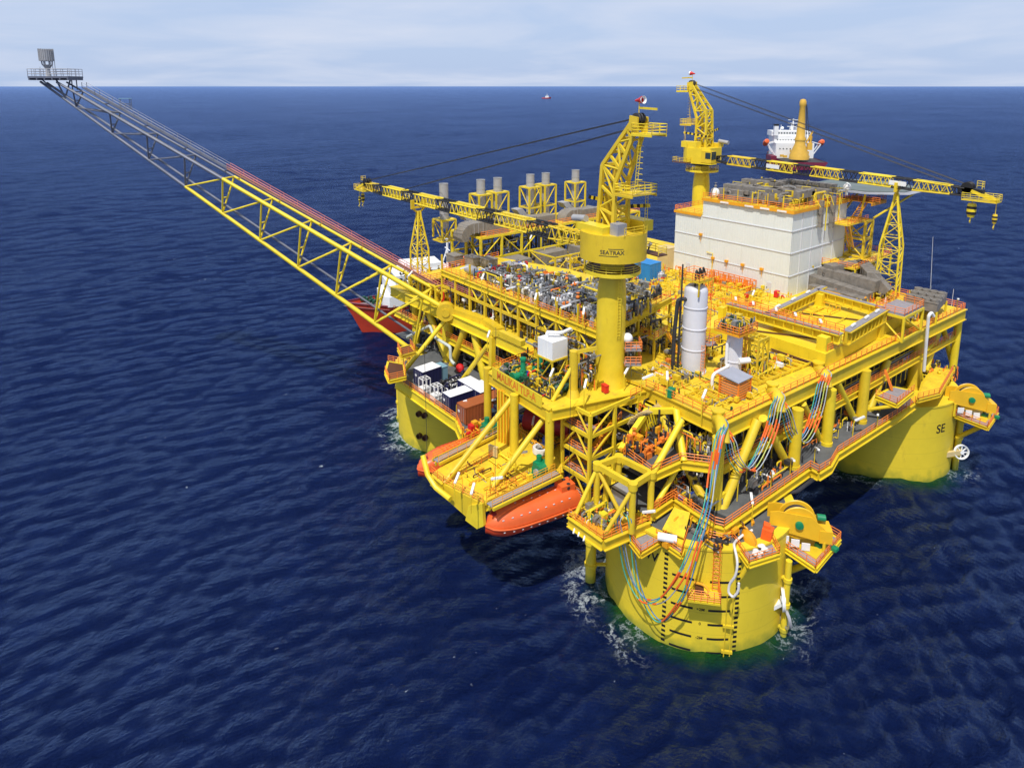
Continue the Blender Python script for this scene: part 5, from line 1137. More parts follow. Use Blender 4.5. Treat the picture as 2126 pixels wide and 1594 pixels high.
boxthing('cream_container', 'cream cabinet standing against the left corner of the white block', 'cabinet', at(1384, 556, ZT), (3.2, 3.2, 5), CRM)
bt = boxthing('blue_container', 'blue steel tank container on the deck behind the near crane', 'container', at(1341, 582, ZT), (4.0, 5.0, 4.2), LBLU, .05, ribs=3)
p = at(1340, 578, ZT+2.4)
t = thing('wire_basket', 'pale round wire basket beside the blue container', 'basket', at(1366, 582, ZT)); p = at(1366, 582, ZT)
m = MB(); 
for k in range(5): m.lathe(p, [(1.5,.1+.5*k),(1.5,.2+.5*k)], 14, cap=False)
for k in range(14): a = 2*math.pi*k/14; m.tube(p+V((1.5*math.cos(a),1.5*math.sin(a),0)), p+V((1.3*math.cos(a),1.3*math.sin(a),2.5)), .05, 4)
m.build('mesh', GAL, t); MB().lathe(p, [(1.3,.1),(1.35,1.6),(.9,2.1),(0,2.2)], 12).build('contents', VES, t)
t = thing('long_open_basket', 'long light blue open cargo basket under the near crane\'s boom', 'basket', at(1195, 550, ZT)); p = at(1195, 550, ZT)
d = V((.96, -.28, 0)); m = MB(); n2 = V((.28,.96,0))
for s in (-1, 1): m.slab([p-d*6+n2*s*1.1, p+d*6+n2*s*1.1, p+d*6+n2*s*1.1+V((0,0,1.6)), p-d*6+n2*s*1.1+V((0,0,1.6))], n2*s, .12)
for s in (-1, 1): m.slab([p+d*6*s-n2*1.1, p+d*6*s+n2*1.1, p+d*6*s+n2*1.1+V((0,0,1.6)), p+d*6*s-n2*1.1+V((0,0,1.6))], d*s, .12)
m.slab([p-d*6-n2*1.1, p+d*6-n2*1.1, p+d*6+n2*1.1, p-d*6+n2*1.1], (0,0,1), .15); m.build('body', LBLU, t)
m = MB()
for k in range(9):
    q = p+d*(-5.6+1.4*k); m.beam(q-n2*1.22, q-n2*1.22+V((0,0,1.6)), .15)
m.build('rib', BLU, t); MB().tube(p-d*4+V((0,0,1.0)), p+d*3+V((0,0,1.2)), .5, 8).build('load', RED, t)
for x, y, lab in ((1030, 560, 'blue and red valve manifold left of the pipework field'), (1073, 553, 'blue and red wellhead unit at the back of the pipework field')):
    p = at(x, y, ZR+.8); t = thing('manifold_unit', lab, 'manifold', p)
    m = MB(); m2 = MB()
    for k in range(6): q = p+V((rnd.uniform(-1.4,1.4), rnd.uniform(-1.4,1.4), rnd.uniform(-.5,.6))); m.lathe(q, [(.5,-.25),(.5,.25)], 10, V((1,.3*k,0))).cut()
    for k in range(5): q = p+V((rnd.uniform(-1.4,1.4), rnd.uniform(-1.4,1.4), rnd.uniform(-.3,.8))); m2.sphere(q, .5, 10, 6).cut()
    m.build_each('red_flange', RED, t); m2.build_each('blue_actuator', BLU, t); MB().box(p-V((0,0,.75)), (3.2, 3, .2)).build('base', GAL, t)
for x, y, lab in ((1232, 578, 'red winch drum on the yellow deck left of the thick pedestal'),):
    p = at(x, y, ZT); t = thing('deck_winch', lab, 'winch', p); MB().lathe(p+V((0,-1,1.6)), [(1.3,0),(1.3,.2),(.9,.2),(.9,1.8),(1.3,1.8),(1.3,2)], 18, V((0,1,0))).build('drum', RED, t); MB().box(p+V((0,0,.4)), (3.4, 3.2, .5)).build('frame', DRED, t)
# ================================================================ crane deck plant
p = at(1146, 746, ZCR+4.2); t = thing('white_tank_box', 'white box tank on a yellow stand behind the green pumps', 'tank', V((p.x+1.2, p.y+1.2, ZCR)))
c = V((p.x+1.2, p.y+1.2, 0)); bx0 = (c.x-1.5, c.x+1.5, c.y-1.6, c.y+1.6)
MB().bx(*bx0, ZCR+4.2, ZCR+6.9).build('tank', WHT, t); m = MB()
for i in (-1, 1):
    for j in (-1, 1): m.beam((c.x+1.45*i, c.y+1.55*j, ZCR), (c.x+1.45*i, c.y+1.55*j, ZCR+4.2), .2); 
for z in (4.05,): 
    for i in (-1, 1): m.beam((c.x-1.6, c.y+1.6*i, ZCR+z), (c.x+1.6, c.y+1.6*i, ZCR+z), .25); m.beam((c.x+1.5*i, c.y-1.7, ZCR+z), (c.x+1.5*i, c.y+1.7, ZCR+z), .25)
m.tube((c.x-1.45,c.y-1.55,ZCR), (c.x+1.45,c.y-1.55,ZCR+4), .09, 5).tube((c.x-1.5,c.y+1.5,ZCR), (c.x-1.5,c.y-1.5,ZCR+4), .09, 5); m.build('stand', YEL2, t)
MB().pipe([(c.x-.6,c.y+.6,ZCR+6.9), (c.x-.6,c.y+.6,ZCR+7.7), (c.x+1.0,c.y-.8,ZCR+7.6), (c.x+3.2,c.y-.4,ZCR+7.6), (c.x+3.4,c.y-.4,ZR)], .26, 10, .7).build('white_pipe', WHT, t)
for i in (-1, 1): MB().beam((c.x-1.56, c.y+.4*i, ZCR+4.2), (c.x-1.56, c.y+.4*i, ZCR+6.9), .1).build('sight_pipe', WHT, t)
def pump(p, label):
    t = thing('green_pump', label, 'pump', p, 'green pumps on the crane deck'); p = V(p)
    MB().tube(p+V((-1.7,.2,.9)), p+V((1.1,-.2,.9)), .62, 14).lathe(p+V((1.1,-.2,.9)), [(.85,0),(.85,.2)], 14, V((1,-.1,0))).lathe(p+V((-1.7,.2,.9)), [(.8,-.2),(.8,0)], 14, V((1,-.1,0))).box(p+V((0,0,.2)), (4.2, 1.7, .3)).build('casing', GRN, t)
    MB().lathe(p, [(.5,1.3),(.55,1.6),(.38,1.9),(.38,3.2),(.5,3.25),(.5,3.6),(.3,3.7),(0,3.75)], 14).build('motor', GRN, t)
    MB().pipe([p+V((.9,.3,.9)), p+V((.9,1.2,1.8)), p+V((-.9,1.2,1.8)), p+V((-.9,1.2,.3))], .2, 8, .4).build('pipe', DGRN, t)
    m = MB().lathe(p+V((-.9,-.9,1.3)), [(.3,0),(.3,.5),(.12,.6),(.12,.9)], 10); m.build('valve', GRN, t)
pump(at(1086, 790, ZCR), 'green pump nearer the left end of the lettered name board'); pump(at(1122, 776, ZCR), 'green pump nearer the white box tank')
pd = thing('pump_deck_pipework', 'tangled pipework and small skids on the crane deck around the green pumps', 'pipework', at(1120, 790, ZCR))
clutter((-15, -8.5, 15, 26.5), ZCR+.05, ZCR+1.7, 190, rnd, {'d': (DGRN, 2), 's': (STL, 2), 'y': (YEL2, 2.4), 'k': (DRK, 2), 'o': (ORG, .8), 'r': (RED, .3), 'b': (BLU, .25)}, pd, 'pump_pipework', .45, .16)
clutter((-9, -4, 13, 27), ZCR+.05, ZR-1.5, 190, rnd, {'d': (DRK, 2), 's': (STL, 3), 'y': (YEL2, 3), 'o': (ORG, .7), 'r': (RED, .3)}, pd, 'pump_pipework', .3, .16)
p = at(1150, 806, ZCR+.7); tag(MB().lathe(p, [(0,-.1),(.5,0),(.62,.2),(.62,2.9),(.5,3.1),(0,3.2)], 14, V((.9,-.5,0))).build('green_filter_drum', DGRN), 'dark green glassy filter drum lying on the crane deck', 'drum')
# boom-stop post with brace on the crane deck edge
p = at(1190, 822, ZCR); t = thing('jib_post', 'thick yellow post with a slanting brace at the crane deck corner', 'post', p); z1 = hz(728, p)
MB().tube(p, V((p.x,p.y,z1)), .62, 16).lathe((p.x,p.y,0), [(1.0,ZCR),(.62,ZCR+1.1)], 16).build('post', YEL2, t); MB().tube(V((p.x,p.y,z1-2)), at(1147, 832, ZCR), .3, 10).build('brace', YEL2, t); MB().beam(V((p.x,p.y,z1-.3)), at(1240, 722, X=p.x+1.5), .4, .5).build('arm', YEL2, t)
# pedestal side baskets
for x, y, lab, bl in ((1308, 722, 'upper orange railed basket on the thick pedestal, white ball on it', True), (1305, 752, 'lower orange railed basket on the thick pedestal', False)):
    p = PC1+V((sd_.x*3.1, sd_.y*3.1, 0))-V((FW.x,FW.y,0))*.6; z = hz(y, p); t = thing('pedestal_basket', lab, 'platform basket', V((p.x,p.y,z)))
    MB().box(V((p.x,p.y,z)), (2.4, 2.4, .15), AZ).build('floor', GRT, t); q = [V((p.x,p.y,z+.1))+sd_*1.2*i+V((FW.x,FW.y,0))*1.2*j for i, j in ((-1,-1),(1,-1),(1,1))]
    MB().rail(q, 1.2, .9, .06).build('railing', ORG, t); MB().beam(V((p.x,p.y,z-.2)), V((PC1.x,PC1.y,z-1.6)), .25).build('bracket', YORG, t)
    if bl: MB().sphere(V((p.x,p.y,z+1.5))-sd_*.7, .75, 14, 10).build('white_ball', WHT, t)
t = thing('pedestal_walkway', 'railed landing with a stair between the thick pedestal and the tall vessel', 'landing', at(1375, 705, ZT+3)); 
c4 = [at(x, y, ZT+3.4) for x, y in ((1326, 690), (1358, 706), (1385, 690), (1352, 676))]
MB().prism([(q.x,q.y) for q in c4], ZT+3.2, ZT+3.4).build('floor', YEL2, t); MB().rail(c4[:3], 1.2, 1.3, .06).build('railing', ORG, t)
m = MB()
for q in c4: m.beam((q.x,q.y,ZT), (q.x,q.y,ZT+3.2), .28)
m.build('post', YEL2, t); MB().stairs(at(1412, 735, ZT), c4[2], 1.0).build('stair', YORG, t)
# ================================================================ container deck cargo
def container(p, L_, w, h, rz, label, body, roof, nb=12, group='navy containers with white roofs'):
    p = V(p); t = thing('cargo_container', label, 'container', p, group); R = Matrix.Rotation(rz, 3, 'Z'); c = p+V((0,0,h/2+.1)); m = MB().box(c, (L_-.1, w-.1, h-.1), rz)
    for k in range(nb):
        for s in (-1, 1): m.box(c+R @ V((-L_/2+.3+(L_-.6)*(k+.5)/nb, s*(w/2-.04), 0)), (L_/nb*.5, .07, h-.4), rz)
    m.build('body', body, t); m = MB()
    for i in (-1, 1):
        for j in (-1, 1): m.box(c+R @ V((i*(L_/2-.07), j*(w/2-.07), 0)), (.16, .16, h), rz)
        m.box(c+R @ V((0, i*(w/2-.06), -h/2+.1)), (L_, .14, .2), rz); m.box(c+R @ V((0, i*(w/2-.06), h/2-.08)), (L_, .14, .16), rz); m.box(c+R @ V((i*(L_/2-.06), 0, h/2-.08)), (.14, w, .16), rz)
    m.build('corner_frame', body, t); MB().box(c+V((0,0,h/2-.02)), (L_-.05, w-.05, .1), rz).build('roof', roof, t)
    m = MB()
    for j in (-.6, -.2, .2, .6): m.tube(c+R @ V((-L_/2-.04, j*w/2, -h/2+.2)), c+R @ V((-L_/2-.04, j*w/2, h/2-.2)), .035, 4).cut()
    m.build_each('door_bar', GAL, t); MB().box(c+R @ V((-L_/2-.03, .25*w, .3)), (.04, .5, .4), rz).build('plate', WHT, t); return t
def cpos(corner, L_, w, rz): return V(corner)+Matrix.Rotation(rz, 3, 'Z') @ V((L_/2, w/2, 0))
z_ = ZL
k = at(878, 806, z_); container(cpos((k.x, k.y, z_), 4.2, 2.8, .06), 4.2, 2.9, 2.9, .06, 'square navy container with white roof at the left end of the container deck', NVY, WHT2, 5)
k = at(948, 876, z_); 
k = at(935, 858, z_); container(cpos((k.x, k.y, z_), 8.2, 2.5, -.02), 8.2, 2.5, 2.7, -.02, 'long navy container with stained white roof beside the brown one', NVY, WHT2)
k = at(967, 884, z_); container(cpos((k.x, k.y, z_), 8.0, 2.6, -.02), 8.0, 2.6, 2.9, -.02, 'rust brown container with faded orange roof', BRN, BRN, group='large cargo containers')
k = at(1003, 838, z_); q = at(985, 803, z_+2.9); container(V((q.x+.6, q.y+.6, z_)), 2.8, 6.8, 2.9, .0, 'navy container with long white roof against the platform wall', NVY, WHT2, 4)
q = at(1012, 800, z_+2.7); 
def basket(p, label):
    p = V(p); t = thing('white_cargo_cage', label, 'cage', p, 'white cargo cages'); m = MB(); frame(m, p.x-.75, p.x+.75, p.y-.75, p.y+.75, (z_+.1, z_+.9, z_+2.6), .12, 2, 1)
    m.beam(p+V((-.75,0,2.6)), p+V((.75,0,2.6)), .1).beam(p+V((0,-.75,2.6)), p+V((0,.75,2.6)), .1); m.build('frame', WHT, t); MB().bx(p.x-.7, p.x+.7, p.y-.7, p.y+.7, z_+.1, z_+.85).build('base_tub', WHT, t)
basket(at(882, 813, z_), 'white cargo cage nearer the square navy container'); basket(at(906, 828, z_), 'white cargo cage nearer the long stained container')
t = thing('equipment_skid', 'dark open equipment skid with small white parts between the navy containers', 'skid', at(930, 805, z_)); k = at(930, 808, z_)
MB().box(k+V((1,0,.3)), (7, 2.6, .4)).build('base', NVY, t); clutter((k.x-2.2, k.x+4.2, k.y-1.2, k.y+1.2), z_+.4, z_+1.6, 90, rnd, {'d': (DRK, 3), 'n': (NVY, 2), 'w': (WHT, 1.2), 's': (STL, 1)}, t, 'machinery', .5, .14)
boxthing('pale_blue_crate', 'pale blue machine crate behind the square navy container', 'crate', at(915, 785, z_), (1.6, 2.4, 2.4), PBL)
def drum(p, r, h, lab, mt, group=None):
    t = thing('chemical_tank', lab, 'tank', p, group); c = V(p); MB().lathe(c, [(r,.1),(r,h*.8),(r*.8,h*.95),(r*.3,h),(0,h)], 20).build('body', mt, t)
    MB().lathe(c, [(r*.28,h-.05),(r*.28,h+.15),(0,h+.15)], 12).build('cap', mt, t); m = MB()
    for f in (.2,.5,.8): m.lathe(c, [(r+.04,h*f-.05),(r+.04,h*f+.05)], 20, cap=False).cut()
    m.build_each('band', BLU if mt is BLU else mt, t)
q = at(1026, 818, z_); drum(q, 1.25, 2.9, 'round blue chemical tank right of the navy containers', BLU, 'blue tanks')
for q, lab in ((at(1020, 875, z_), 'blue plastic tote behind the brown container\'s right end'), (at(1034, 862, z_), 'blue plastic tote nearest the ribbed yellow wall')):
    boxthing('blue_tote', lab, 'tote', q, (1.3, 1.1, 1.7), BLU, group='blue totes', ribs=3, lidm=PBL)
tag(MB().lathe(at(955, 774, z_)+V((0,0,1)), [(0,-.6),(.7,-.4),(.85,0),(.7,.4),(0,.6)], 14, V((-.7,-.5,.2))).build('red_hose_reel', RED), 'round red hose reel behind the navy containers under the girder', 'hose reel')
# ribbed yellow wall beside the containers, dark red tank behind
t = thing('ribbed_wall', 'ribbed yellow steel wall between the container and lifeboat decks', 'wall', (-8.5, 29, ZB)); a = at(1035, 915, ZB); b = at(1066, 925, ZB)
m = MB().beam(a+V((0,0,4.2)), b+V((0,0,4.2)), .2, 8.4); m.build('plate', YORG, t); m = MB()
for k in range(6): q = a.lerp(b, k/5); m.tube(q-V((.25,.2,0)), q+V((-.25,-.2,8.4)), .12, 6).cut()
m.build_each('rib', YEL2, t)
t = thing('red_storage_tank', 'dark red cylindrical tank in the shade behind the lifeboat deck', 'tank', at(1090, 880, ZB)); q = at(1092, 892, ZB)
MB().tube(V((q.x, q.y, ZB+1.9)), V((q.x+3.5, q.y-6.5, ZB+1.9)), 1.7, 18).build('shell', DRED, t); MB().box(V((q.x+1, q.y-2, ZB+.3)), (2.6, 1, .6)).cut().box(V((q.x+2.6, q.y-5, ZB+.3)), (2.6, 1, .6)).build_each('saddle', YEL2, t)
# ================================================================ lifeboats
def lifeboat(bow, stern, label, ribbed=False):
    bow = V(bow); stern = V(stern); d = bow-stern; Lb = d.length; d.normalize(); s = V((-d.y, d.x, 0)); up = V((0,0,1)); B = 2.1
    t = thing('lifeboat', label, 'lifeboat', (bow+stern)/2, 'enclosed lifeboats'); ns = 22; st = []
    for i in range(ns+1):
        f = i/ns; x = f*Lb
        w = B*(1-.08*(1-f)**2)*(1 if f < .62 else math.sqrt(max(0, 1-((f-.62)/.38)**2.4))*.97+.03)
        sheer = .25*(f-.35)**2*4; keel = -1.7+ (0 if f < .74 else 1.1*((f-.74)/.26)**2)
        ch = 2.25*(1 if f < .62 else math.sqrt(max(.02, 1-((f-.62)/.38)**2.2)))
        if f < .07: ch *= .72+.28*f/.07
        st.append((x, w, sheer, keel, ch))
    def loft(rows, closed_ends=True):
        m = MB(); vs = []; k = len(rows[0])
        for r in rows: vs += r
        m.add(vs, [(i*k+j, i*k+j+1, (i+1)*k+j+1, (i+1)*k+j) for i in range(len(rows)-1) for j in range(k-1)], True)
        m.add(rows[0], [tuple(range(k))]); m.add(rows[-1], [tuple(range(k-1, -1, -1))]); return m
    P = lambda x, y, z: stern+d*x+s*y+up*z
    hull = [[P(x, -w, sh), P(x, -w*.9, sh+(kl-sh)*.45), P(x, -w*.55, sh+(kl-sh)*.82), P(x, 0, kl), P(x, w*.55, sh+(kl-sh)*.82), P(x, w*.9, sh+(kl-sh)*.45), P(x, w, sh)] for x, w, sh, kl, ch in st]
    loft(hull).build('hull', LORG2, t)
    can = [[P(x, w*.93, sh+.1), P(x, w*.90, sh+ch*.45), P(x, w*.74, sh+ch*.80), P(x, w*.42, sh+ch*.97), P(x, 0, sh+ch), P(x, -w*.42, sh+ch*.97), P(x, -w*.74, sh+ch*.80), P(x, -w*.90, sh+ch*.45), P(x, -w*.93, sh+.1)] for x, w, sh, kl, ch in st]
    can = loft(can).build('canopy', LORG, t)
    m = MB(); pr = [P(x, w+.05, sh+.02) for x, w, sh, kl, ch in st]+[P(x, -w-.05, sh+.02) for x, w, sh, kl, ch in reversed(st)]
    m.pipe(pr+[pr[0]], .13, 6); m.build('fender', LORG, t)
    m = MB()
    if ribbed:
        for i in range(3, 17): x, w, sh, kl, ch = st[i]; m.pipe([P(x, w*.92, sh+ch*.45), P(x, w*.76, sh+ch*.82), P(x, w*.42, sh+ch*1.0), P(x, 0, sh+ch*1.03), P(x, -w*.42, sh+ch), P(x, -w*.76, sh+ch*.82), P(x, -w*.92, sh+ch*.45)], .07, 5)
        sub(m, 'rib', LORG2, can)
    tw = MB().box(P(1.6, 0, st[3][4]+.25), (2.2, 1.9, .9), math.atan2(d.y, d.x)).build('conning_tower', LORG, t)
    m = MB()
    for y in (-.6, .6): m.lathe(P(1.4, y*1.0, st[3][4]+.72), [(.28,-.02),(.28,.03),(0,.03)], 12).cut()
    for y in (-1, 1): m.lathe(P(1.6, y*.95, st[3][4]+.3), [(.24,-.04),(.24,.04),(0,.04)], 12, s).cut()
    sub_each(m, 'porthole', DRK, tw)
    m = MB(); m2 = MB()
    for i in range(3, 20, 2):
        x, w, sh, kl, ch = st[i]
        for sg in (-1, 1):
            m.box(P(x, sg*w*.83, sh+ch*.66), (.26, .1, .09), math.atan2(d.y, d.x)).cut(); m.box(P(x, sg*(w+.06), sh-.35), (.24, .1, .06), math.atan2(d.y, d.x)).cut()
        m.box(P(x, 0, sh+ch+.0), (.24, .1, .06), math.atan2(d.y, d.x)).cut() if i < 17 else None
    m.build_each('reflective_strip', VES, t)
    x, w, sh, kl, ch = st[20]; m2.lathe(P(x-.1, 0, sh+ch*.95), [(.45,-.2),(.45,.12),(0,.2)], 12).box(P(1.0, 0, sh+2.1), (.5, .3, .5), math.atan2(d.y, d.x)); m2.build('hook_hatch', DRED, t)
    m = MB().tube(P(x-.2, 0, sh+ch), P(x-.2, 0, ZB+2.4), .04, 4).tube(P(.9, 0, 2), P(.9, 0, ZB+2.4), .04, 4); m.build('fall_wire', DRK, t)
    return t
zb_ = 13.6
lifeboat(at(1008, 1098, zb_), at(1192, 1034, zb_), 'smooth orange lifeboat hanging at the near side of the lifeboat deck')
lifeboat(at(868, 980, zb_+.4), at(1040, 915, zb_+.4), 'ribbed orange lifeboat hanging at the far side of the lifeboat deck', True)
def bwinch(p, rz, lab):
    p = V(p); t = thing('boat_winch', lab, 'winch', p, 'green boat winches'); R = Matrix.Rotation(rz, 3, 'Z'); q = lambda x, y, z: p+R @ V((x, y, z))
    MB().tube(q(-1.2,0,1.0), q(1.0,0,1.0), .8, 16).lathe(q(-1.2,0,1.0), [(1.0,-.15),(1.0,.1)], 16, R @ V((1,0,0))).lathe(q(1.0,0,1.0), [(1.0,-.1),(1.0,.15)], 16, R @ V((1,0,0))).build('drum', GRN, t)
    MB().box(q(.2,1.0,.9), (1.5,1.0,1.4), rz).tube(q(.2,1.0,1.6), q(.2,1.0,2.4), .4, 12).box(q(0,0,.15), (3.4,2.6,.3), rz).build('gearbox', GRN, t); MB().tube(q(-1.6,0,1.0), q(-1.3,0,1.0), .45, 12).build('brake', GAL, t)
bwinch(at(1128, 985, ZB), .1, 'green boat winch at the near lifeboat\'s walkway'); bwinch(at(1018, 902, ZB), .1, 'green boat winch beside the ribbed yellow wall')
k = at(1122, 940, ZB); t = thing('white_hose_coil', 'white coil of hose on the yellow lifeboat deck', 'hose coil', k); m = MB()
for i in range(5): m.lathe(k+V((0,0,.15+.16*i)), [(.75,0),(1.15+.03*(i%2),.0),(1.15,.15),(.75,.15),(.75,0)], 20, cap=False)
m.build('coil', ROPE, t); MB().box(k+V((0,0,.3)), (.7,.9,.5)).build('dark_core', DRK, t)
drum(at(1136, 930, ZB), .75, 1.9, 'blue drum behind the white hose coil', BLU, 'blue tanks'); drum(at(1125, 858, ZB), .9, 2.2, 'blue drum in the shade beside the dark red tank', BLU, 'blue tanks')
boxthing('cream_board', 'cream panel on legs at the back of the lifeboat deck', 'panel', at(1024, 948, ZB), (.3, 1.5, 1.5), CRM, .3)
cl = thing('lifeboat_deck_gear', 'small winch fittings and pipes scattered on the lifeboat deck', 'deck gear', at(1080, 930, ZB))
k = at(1098, 915, ZB); clutter((k.x-1, k.x+4.5, k.y-5, k.y+4), ZB, ZB+1, 70, rnd, {'d': (DRK, 2), 'y': (YORG, 3), 's': (STL, 1)}, cl, 'deck_fitting', .6, .12)
k = at(1010, 1000, ZB); clutter((k.x-3, k.x+6, k.y-3.5, k.y+5), ZB, ZB+.6, 60, rnd, {'y': (YEL2, 4), 'o': (YORG, 2), 'd': (BRWN, 1), 's': (STL, .6)}, cl, 'deck_fitting', .65, .1)
k = at(985, 905, ZB); clutter((k.x-1.2, k.x+2.4, k.y-1, k.y+1.6), ZB, ZB+1.4, 46, rnd, {'y': (YORG, 3), 'r': (RED, 1.5)}, cl, 'deck_fitting', .6, .14)
for a_, b_ in (((935, 1000), (1030, 945)), ((1010, 1035), (1090, 995))): MB().rail([at(*a_, ZB), at(*b_, ZB)], 1.15, 1.6, .05).build('railing', ORG, cl)
for i in range(5): q = at(960, 1005, ZB).lerp(at(1085, 935, ZB), i/4); MB().beam(q+V((-.9,-1.4,.02)), q+V((.9,1.4,.02)), .1, .1).build('deck_stiffener', YORG, cl)
# ================================================================ stair tower at the crane deck
t = thing('stair_tower', 'open cross-braced yellow stair tower between the crane deck and the outer balcony', 'stair tower', (-8, 11.5, 13))
zs = [13.2, 16.6, 20.0, 23.3, 26.5]; x0, x1, y0, y1 = -12.7, -3.0, 8.8, 14.2; m = MB(); dg = MB()
for x in (x0, (x0+x1)/2, x1):
    for y in (y0, y1): m.beam((x, y, zs[0]), (x, y, zs[-1]), .42)
for z in zs:
    for a, b in (((x0,y0),(x1,y0)),((x0,y0),(x0,y1)),((x0,y1),(x1,y1)),((x1,y0),(x1,y1))): m.beam((*a, z), (*b, z), .32, .5)
for i, (za, zc) in enumerate(zip(zs, zs[1:])):
    xm = (x0+x1)/2; ym = (y0+y1)/2
    for a, b in (((x0,y0,za),(xm,y0,zc)), ((xm,y0,zc),(x1,y0,za)), ((x0,y0,za),(x0,ym,zc)), ((x0,ym,zc),(x0,y1,za))): dg.tube(a, b, .15, 6)
m.build('frame', YEL2, t); dg.build('bracing', YEL2, t)
for i, z in enumerate(zs[:-1]):
    MB().bx(x1-2.4, x1-.25, y0+.25, y1-.25, z, z+.12).build('landing', GRT, t); f_ = MB().bx(x0+.25, x0+2.6, y0+.25, y1-.25, z, z+.12).build('landing', GRT, t)
    sub(MB().rail([(x0+2.6,y1-.3,z+.1),(x0+.3,y1-.3,z+.1),(x0+.3,y0+.3,z+.1),(x0+2.6,y0+.3,z+.1)], 1.15, 1.2, .055), 'railing', ORG, f_)
    if i < 3: fl_ = MB().stairs((x0+2.6, y0+1.4+(i%2)*2.4, z+.1), (x1-2.4, y0+1.4+(i%2)*2.4, zs[i+1]+.1), 1.0).build('stair_flight', YORG, t); sub(MB().rail([(x0+2.6, y0+.9+(i%2)*2.4, z+.1), (x1-2.4, y0+.9+(i%2)*2.4, zs[i+1]+.1)], 1.1, 1.2, .05), 'railing', ORG, fl_)
up_ = MB().stairs(at(1232, 852, ZM+1.6), at(1287, 806, ZCR-.3), 1.3).build('top_stair', YEL2, t); a, b = at(1232, 852, ZM+1.6), at(1287, 806, ZCR-.3)
o_ = V((.5,.5,0)); sub(MB().rail([a+o_, b+o_], 1.2, 1.2, .06).rail([a-o_, b-o_], 1.2, 1.2, .06), 'railing', ORG, up_)
lq = [at(x, y, ZCR-.2) for x, y in ((1282, 805), (1309, 826), (1332, 815), (1310, 797))]; f_ = MB().prism([(q.x,q.y) for q in lq], ZCR-.4, ZCR-.2).build('top_landing', GRT, t); sub(MB().rail([lq[1], lq[2]], 1.2, 1.2, .06), 'railing', ORG, f_)
# louvred arch of black and white slats
t = thing('louvred_arch', 'curved arch of pale slats with dark gaps under the main deck\'s front left edge', 'louvre', (-6, 3, 22)); m = MB(); m2 = MB()
cur = [at(*q, ZT-1.6) for q in ((1364, 838), (1345, 850), (1327, 857))]+[at(1309, 868, ZT-2.4), at(1303, 880, ZT-3.6)]
for i in range(16):
    f = i/15*(len(cur)-1); k = min(int(f), len(cur)-2); q = cur[k].lerp(cur[k+1], f-k); m.beam(q, q+V((1.9,-.6,-.3)), .22, .1); m2.beam(q+V((1.9,-.6,-.35)), q+V((2.3,-.9,-2.2)), .22, .12)
m.build('slat', CRM, t); m2.build('lower_slat', YEL2, t); MB().pipe([q+V((1,-.3,-.45)) for q in cur], .2, 6).build('spine', DRK, t)
m = MB().beam(at(1341, 853, ZT-2), at(1404, 852, ZT-1.4), .7, .7).beam(at(1345, 852, ZT-1.9), at(1288, 935, ZM+.4), .7, .7).tube(at(1404, 852, ZT-1.2), at(1420, 958, ZM), .5, 10); m.build('curved_brace', YEL2, PLAT)
brace(at(1416, 872, ZT-1), at(1356, 980, ZM), .42, name='outboard_brace'); brace(at(1412, 962, ZM-.8), at(1357, 1055, ZL), .34, name='outboard_brace')
clutter((-10.5, -4.5, 1.5, 6), ZM, ZM+2.2, 60, rnd, {'o': (ORG, 3), 'd': (DRK, 2), 'y': (YORG, 2)}, PLAT, 'deck_pipework', .5, .2)
mp = [at(*q, ZM) for q in ((1352, 984), (1413, 957), (1390, 900), (1322, 912), (1300, 945))]; MB().prism([(q.x,q.y) for q in mp], ZM-.3, ZM-.02).build('middle_deck_annex', GDK, PLAT); railing([mp[4], mp[0]], par=PLAT); railing([mp[3], mp[4]], par=PLAT)
# ================================================================ riser balcony in front of the near column
t = thing('riser_balcony', 'open yellow box frame balcony with valves hanging outside the near column', 'balcony', (-15, 3, 15.5)); zf = 15.5
fl4 = [(-19.0, 6.2), (-19.0, .1), (-11.6, -1.0), (-11.2, 5.8)]
MB().prism(fl4, zf-.3, zf).build('floor', YORG, t); fascia(fl4+[fl4[0]], zf+.05, 1.3, .5, YEL2, 'edge_beam', t)
MB().rail([(x, y, zf) for x, y in fl4[:3]]+[], 1.15, 1.3, .055).build('railing', ORG, t)
tp = [at(*q, ZM+.1) for q in ((1240, 966), (1285, 950), (1353, 983), (1314, 1008))]; m = MB()
for a, b in zip(tp, tp[1:]+tp[:1]): m.beam(a, b, .55, .75)
for i, q in enumerate(tp): m.tube((q.x,q.y,zf), q, .42, 12); m.lathe((q.x,q.y,0), [(.6,ZM-.4),(.6,ZM+.5)], 12)
m.build('box_frame', YEL2, t)
for a, b in ((tp[0], (-18.8, 5.4)), (tp[3], (-18.8, .4)), (tp[0], (-14.6, .4)), (tp[2], (-12, 4.8))): MB().tube(V(a)-V((0,0,.4)), (*b, zf+.2), .27, 10).build('diagonal_brace', YEL2, t)
clutter((-18.2, -13, .8, 5.6), zf, zf+1.4, 110, rnd, {'y': (YEL2, 3), 's': (STL, 1.5), 'g': (GRN, .5), 'o': (ORG, .8), 'w': (WHT, .5)}, t, 'valve_cluster', .5, .13)
MB().lathe((-16.6, 4.2, zf+.3), [(.5,0),(.85,.0),(.85,.3),(.5,.3),(.5,0)], 18, cap=False).build('green_flange', GRN, t)
MB().box((-12.6, 2.6, zf+2.2), (2, 2.6, 2.2)).build('grey_cabinet', GAL, t); frame(MB(), -13.8, -11.6, 1.2, 4.0, (zf, zf+3.3), .14, 1, 1).build('cabinet_frame', BLK, t)
for q in ((1195, 1090), (1205, 1096), (1216, 1105)): a = at(*q, zf-.8); MB().tube(a, a+V((-.9, -.5, -.5)), .12, 6).build('drain_stub', WHT, t)
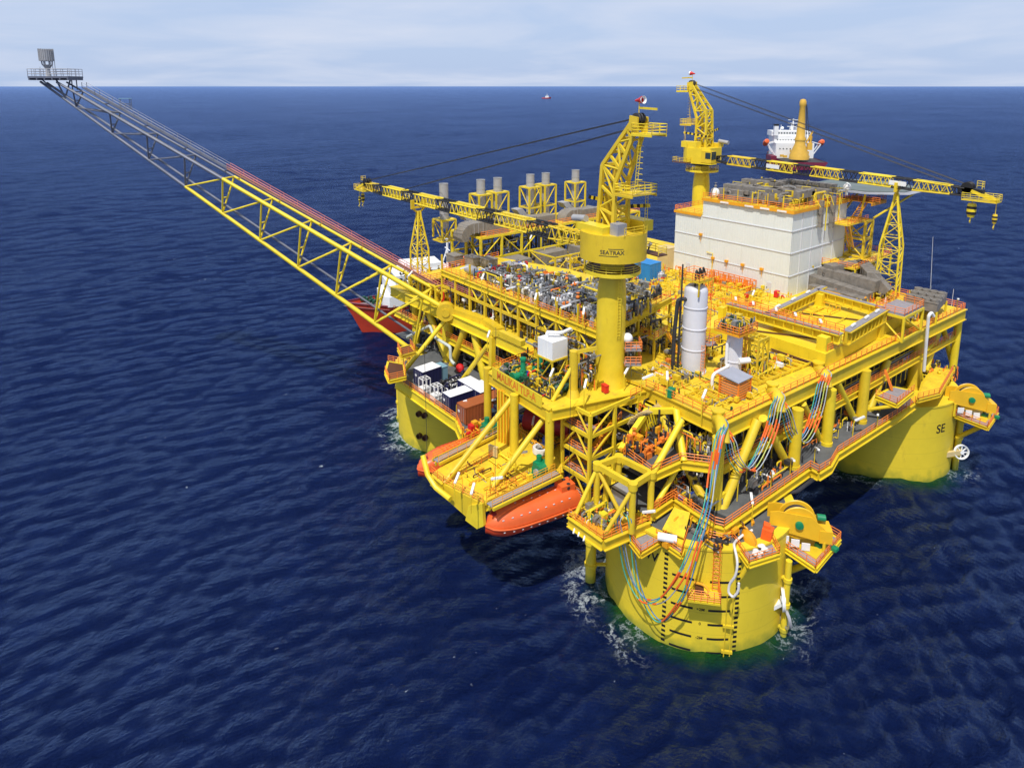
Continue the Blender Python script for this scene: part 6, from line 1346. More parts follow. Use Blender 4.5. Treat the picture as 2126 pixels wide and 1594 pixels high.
MB().tube((-13.6, 4.6, zf), (-13.6, 4.6, ZM-.8), .5, 12).lathe((-13.6,4.6,ZM-.8), [(.5,0),(.4,.25),(0,.35)], 12).build('capped_pipe', YEL2, t)
# ================================================================ hoses over gooseneck arches
HM = [HGRN, HBLU, HGRY, HYEL, HGRY, HGRN]
def saddle(x, y, lab, Y=-6.2):
    p = at(x, y, Y=Y); t = thing('hose_gooseneck', lab, 'gooseneck', p, 'hose goosenecks on the right face'); m = MB(); n = 10; dx = V((-.15, -1, 0)).normalized()
    out = []; inn = []
    for i in range(n+1): a = math.pi*(.05+.75*i/n); c_ = p+V((0,.5,-.6)); out.append(c_+dx*(1.3*-math.cos(a)*-1)*.0+dx*(1.2*math.sin(a))+V((1.5*math.cos(a)*1.0, 0, 1.1*math.sin(a)*.9)))
    a = p+V((2.2,2.2,-.1)); b = p+V((0,0,.3)); c_ = p+V((-.7,-.7,-1.2)); m.pipe([a, p+V((1.0,1.0,.45)), b, c_], .8, 10, 1.6); m.lathe(p+V((2.2,2.2,-1.2)), [(.7,0),(.7,2.2),(.9,2.2),(.9,2.4),(0,2.4)], 14); m.build('saddle', YEL2, t); return p
def hoses(pts, nh, lab, sleeves, wid=.16):
    pts = [V(q) for q in pts]; t = thing('hose_bundle', lab, 'hose bundle', pts[0], 'hose bundles'); sd_h = V((.62, -.78, 0))
    cr = []
    for i in range(len(pts)-1):
        p0, p1, p2, p3 = pts[max(i-1,0)], pts[i], pts[i+1], pts[min(i+2, len(pts)-1)]
        for j in range(6): u = j/6; cr.append(.5*((2*p1)+(p2-p0)*u+(2*p0-5*p1+4*p2-p3)*u*u+(3*p1-p0-3*p2+p3)*u**3))
    cr.append(pts[-1])
    for k in range(nh):
        o = RT*((k-(nh-1)/2)*wid*1.9)+V((0, 0, .1*math.sin(k*2))); sp_ = .35*math.sin(k*1.7)
        line = [q+o*(1+.5*math.sin(math.pi*i/len(cr))) - V((0,0,abs(k-(nh-1)/2)*.35*math.sin(math.pi*i/(len(cr)-1)))) for i, q in enumerate(cr)]
        h = MB().pipe(line, .07, 6).build('hose', HM[k % 6], t)
        m = MB()
        for f0, f1 in sleeves: i0 = int((f0+.02*math.sin(k*3))*(len(cr)-1)); i1 = max(i0+2, int((f1+.03*math.cos(k*2))*(len(cr)-1))); m.pipe(line[i0:i1+1], .115, 6).cut()
        if m.v: sub_each(m, 'orange_sleeve', HORG, h)
    return t
g1 = saddle(1500, 893, 'yellow hose gooseneck at the near deck corner'); g2 = saddle(1616, 832, 'yellow hose gooseneck halfway along the right deck edge'); g3 = saddle(1713, 784, 'yellow hose gooseneck nearest the gantry')
zw = lambda x, y, Y: at(x, y, Y=Y)
hoses([g1+V((.6,.6,.9)), g1+V((-.2,-.3,.75)), zw(1492, 905, -7.4), zw(1480, 970, -7.6), zw(1468, 1050, -9), at(1440, 1130, X=-13.0), at(1413, 1190, X=-14.2), at(1380, 1235, X=-14.6), at(1352, 1247, X=-14.8), at(1330, 1235, X=-14.8), at(1305, 1190, X=-15.2), at(1290, 1120, X=-16), at(1282, 1082, X=-17), at(1288, 1070, X=-16.6)], 3, 'long hose bundle drooping from the near corner down over the hull column', ((.2, .24), (.46, .52), (.62, .66)))
hoses([g1+V((.9,.4,.9)), g1+V((.1,-.5,.75)), zw(1498, 910, -7.5), zw(1484, 985, -7.8), zw(1470, 1060, -9.2), at(1445, 1150, X=-13.2), at(1425, 1220, X=-13.8), at(1395, 1270, X=-14.0), at(1370, 1288, X=-14.0), at(1345, 1260, X=-14.4), at(1322, 1200, X=-14.8), at(1312, 1120, X=-15), at(1307, 1078, X=-15.6), at(1298, 1065, X=-15)], 2, 'second long hose pair looping lowest over the draft marks', ((.15, .2), (.36, .42), (.5, .56)))
hoses([g1+V((1.6,1.0,-.8)), zw(1517, 915, -6.6), zw(1525, 945, -6.9), zw(1545, 968, -7.4), zw(1562, 965, -7.6), zw(1583, 930, -7.6), zw(1603, 880, -7.4), zw(1612, 840, -7.2), g2+V((-.2,-.3,.8)), g2+V((.6,.6,.8))], 5, 'drooping hose bundle between the corner and the middle gooseneck', ((.02, .09), (.36, .42), (.62, .69)), .15)
hoses([g2+V((1.6,1.0,-.8)), zw(1632, 850, -6.6), zw(1645, 895, -6.9), zw(1662, 912, -7.3), zw(1680, 890, -7.4), zw(1698, 840, -7.3), zw(1708, 795, -7.1), g3+V((-.2,-.3,.8)), g3+V((.6,.6,.8))], 5, 'drooping hose bundle between the middle gooseneck and the gantry', ((.02, .09), (.52, .59), (.78, .85)), .15)
# ================================================================ near column top, balconies and mooring gear
def balcony(lab, pts, z, bracket=None, mat_f=GRT, nr=None, name='column_balcony', zr=None):
    pts = [V((p[0], p[1], z)) for p in pts]; t = thing(name, lab, 'balcony', sum(pts, V())/len(pts)); MB().prism([(p.x,p.y) for p in pts], z-.15, z).build('floor', mat_f, t)
    fascia([(p.x,p.y) for p in pts]+[(pts[0].x, pts[0].y)], z+.02, .6, .25, YEL, 'edge_beam', t); n = nr or len(pts); MB().rail(pts[:n], 1.15, 1.3, .055).build('railing', ORG, t)
    for a, b in bracket or (): MB().tube(a, b, .3, 10).build('bracket', YEL, t)
    return t
A2 = lambda z, *ps: [tuple(at(*p, z))[:2] for p in ps]
balcony('grey floored balcony with orange rails on the near column\'s left rim', A2(14.2, (1290, 1098), (1330, 1150), (1395, 1110), (1385, 1085), (1352, 1068)), 14.2, nr=3)
t = balcony('balcony carrying a white cylinder above the letters on the near column', A2(14.2, (1362, 1115), (1415, 1152), (1428, 1112), (1388, 1082)), 14.2, nr=3)
p = at(1384, 1122, 14.9); t = thing('white_cylinder', 'fat white cylinder on a small stand, on the near column\'s left balcony', 'cylinder', p); MB().tube(p+V((-.6,.9,.4)), p+V((.7,-1.0,.4)), .5, 16).build('shell', WHT, t); MB().box(p-V((0,0,.4)), (.8,.8,.8)).build('stand', YORG, t)
c3 = [at(*q, 15.2) for q in ((1375, 1100), (1420, 1118), (1432, 1080), (1398, 1070))]; tag(MB().slab([c3[0], c3[1], c3[2]+V((0,0,1)), c3[3]+V((0,0,1))], (0,0,1), .15).build('sloping_cover', YDK), 'sloping yellow cover plate on the near column top behind the white cylinder', 'cover')
t = balcony('balcony holding an orange tarp and white rope on the near column\'s right rim', A2(14.4, (1518, 1118), (1555, 1170), (1618, 1150), (1592, 1106), (1545, 1098)), 14.4, nr=4, bracket=((at(1553, 1172, 13.8), at(1540, 1195, 12)),))
p = at(1592, 1122, 14.4); tag(MB().box(p+V((0,0,.9)), (1.3,1.2,1.8), .3, .1).box(p+V((.1,.2,1.9)), (.9,.8,.5), .5, .2).build('orange_tarp_bundle', OBOX), 'bright orange tarp bundle standing on the near column\'s right balcony', 'tarp bundle')
p = at(1552, 1128, 14.4); tag(MB().lathe(p+V((0,0,.5)), [(0,-.5),(.9,-.3),(1.3,.1),(1.0,.6),(0,.9)], 12, V((.9,-.3,.1))).build('yellow_bag', YORG), 'slumped yellow canvas bag beside the orange tarp bundle', 'bag')
m = MB(); p = at(1575, 1146, 14.6); rr = random.Random(4)
for k in range(10): q = p+V((rr.uniform(-1.1,1.1), rr.uniform(-.5,.5), rr.uniform(0,.4))); m.sphere(q, rr.uniform(.25,.42), 8, 6, .7)
tag(m.build('white_rope_heap', ROPE), 'heap of white rope in front of the orange tarp bundle', 'rope heap')
rp_ = [at(1562, 1100, 15.6), at(1545, 1108, 15.4), at(1528, 1122, 15.2), at(1523, 1130, X=-8.4), at(1532, 1165, X=-9.2), at(1528, 1195, X=-9.4), at(1514, 1212, X=-9.4), at(1512, 1230, X=-9.5), at(1522, 1240, X=-9.4), at(1533, 1228, X=-9.3), at(1534, 1210, X=-9.3)]
tag(MB().pipe(rp_, .15, 8, .8).build('white_rope_loop', ROPE), 'thick white rope looping down the near column\'s face', 'rope')
t = thing('red_bearing_post', 'short dark red post between the near column and the lower deck', 'post', (-6, -6.8, ZC)); MB().lathe((-5.5,-6.6,0), [(1.35,ZC),(1.35,ZC+1.0),(1.25,ZC+1.05),(1.25,ZL-.5),(1.5,ZL-.5),(1.5,ZL-.2)], 20).build('sleeve', RED, t); MB().lathe((-5.5,-6.6,0), [(1.7,ZL-.35),(1.7,ZL-.1)], 20).build('dark_collar', DRK, t)
MB().rail([at(1470, 1118, ZC), at(1500, 1125, ZC), at(1520, 1118, ZC)], 1.1, 1.2, .05).build('railing', ORG, t)
a0 = R_(221); rd = V((math.cos(a0), math.sin(a0), 0)); tg = V((-rd.y, rd.x, 0)); t = thing('access_basket', 'orange railed access basket with caged ladder on the near column\'s face', 'access basket', rd*RC+V((0,0,9.3)))
zbk = 9.4; q = [rd*(RC+.1)+tg*s*1.9+rd*k*2.4+V((0,0,zbk)) for s, k in ((1,0),(1,1),(-1,1),(-1,0))]; q = [v-tg*.4 for v in q]
MB().prism([(v.x,v.y) for v in q], zbk-.25, zbk).build('floor', YEL, t); MB().rail(q, 1.5, .7, .05, 5).build('railing', ORG, t); m = MB(); b = rd*(RC+.35)+tg*1.1; m.ladder(b+V((0,0,zbk)), b+V((0,0,ZC+1.2)), tg, .7)
for k in range(8): m.lathe(b+rd*.4+V((0,0,zbk+2+k*.6)), [(.5,0),(.54,.06)], 8, cap=False)
m.build('caged_ladder', ORG, t); MB().box(rd*(RC+1.3)-tg*.9+V((0,0,zbk+1.0)), (1.2,1.0,.5), a0).build('gear_box', BRWN, t); MB().pipe([rd*(RC+1.3)-tg*1.5+V((0,0,zbk+1.6)), rd*(RC+1.9)-tg*.4+V((0,0,zbk+1.9)), rd*(RC+2.2)+tg*.2+V((0,0,zbk+1.3))], .16, 8, .6).build('yellow_hose', YORG, t)
m = MB()
for k in (0, .7): b = rd*(RC+.25)+tg*(2.6+k); m.tube(b+V((0,0,-.5)), b+V((0,0,9.2)), .07, 6)
for z in (1, 4.6): m.box(rd*(RC+.2)+tg*2.95+V((0,0,z)), (.3,1.3,.35), a0)
m.build('guide_rail', YEL2, t)
def reel(cx, cy, lab, zf=12.0, flip=0):
    """mooring reel: twin cheek drum on a railed platform bracketed off the column"""
    o = V((cx, cy, 0)); t = thing('mooring_reel', lab, 'mooring reel', o+V((4,-14,zf)), 'mooring reels')
    P4 = [o+V(q) for q in ((1.9,-10.2,zf), (1.0,-16.6,zf), (8.8,-15.9,zf), (9.6,-9.4,zf))]
    f_ = MB().prism([(p.x,p.y) for p in P4], zf-.2, zf).build('platform', GRT, t); fascia([(p.x,p.y) for p in P4]+[(P4[0].x,P4[0].y)], zf+.03, .55, .25, YEL, 'edge_beam', t)
    sub(MB().rail([P4[0], P4[1], P4[2], P4[3]], 1.15, 1.4, .055), 'railing', ORG, f_); MB().prism([(p.x*.7+P4[0].x*.1+P4[2].x*.2, p.y*.7+P4[0].y*.1+P4[2].y*.2) for p in P4], zf+.02, zf+.1).build('yellow_grating', YEL2, t)
    MB().tube(o+V((3.5,-15.8,zf-.4)), o+V((3.8,-11.5,zf-5)), .4, 12).tube(o+V((7,-13.5,zf-.4)), o+V((6,-10.8,zf-3.5)), .4, 12).build('bracket', YEL, t)
    c = o+V((3.6,-12.6,zf+3.4)); ax = V((-.77,-.62,0)).normalized(); tn = V((.62,-.77,0))
    for k in (-.75, .75): MB().lathe(c+ax*k, [(0,-.1),(2.15,-.1),(2.25,0),(2.15,.1),(0,.1)], 36, ax).build('cheek', GLD, t)
    MB().lathe(c, [(1.7,-.7),(1.7,.7)], 30, ax).build('drum', DRK, t); m = MB()
    for k in (-.95, .95):
        m.slab([c+ax*k-tn*3.6+V((0,0,1.3)), c+ax*k-tn*2.6+V((0,0,1.5)), c+ax*k+tn*1.4+V((0,0,1.2)), c+ax*k+tn*3.4-V((0,0,.5)), c+ax*k+tn*3.4-V((0,0,2.2)), c+ax*k-tn*3.6-V((0,0,.9))], ax, .16).cut()
    m.build_each('side_plate', GLD, t); b_ = MB().box(c+tn*3.3-V((0,0,1.3)), (1.5,2.4,1.7), math.atan2(tn.y, tn.x)).build('gear_housing', GLD, t)
    m = MB()
    for k in (-1.1, 1.1): m.beam(c+ax*k-tn*2.5-V((0,0,1)), c+ax*k-tn*2.5-V((0,0,3.4)), .3); m.beam(c+ax*k+tn*3.2-V((0,0,2)), c+ax*k+tn*3.2-V((0,0,3.4)), .3)
    m.build('stand', YEL2, t); MB().lathe(c+ax*1.1, [(.5,0),(.5,.35),(.2,.4),(0,.4)], 14, ax).build('hub', GRN, t); MB().lathe(c+tn*2.4-ax*.4+V((0,0,.4)), [(.45,0),(.45,1.0),(.2,1.1)], 10, tn).build('motor', GRN, t)
    for k in range(3): MB().box(c+ax*1.5-tn*(1.7-1.3*k)-V((0,0,2.0+.35*k)), (1.0,.12,1.0), math.atan2(tn.y, tn.x)).build('white_panel', WHT, t)
    m = MB(); m.box(c+tn*2.9-V((0,0,3.1)), (1.1,.8,.4)).box(c+tn*4.6+ax*.5-V((0,0,3.1)), (.8,.8,.4)); m.build('green_fitting', GRN, t); return t
reel(0, 0, 'yellow mooring reel on the platform beside the nearest hull column'); reel(57.0, -1.4, 'yellow mooring reel on the platform beside the SE hull column')
def sheave(p, lab, r, ax):
    p = V(p); ax = V(ax).normalized(); t = thing('mooring_sheave', lab, 'sheave wheel', p, 'white mooring sheaves'); w = MB().lathe(p, [(r*.85,-.15),(r,-.2),(r*.9,0),(r,.2),(r*.85,.15),(r*.85,-.15)], 28, ax, cap=False); x = ax.orthogonal().normalized(); y = ax.cross(x)
    for k in range(8): a = 2*math.pi*k/8; d = x*math.cos(a)+y*math.sin(a); w.beam(p+d*r*.2, p+d*r*.88, .16)
    w.lathe(p, [(0,-.3),(r*.28,-.3),(r*.28,.3),(0,.3)], 14, ax); w.build('wheel', WHT, t); return t
p = at(1628, 1252, X=4.5); p = V((5.6,-13.0,hz(1255, (5.6,-13.0)))); p = at(1626, 1244, Y=-13.0); t = sheave(p, 'white spoked sheave wheel low on the nearest column', 1.5, (.55,-.8,.1))
MB().beam(p+V((-.2,.2,-.4)), p+V((-1.6,1.6,-1.8)), .9, .5).beam(p+V((-.9,.9,-1.2)), p+V((-1.8,3.2,-.6)), .8, .8).build('arm', WHT, t); MB().lathe(p+V((.3,-.3,-2.6)), [(1.0,-.1),(1.35,-.2),(1.2,0),(1.35,.2),(1.0,.1)], 24, V((.8,-.5,.1)), cap=False).build('lower_wheel', GAL, t)
p = at(1996, 938, Y=-14); t = sheave(p, 'white spoked sheave wheel on the SE column\'s right side', 1.35, (-.6,-.75,.1)); MB().beam(p, p+V((-2.4,2.0,-.6)), .5, .9).build('arm', CRM, t)
# ================================================================ fittings around the SE corner and the left end
t = balcony('grey railed stair landing on the right face under the gantry', A2(ZM-1.5, (1818, 822), (1862, 840), (1897, 812), (1855, 803)), ZM-1.5, nr=3, bracket=((at(1862, 842, ZM-1.9), at(1800, 850, ZL+1.5)),)); MB().stairs(at(1852, 808, ZM-1.4), at(1838, 770, ZM+1.6), 1.2).build('stair', ORG, t)
t = balcony('stepped yellow top deck with fittings on the SE column', A2(17.5, (1905, 830), (1950, 818), (1978, 770), (1940, 762), (1915, 795)), 17.5, mat_f=YDK, nr=3, name='column_top_deck'); clutter((61, 69, -9.5, -5), ZC, 18, 70, rnd, {'y': (YEL2, 3), 'o': (ORG, 2), 'd': (DRK, 2)}, t, 'column_fitting', .5, .16)
t = balcony('small orange railed platform on the right face beside the white vent pipe', A2(ZM+1, (1893, 712), (1925, 722), (1942, 708), (1905, 698)), ZM+1, nr=3)
p = at(1918, 770, Y=-8); q = at(1928, 655, Y=-8.4); tag(MB().pipe([p, q, q+V((.6,-.2,.5)), q+V((1.2,-.4,-.3))], .28, 10, .5).build('white_vent_pipe', WHT), 'tall white vent pipe with a hooked top on the right face', 'vent pipe')
for x, y0_, y1_, lab in ((1932, 598, 492, 'thin whip antenna rising from the far right deck, the taller one'), (1975, 640, 600, 'short thin whip antenna at the far right deck corner')):
    p = at(x, y0_, Y=2 if x < 1950 else -5); q = at(x+5, y1_, Y=p.y); t = thing('whip_antenna', lab, 'antenna', p); MB().tube(p, q, .06, 5, .03).build('whip', WHT, t); MB().lathe(p, [(.15,-.2),(.12,.5)], 8).build('base', GAL, t)
for (a, lab) in ((((800, 772), (808, 790), (842, 782), (838, 756), (806, 750)), 'lower orange railed balcony left of the flare boom root'), (((826, 722), (834, 738), (862, 730), (852, 716)), 'upper small orange balcony left of the flare boom root')):
    balcony(lab, A2(ZM-2 if a[0][0] == 800 else ZM+.5, *a), ZM-2 if a[0][0] == 800 else ZM+.5, mat_f=BRWN)
t = thing('deck_end_module', 'cluttered yellow corner module with railings at the left end of the main deck', 'module', (0, 66, ZT)); clutter((-4, 6, 58, 75), ZT+.05, ZT+3.0, 240, rnd, {'y': (YEL2, 4), 'o': (ORG, 1.5), 'w': (WHT, .8), 'd': (DRK, 1.6), 's': (STL, 2), 'r': (RED, .3)}, t, 'corner_pipework', .45, .18)
frame(MB(), -4.5, 6, 60, 70, (ZT, ZT+3.4), .3, 3, 3).build('post_frame', YEL2, t); MB().bx(-4.6, 6, 64, 70, ZT+3.4, ZT+3.55).build('roof_deck', YDK, t); MB().rail([(6,64,ZT+3.55),(-4.6,64,ZT+3.55),(-4.6,70,ZT+3.55)], 1.2, 1.6, .055).build('railing', ORG, t)
tag(MB().pipe([at(845, 700, X=-6.5), at(893, 676, X=-6.5), at(898, 690, X=-6.5)]+[at(*q, X=-7.5) for q in ((905, 702), (935, 720), (936, 748), (944, 756))], .3, 10, .6).build('lagged_white_pipe', mat('pale_lagging', (.52,.56,.50), .5)), 'pale lagged pipe bending down below the hinge drum', 'pipe')
# misc clutter on the open main deck: small yellow fittings, pipe runs
md = thing('deck_fittings', 'small yellow fittings, posts and pipe runs spread over the open main deck', 'deck fittings', (20, 5, ZT))
YS = {'y': (YEL2, 4), 's': (STL, 1.2), 'o': (ORG, 1), 'd': (DGRN, .8), 'w': (WHT, .5)}
clutter((0, 10, -3.6, 5), ZT+.02, ZT+.9, 80, rnd, YS, md, 'deck_fitting', .6, .1); clutter((12, 22, -1, 6), ZT+.02, ZT+1.6, 130, rnd, YS, md, 'deck_fitting', .5, .12)
clutter((22, 52, 16, 46), ZT+.02, ZT+1.6, 420, rnd, {'y': (YEL2, 5), 'o': (ORG, 1), 's': (STL, 1), 'r': (RED, .3)}, md, 'deck_fitting', .6, .13); clutter((26, 50, 44, 60), ZT+.02, ZT+2.2, 160, rnd, {'y': (YEL2, 4), 'd': (BRWN, 2), 'o': (ORG, 1.5), 's': (STL, 2)}, md, 'deck_fitting', .5, .2)
clutter((56, 73, -5, 14), ZT+.02, ZT+2.2, 200, rnd, {'y': (YEL2, 3), 'd': (DRK, 1.5), 'o': (ORG, 1.5), 's': (STL, 1), 'w': (WHT, .4)}, md, 'deck_fitting', .5, .16)
clutter((46, 53, 22, 45), ZT+.02, ZT+1.6, 80, rnd, {'y': (YEL2, 3), 'o': (ORG, 2), 's': (STL, 1)}, md, 'deck_fitting', .6, .14)
clutter((-1.2, 8, 5, 12), ZT+.02, ZT+1.2, 70, rnd, YS, md, 'deck_fitting', .5, .1); clutter((8, 22, 8, 17), ZT+.02, ZT+2.0, 130, rnd, {'y': (YEL2, 3), 's': (STL, 2), 'd': (DRK, 2), 'o': (ORG, 1)}, md, 'deck_fitting', .5, .15)
clutter((30, 56, 0, 14), ZT+2.45, ZT+3.2, 60, rnd, {'y': (YEL2, 4), 'o': (YORG, 2)}, md, 'deck_fitting', .7, .1)
t = thing('right_face_pipework', 'thin pipes and cable runs along the right face between the decks', 'pipework', (30, -6, ZM))
for z, r, mt in ((ZM+.5, .1, STL), (ZM+.9, .07, YEL2), (ZT-2.5, .12, STL), (ZT-2.9, .08, YEL2), (ZM-1.3, .13, GAL), (ZM-1.7, .09, YEL2)): MB().tube((-1, -4.4, z), (72, -5.6, z), r, 6).build('pipe_run', mt, t)
m = MB()
for i in range(34): x = 0+2.1*i; m.tube((x, -4.7, ZL), (x, -4.7, ZM-.4), .09, 5).cut().tube((x+1, -4.5, ZM), (x+1, -4.5, ZT-2), .09, 5).cut()
m.build_each('stanchion', YEL2, t)
clutter((2, 45, -7.2, -4), ZL+.02, ZL+1.6, 110, rnd, {'d': (DRK, 3), 's': (STL, 2), 'y': (YEL2, 2), 'o': (ORG, .6), 'w': (WHT, .4)}, t, 'face_fitting', .5, .12)
t = thing('near_corner_pipework', 'valves and pipes crowding the mid level at the near left corner', 'pipework', (-5, 2, ZM)); clutter((-4.5, -2.8, -3, 9), ZM, ZT-2.2, 90, rnd, {'o': (ORG, 2), 'd': (DRK, 3), 'y': (YEL2, 3), 's': (STL, 2)}, t, 'corner_fitting', .45, .14)
clutter((-6.5, -2.8, -6, 1), ZL+.02, ZL+1.8, 60, rnd, {'b': (BLU, .5), 'd': (DRK, 3), 'y': (YEL2, 2), 's': (STL, 2), 'o': (ORG, 1)}, t, 'corner_fitting', .45, .14)
for i, (pts_, z) in enumerate((([(1330, 905), (1296, 935)], ZM), ([(1408, 1028), (1358, 1058)], ZL))): MB().rail([at(*p, z) for p in pts_], 1.2, 1.2, .055).build('railing', ORG, t)
# ================================================================ tube floodlights on posts
def flood(p, z, aim, hp, i):
    p = V((p.x, p.y, z)); o = dup(FLP, p, FLL[i], aim) if i else FLP
    if not i: o.location = p; o.rotation_euler.z = aim; o['label'] = FLL[0]
    o.scale = (1, 1, 1); return o
FLP = thing('floodlight', 'x', 'floodlight', (0,0,0), 'white tube floodlights on yellow posts')
MB().pipe([(0,0,0), (0,0,2.3), (.25,0,2.6)], .075, 6, .3).build('post', YEL2, FLP); MB().box((.95,0,2.85), (1.7,.3,.24), 0, 0, -.35).build('tube_lamp', WHT, FLP)
spots = [((1212, 843), ZCR, 'beside the jib post'), ((1141, 818), ZCR, 'at the crane deck corner'), ((1012, 731), ZCR-1, 'at the left end of the pump deck'), ((1295, 812), ZCR, 'on the stair landing beside the thick pedestal'),
 ((1330, 822), ZT, 'at the left corner of the main deck rail'), ((1384, 826), ZT, 'beside the green chest'), ((1456, 866), ZT, 'at the near main deck corner'), ((944, 1042), ZB, 'at the lifeboat deck\'s outer edge'), ((1018, 1030), ZB, 'inside the near lifeboat walkway'),
 ((978, 1066), ZB, 'at the lifeboat deck\'s outermost corner'), ((1070, 975), ZB, 'in the middle of the lifeboat deck'), ((1105, 915), ZB, 'behind the white hose coil'), ((948, 868), ZL, 'at the container deck corner'), ((838, 790), ZL, 'beside the outboard brace foot'), ((1010, 862), ZL, 'behind the brown container'),
 ((1600, 1012), ZL, 'on the lower right deck edge nearest the corner'), ((1530, 1040), ZL, 'inside the lower deck at the near brace'), ((1690, 962), ZL, 'at the jog in the lower right deck edge'), ((1820, 890), ZL, 'at the far end of the lower right deck'), ((1770, 905), ZL, 'on the lower right deck beside the third leg'), ((1640, 985), ZL, 'on the lower right deck below the hose loop'),
 ((1985, 648), ZT, 'at the far right main deck corner'), ((1938, 660), ZT, 'on the right deck edge beside the fan bank'), ((1870, 690), ZT, 'on the right deck edge by the service platform'),
 ((1000, 610), ZR, 'on the process rail, second from the left'), ((1050, 630), ZR, 'on the process rail below the drum'), ((1110, 655), ZR, 'on the process rail, middle'), ((1162, 672), ZR, 'on the process rail left of the white riser'), ((1210, 688), ZR, 'on the process rail next to the pedestal'), ((955, 585), ZR, 'at the process module\'s left corner'),
 ((1425, 748), ZT, 'just behind the tall white vessel'), ((848, 600), ZT+3.5, 'on the left end module roof'), ((905, 600), ZT, 'behind the left lattice tower'), ((1735, 610), ZT, 'between the ducts and the gantry'), ((1660, 590), ZT, 'at the white block\'s right corner'), ((1290, 565), ZT, 'on the deck behind the ring walkway'), ((1560, 640), ZT, 'in front of the white block'), ((1100, 520), ZT+7, 'among the cooler boxes'), ((1330, 1100), 14.2, 'on the near column\'s left balcony'), ((1560, 1085), 14.8, 'above the orange tarp balcony')]
FLL = ['white tube floodlight '+s[2] for s in spots]; aims = [R_(a) for a in (35, 30, 40, 20, -30, 40, 20, 35, -60, 40, -60, 40, -40, 40, -60)]
for i, (p, z, _) in enumerate(spots): flood(at(*p, z), z, aims[i % 15]+(math.pi if i in (15, 17, 18, 20, 21, 22) else 0), 2.3, i)
# ================================================================ ships
def hull(m, o, d, L_, B, D, flare=1.25, keel=-2, bow=.35, sheer=2.5):
    """ship hull lofted from stern to bow; o = stern on the waterline, d = heading"""
    o = V(o); d = V(d).normalized(); s = V((-d.y, d.x, 0)); rows = []; n = 24
    for i in range(n+1):
        f = i/n; x = f*L_; g = 0 if f < 1-bow else (f-(1-bow))/bow
        wt = B/2*(max(0.0, 1-g**2.6)); wl = B/2*max(0.0, 1-g**1.35)*(1 if f > .06 else .8+.2*f/.06); top = D+sheer*max(0, (f-.45)/.55)**1.6; rake = 5.0*g**2
        xt = x+rake; P = lambda xx, y, z: o+d*xx+s*y+V((0,0,z))
        rows.append([P(xt, wt, top), P(x+rake*.5, (wt+wl)/2*.99, top*.55), P(x, wl, 0), P(x-1*g, wl*.8, keel), P(x-1*g, -wl*.8, keel), P(x, -wl, 0), P(x+rake*.5, -(wt+wl)/2*.99, top*.55), P(xt, -wt, top)])
    vs = []; k = 8
    for r in rows: vs += r
    m.add(vs, [(i*k+j, i*k+j+1, (i+1)*k+j+1, (i+1)*k+j) for i in range(n) for j in range(k-1)], True); m.add(rows[0], [tuple(range(k))])
    return rows
def deck_of(rows, dz, inset=.5):
    m = MB(); k = len(rows)
    vs = []
    for r in rows: c = (r[0]+r[7])/2; a = (r[0]-c); vs += [c+a*.97-V((0,0,dz)), c-a*.97-V((0,0,dz))]
    m.add(vs, [(2*i, 2*i+1, 2*i+3, 2*i+2) for i in range(k-1)]); return m
# red supply ship lying behind the flare boom root
hd = (-RT*.93-FW*.37).normalized(); sw = V((-hd.y, hd.x, 0)); bw = at(752, 690, 0)
t = thing('supply_ship', 'red hulled supply ship with white bridge behind the flare boom root', 'ship', bw-hd*38)
o = bw-hd*76; m = MB(); rows = hull(m, o, hd, 76, 17, 6.5, sheer=3.2); h = m.build('hull', HULLR, t)
deck_of(rows, 1.1).build('foredeck', GRT, t); m = MB()
for sd2 in (0, 7): m.pipe([r[sd2]+V((0,0,.1)) for r in rows], .22, 6)
sub(m, 'bulwark_rail', MRN, h); Q = lambda x, y, z: o+hd*x+sw*y+V((0,0,z)); yw = math.atan2(hd.y, hd.x)
m = MB()
for z, x0, x1, w in ((10.2, 48, 69, 13.5), (13, 49, 68.5, 13), (15.9, 50, 67, 12), (18.2, 53, 64, 8)): m.box(Q((x0+x1)/2, 0, z), (x1-x0, w, 2.9), yw)
m.slab([Q(69,-6,8.5), Q(70.5,-4.5,8.5), Q(70.5,4.5,8.5), Q(69,6,8.5)], (0,0,1), 3.0); ss = m.build('superstructure', WHT, t); m = MB()
for k in range(9): m.box(Q(67.05, -4.6+k*1.15, 16.3), (.15, .8, 1.1), yw).cut()
for k in range(11): m.box(Q(51.5+k*1.4, 6.05, 16.2), (.8, .15, 1.0), yw).cut()
for k in range(9): m.box(Q(48.5+k*1.9, 6.55, 13.2), (.7, .12, .7), yw).cut(); m.box(Q(48+k*2, 6.8, 10.3), (.6, .12, .6), yw).cut()
sub_each(m, 'window', GLS, ss); m = MB().tube(Q(50,0,17), Q(50,0,26), .35, 8); 
for z in (20, 22.5, 25): m.beam(Q(50,-2.4,z), Q(50,2.4,z), .25)
m.tube(Q(52,0,17), Q(50,0,23), .18, 6).sphere(Q(47,2.5,18.4), .9, 10, 8).sphere(Q(47,-2.5,18.4), .7, 10, 8); m.build('radar_mast', WHT, t)
m = MB().box(Q(44,4,14), (3,2,9), yw).cut().box(Q(44,-4,14), (3,2,9), yw); m.build_each('funnel', LORG, t)
m = MB(); rr = random.Random(9)
for k in range(14): q = Q(rr.uniform(71,75), rr.uniform(-3.5,3.5), 8.9+rr.uniform(0,.6)); m.box(q, (rr.uniform(.5,1.6), rr.uniform(.5,1.4), rr.uniform(.6,1.4)), yw+rr.uniform(0,1)).cut()
m.build_each('anchor_winch', DGRN, t); m = MB()
for k in range(16): q = Q(rr.uniform(4,36), rr.uniform(-6,6), 7.2); m.box(q, (rr.uniform(2,5), 2.2, 2.2), yw).cut()
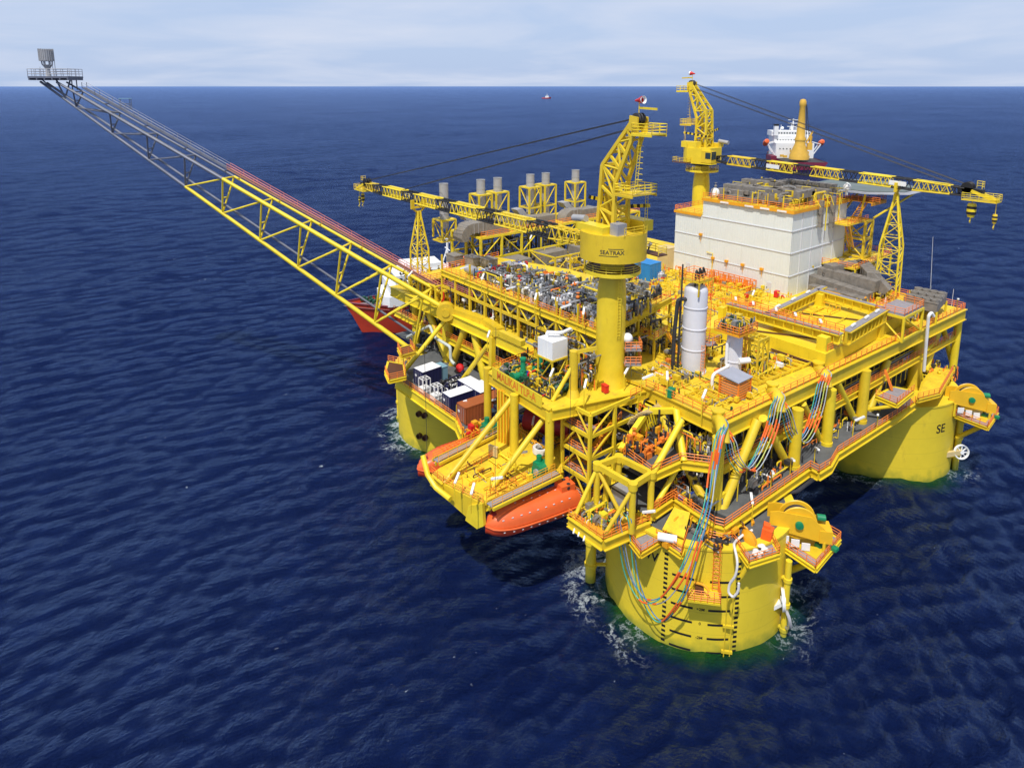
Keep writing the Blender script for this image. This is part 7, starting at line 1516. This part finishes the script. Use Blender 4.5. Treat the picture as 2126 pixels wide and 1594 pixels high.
m.build_each('deck_cargo', LBLU, t)
nmx = rows[20]; a_ = rows[20][0].lerp(rows[20][1], .35); b_ = rows[16][0].lerp(rows[16][1], .35); e_ = (b_-a_).normalized(); n_ = sw
sub(text_mb('SEVEN', 1.7, lambda x, y: (a_+b_)/2-sw*0+e_*(x*1.0)+V((0,0,y))+(rows[18][0]-(rows[18][0]+rows[18][7])/2).normalized()*.9), 'lettering', WHT, h)
# small boat far out
p = at(1134, 205, 0); dd = RT; t = thing('small_workboat', 'tiny white and red boat far out on the open sea', 'boat', p); m = MB(); rows = hull(m, p-dd*25, dd, 50, 13, 5, sheer=3); m.build('hull', HULLR, t); deck_of(rows, .3).build('deck', GRT, t)
yb = math.atan2(dd.y, dd.x); m = MB().box(p+dd*4+V((0,0,9)), (20, 11, 8), yb).box(p+dd*5+V((0,0,15)), (14, 10, 4.4), yb); ss = m.build('cabin', WHT, t); m = MB()
for k in range(5): m.box(p+dd*(0+2.4*k)-FW*5.1+V((0,0,15.4)), (1.5, .3, 1.6), yb).cut()
sub_each(m, 'window', GLS, ss); MB().tube(p+dd*5+V((0,0,17)), p+dd*5+V((0,0,27)), .6, 6).beam(p+dd*2+V((0,0,23)), p+dd*8+V((0,0,23)), .6).build('mast', WHT, t)
# construction vessel with its own crane, behind the far crane's boom
p = at(1632, 362, 0)+FW*48+RT*31; hd2 = (FW+RT*.12).normalized(); s2 = V((hd2.y, -hd2.x, 0)); yv = math.atan2(hd2.y, hd2.x); Q = lambda x, y, z: p+hd2*x+s2*y+V((0,0,z))
t = thing('construction_ship', 'large ship with white bridge tower and tall yellow crane column far behind', 'ship', p)
m = MB(); rows = hull(m, p-hd2*20, hd2, 92, 34, 6.5, sheer=3); m.build('hull', MRN, t); deck_of(rows, .4).build('deck', DRK, t)
Qs = lambda x, y, z: Q(x, y, z-5.5)
m = MB().box(Qs(30,0,18), (24,33,14), yv).box(Qs(34,-2,28), (20,30,6), yv).box(Qs(34,-2,33.2), (16,34,4.4), yv); ss = m.build('superstructure', WHT, t); m = MB()
for k in range(14): m.box(Qs(25.9,-17.5+k*2.4,33.6), (.3,1.2,1.2), yv).cut()
for k in range(12): m.box(Qs(23.9,-14+k*2.4,27.6), (.3,.9,.8), yv).cut()
for k in range(9): m.box(Qs(17.9,-13+k*3,20), (.3,1,1), yv).cut()
sub_each(m, 'window', GLS, ss); sub(MB().box(Qs(17.6,-2,17), (.6,20,6), yv), 'recess', DRK, ss) if False else None
m = MB().tube(Qs(36,2,35), Qs(36,2,46), .6, 8)
for z in (39, 42, 45): m.beam(Qs(36,-5+z*.05,z), Qs(36,9-z*.05,z), .5)
for k in range(12): q = Qs(36+rr.uniform(-4,4), rr.uniform(-10,10), 35.4); m.tube(q, q+V((0,0,rr.uniform(2,6))), .22, 5)
for y in (-7, 1, 7): m.sphere(Qs(37,y,37.5), 1.4, 10, 8)
m.build('radar_mast', WHT, t); m = MB().box(Qs(24,-16,36), (4,3.6,9), yv); fn = m.build('funnel', WHT, t); sub(MB().box(Qs(24,-16,41), (4.2,3.8,1.6), yv), 'funnel_top', BLK, fn)
m = MB()
for y in (-24, 24): m.lathe(Qs(24, y, 25), [(0,-5),(2,-4),(2.6,0),(2,4),(0,5)], 12, hd2+V((0,0,-.5))).cut()
m.build_each('lifeboat', LORG, t); m = MB()
for y in (-20.5, 20.5): 
    for k in (0, 6): m.beam(Qs(21+k, y*.8, 14), Qs(21+k, y*1.12, 24), .8); m.beam(Qs(21+k, y*1.12, 24), Qs(21+k, y*.8, 26), .7).cut()
m.build_each('davit', WHT, t); MB().box(Qs(20,-19.5,10), (18,5,8), yv).build('side_house', MRN, t); m = MB()
for k in range(8): q = Qs(14+rr.uniform(-3,3), rr.uniform(-14,14), 13+rr.uniform(0,6)); m.box(q, (2,3,2), yv).cut()
m.build_each('deck_gear', SHPY, t)
px_, pb = at(1646, 352, X=(p-hd2*15).x), 0; cc = p+s2*-3.5-hd2*8; zt_ = hz(207, cc); zk = hz(292, cc); m = MB().lathe((cc.x,cc.y,0), [(8.2,8),(7.8,12),(4.3,zk-3),(4.1,zk),(4.5,zk),(4.5,zk+1.5),(3.7,zk+3),(2.3,zt_-6),(2.8,zt_-5),(2.8,zt_-2),(2.0,zt_),(0,zt_+.5)], 28)
ck = m.build('crane_column', SHPY, t); MB().tube(V((cc.x,cc.y,zk-3))+s2*5, V((cc.x,cc.y,zt_-4))+s2*3, .35, 6).tube(V((cc.x,cc.y,zk-3))+s2*8, V((cc.x,cc.y,zt_-4))+s2*3.2, .3, 6).build('hoist_cable', DRK, t)
m = MB().beam(V((cc.x,cc.y,zk-2))+s2*5, V((cc.x,cc.y,zk+8))+s2*10, 1.2); m.beam(V((cc.x,cc.y,zk-8))+s2*8, V((cc.x,cc.y,zk+4))+s2*9, 1.6).box(V((cc.x,cc.y,zk-5))+s2*8, (3,4,6), yv); m.build('crane_jib_foot', SHPY, t)
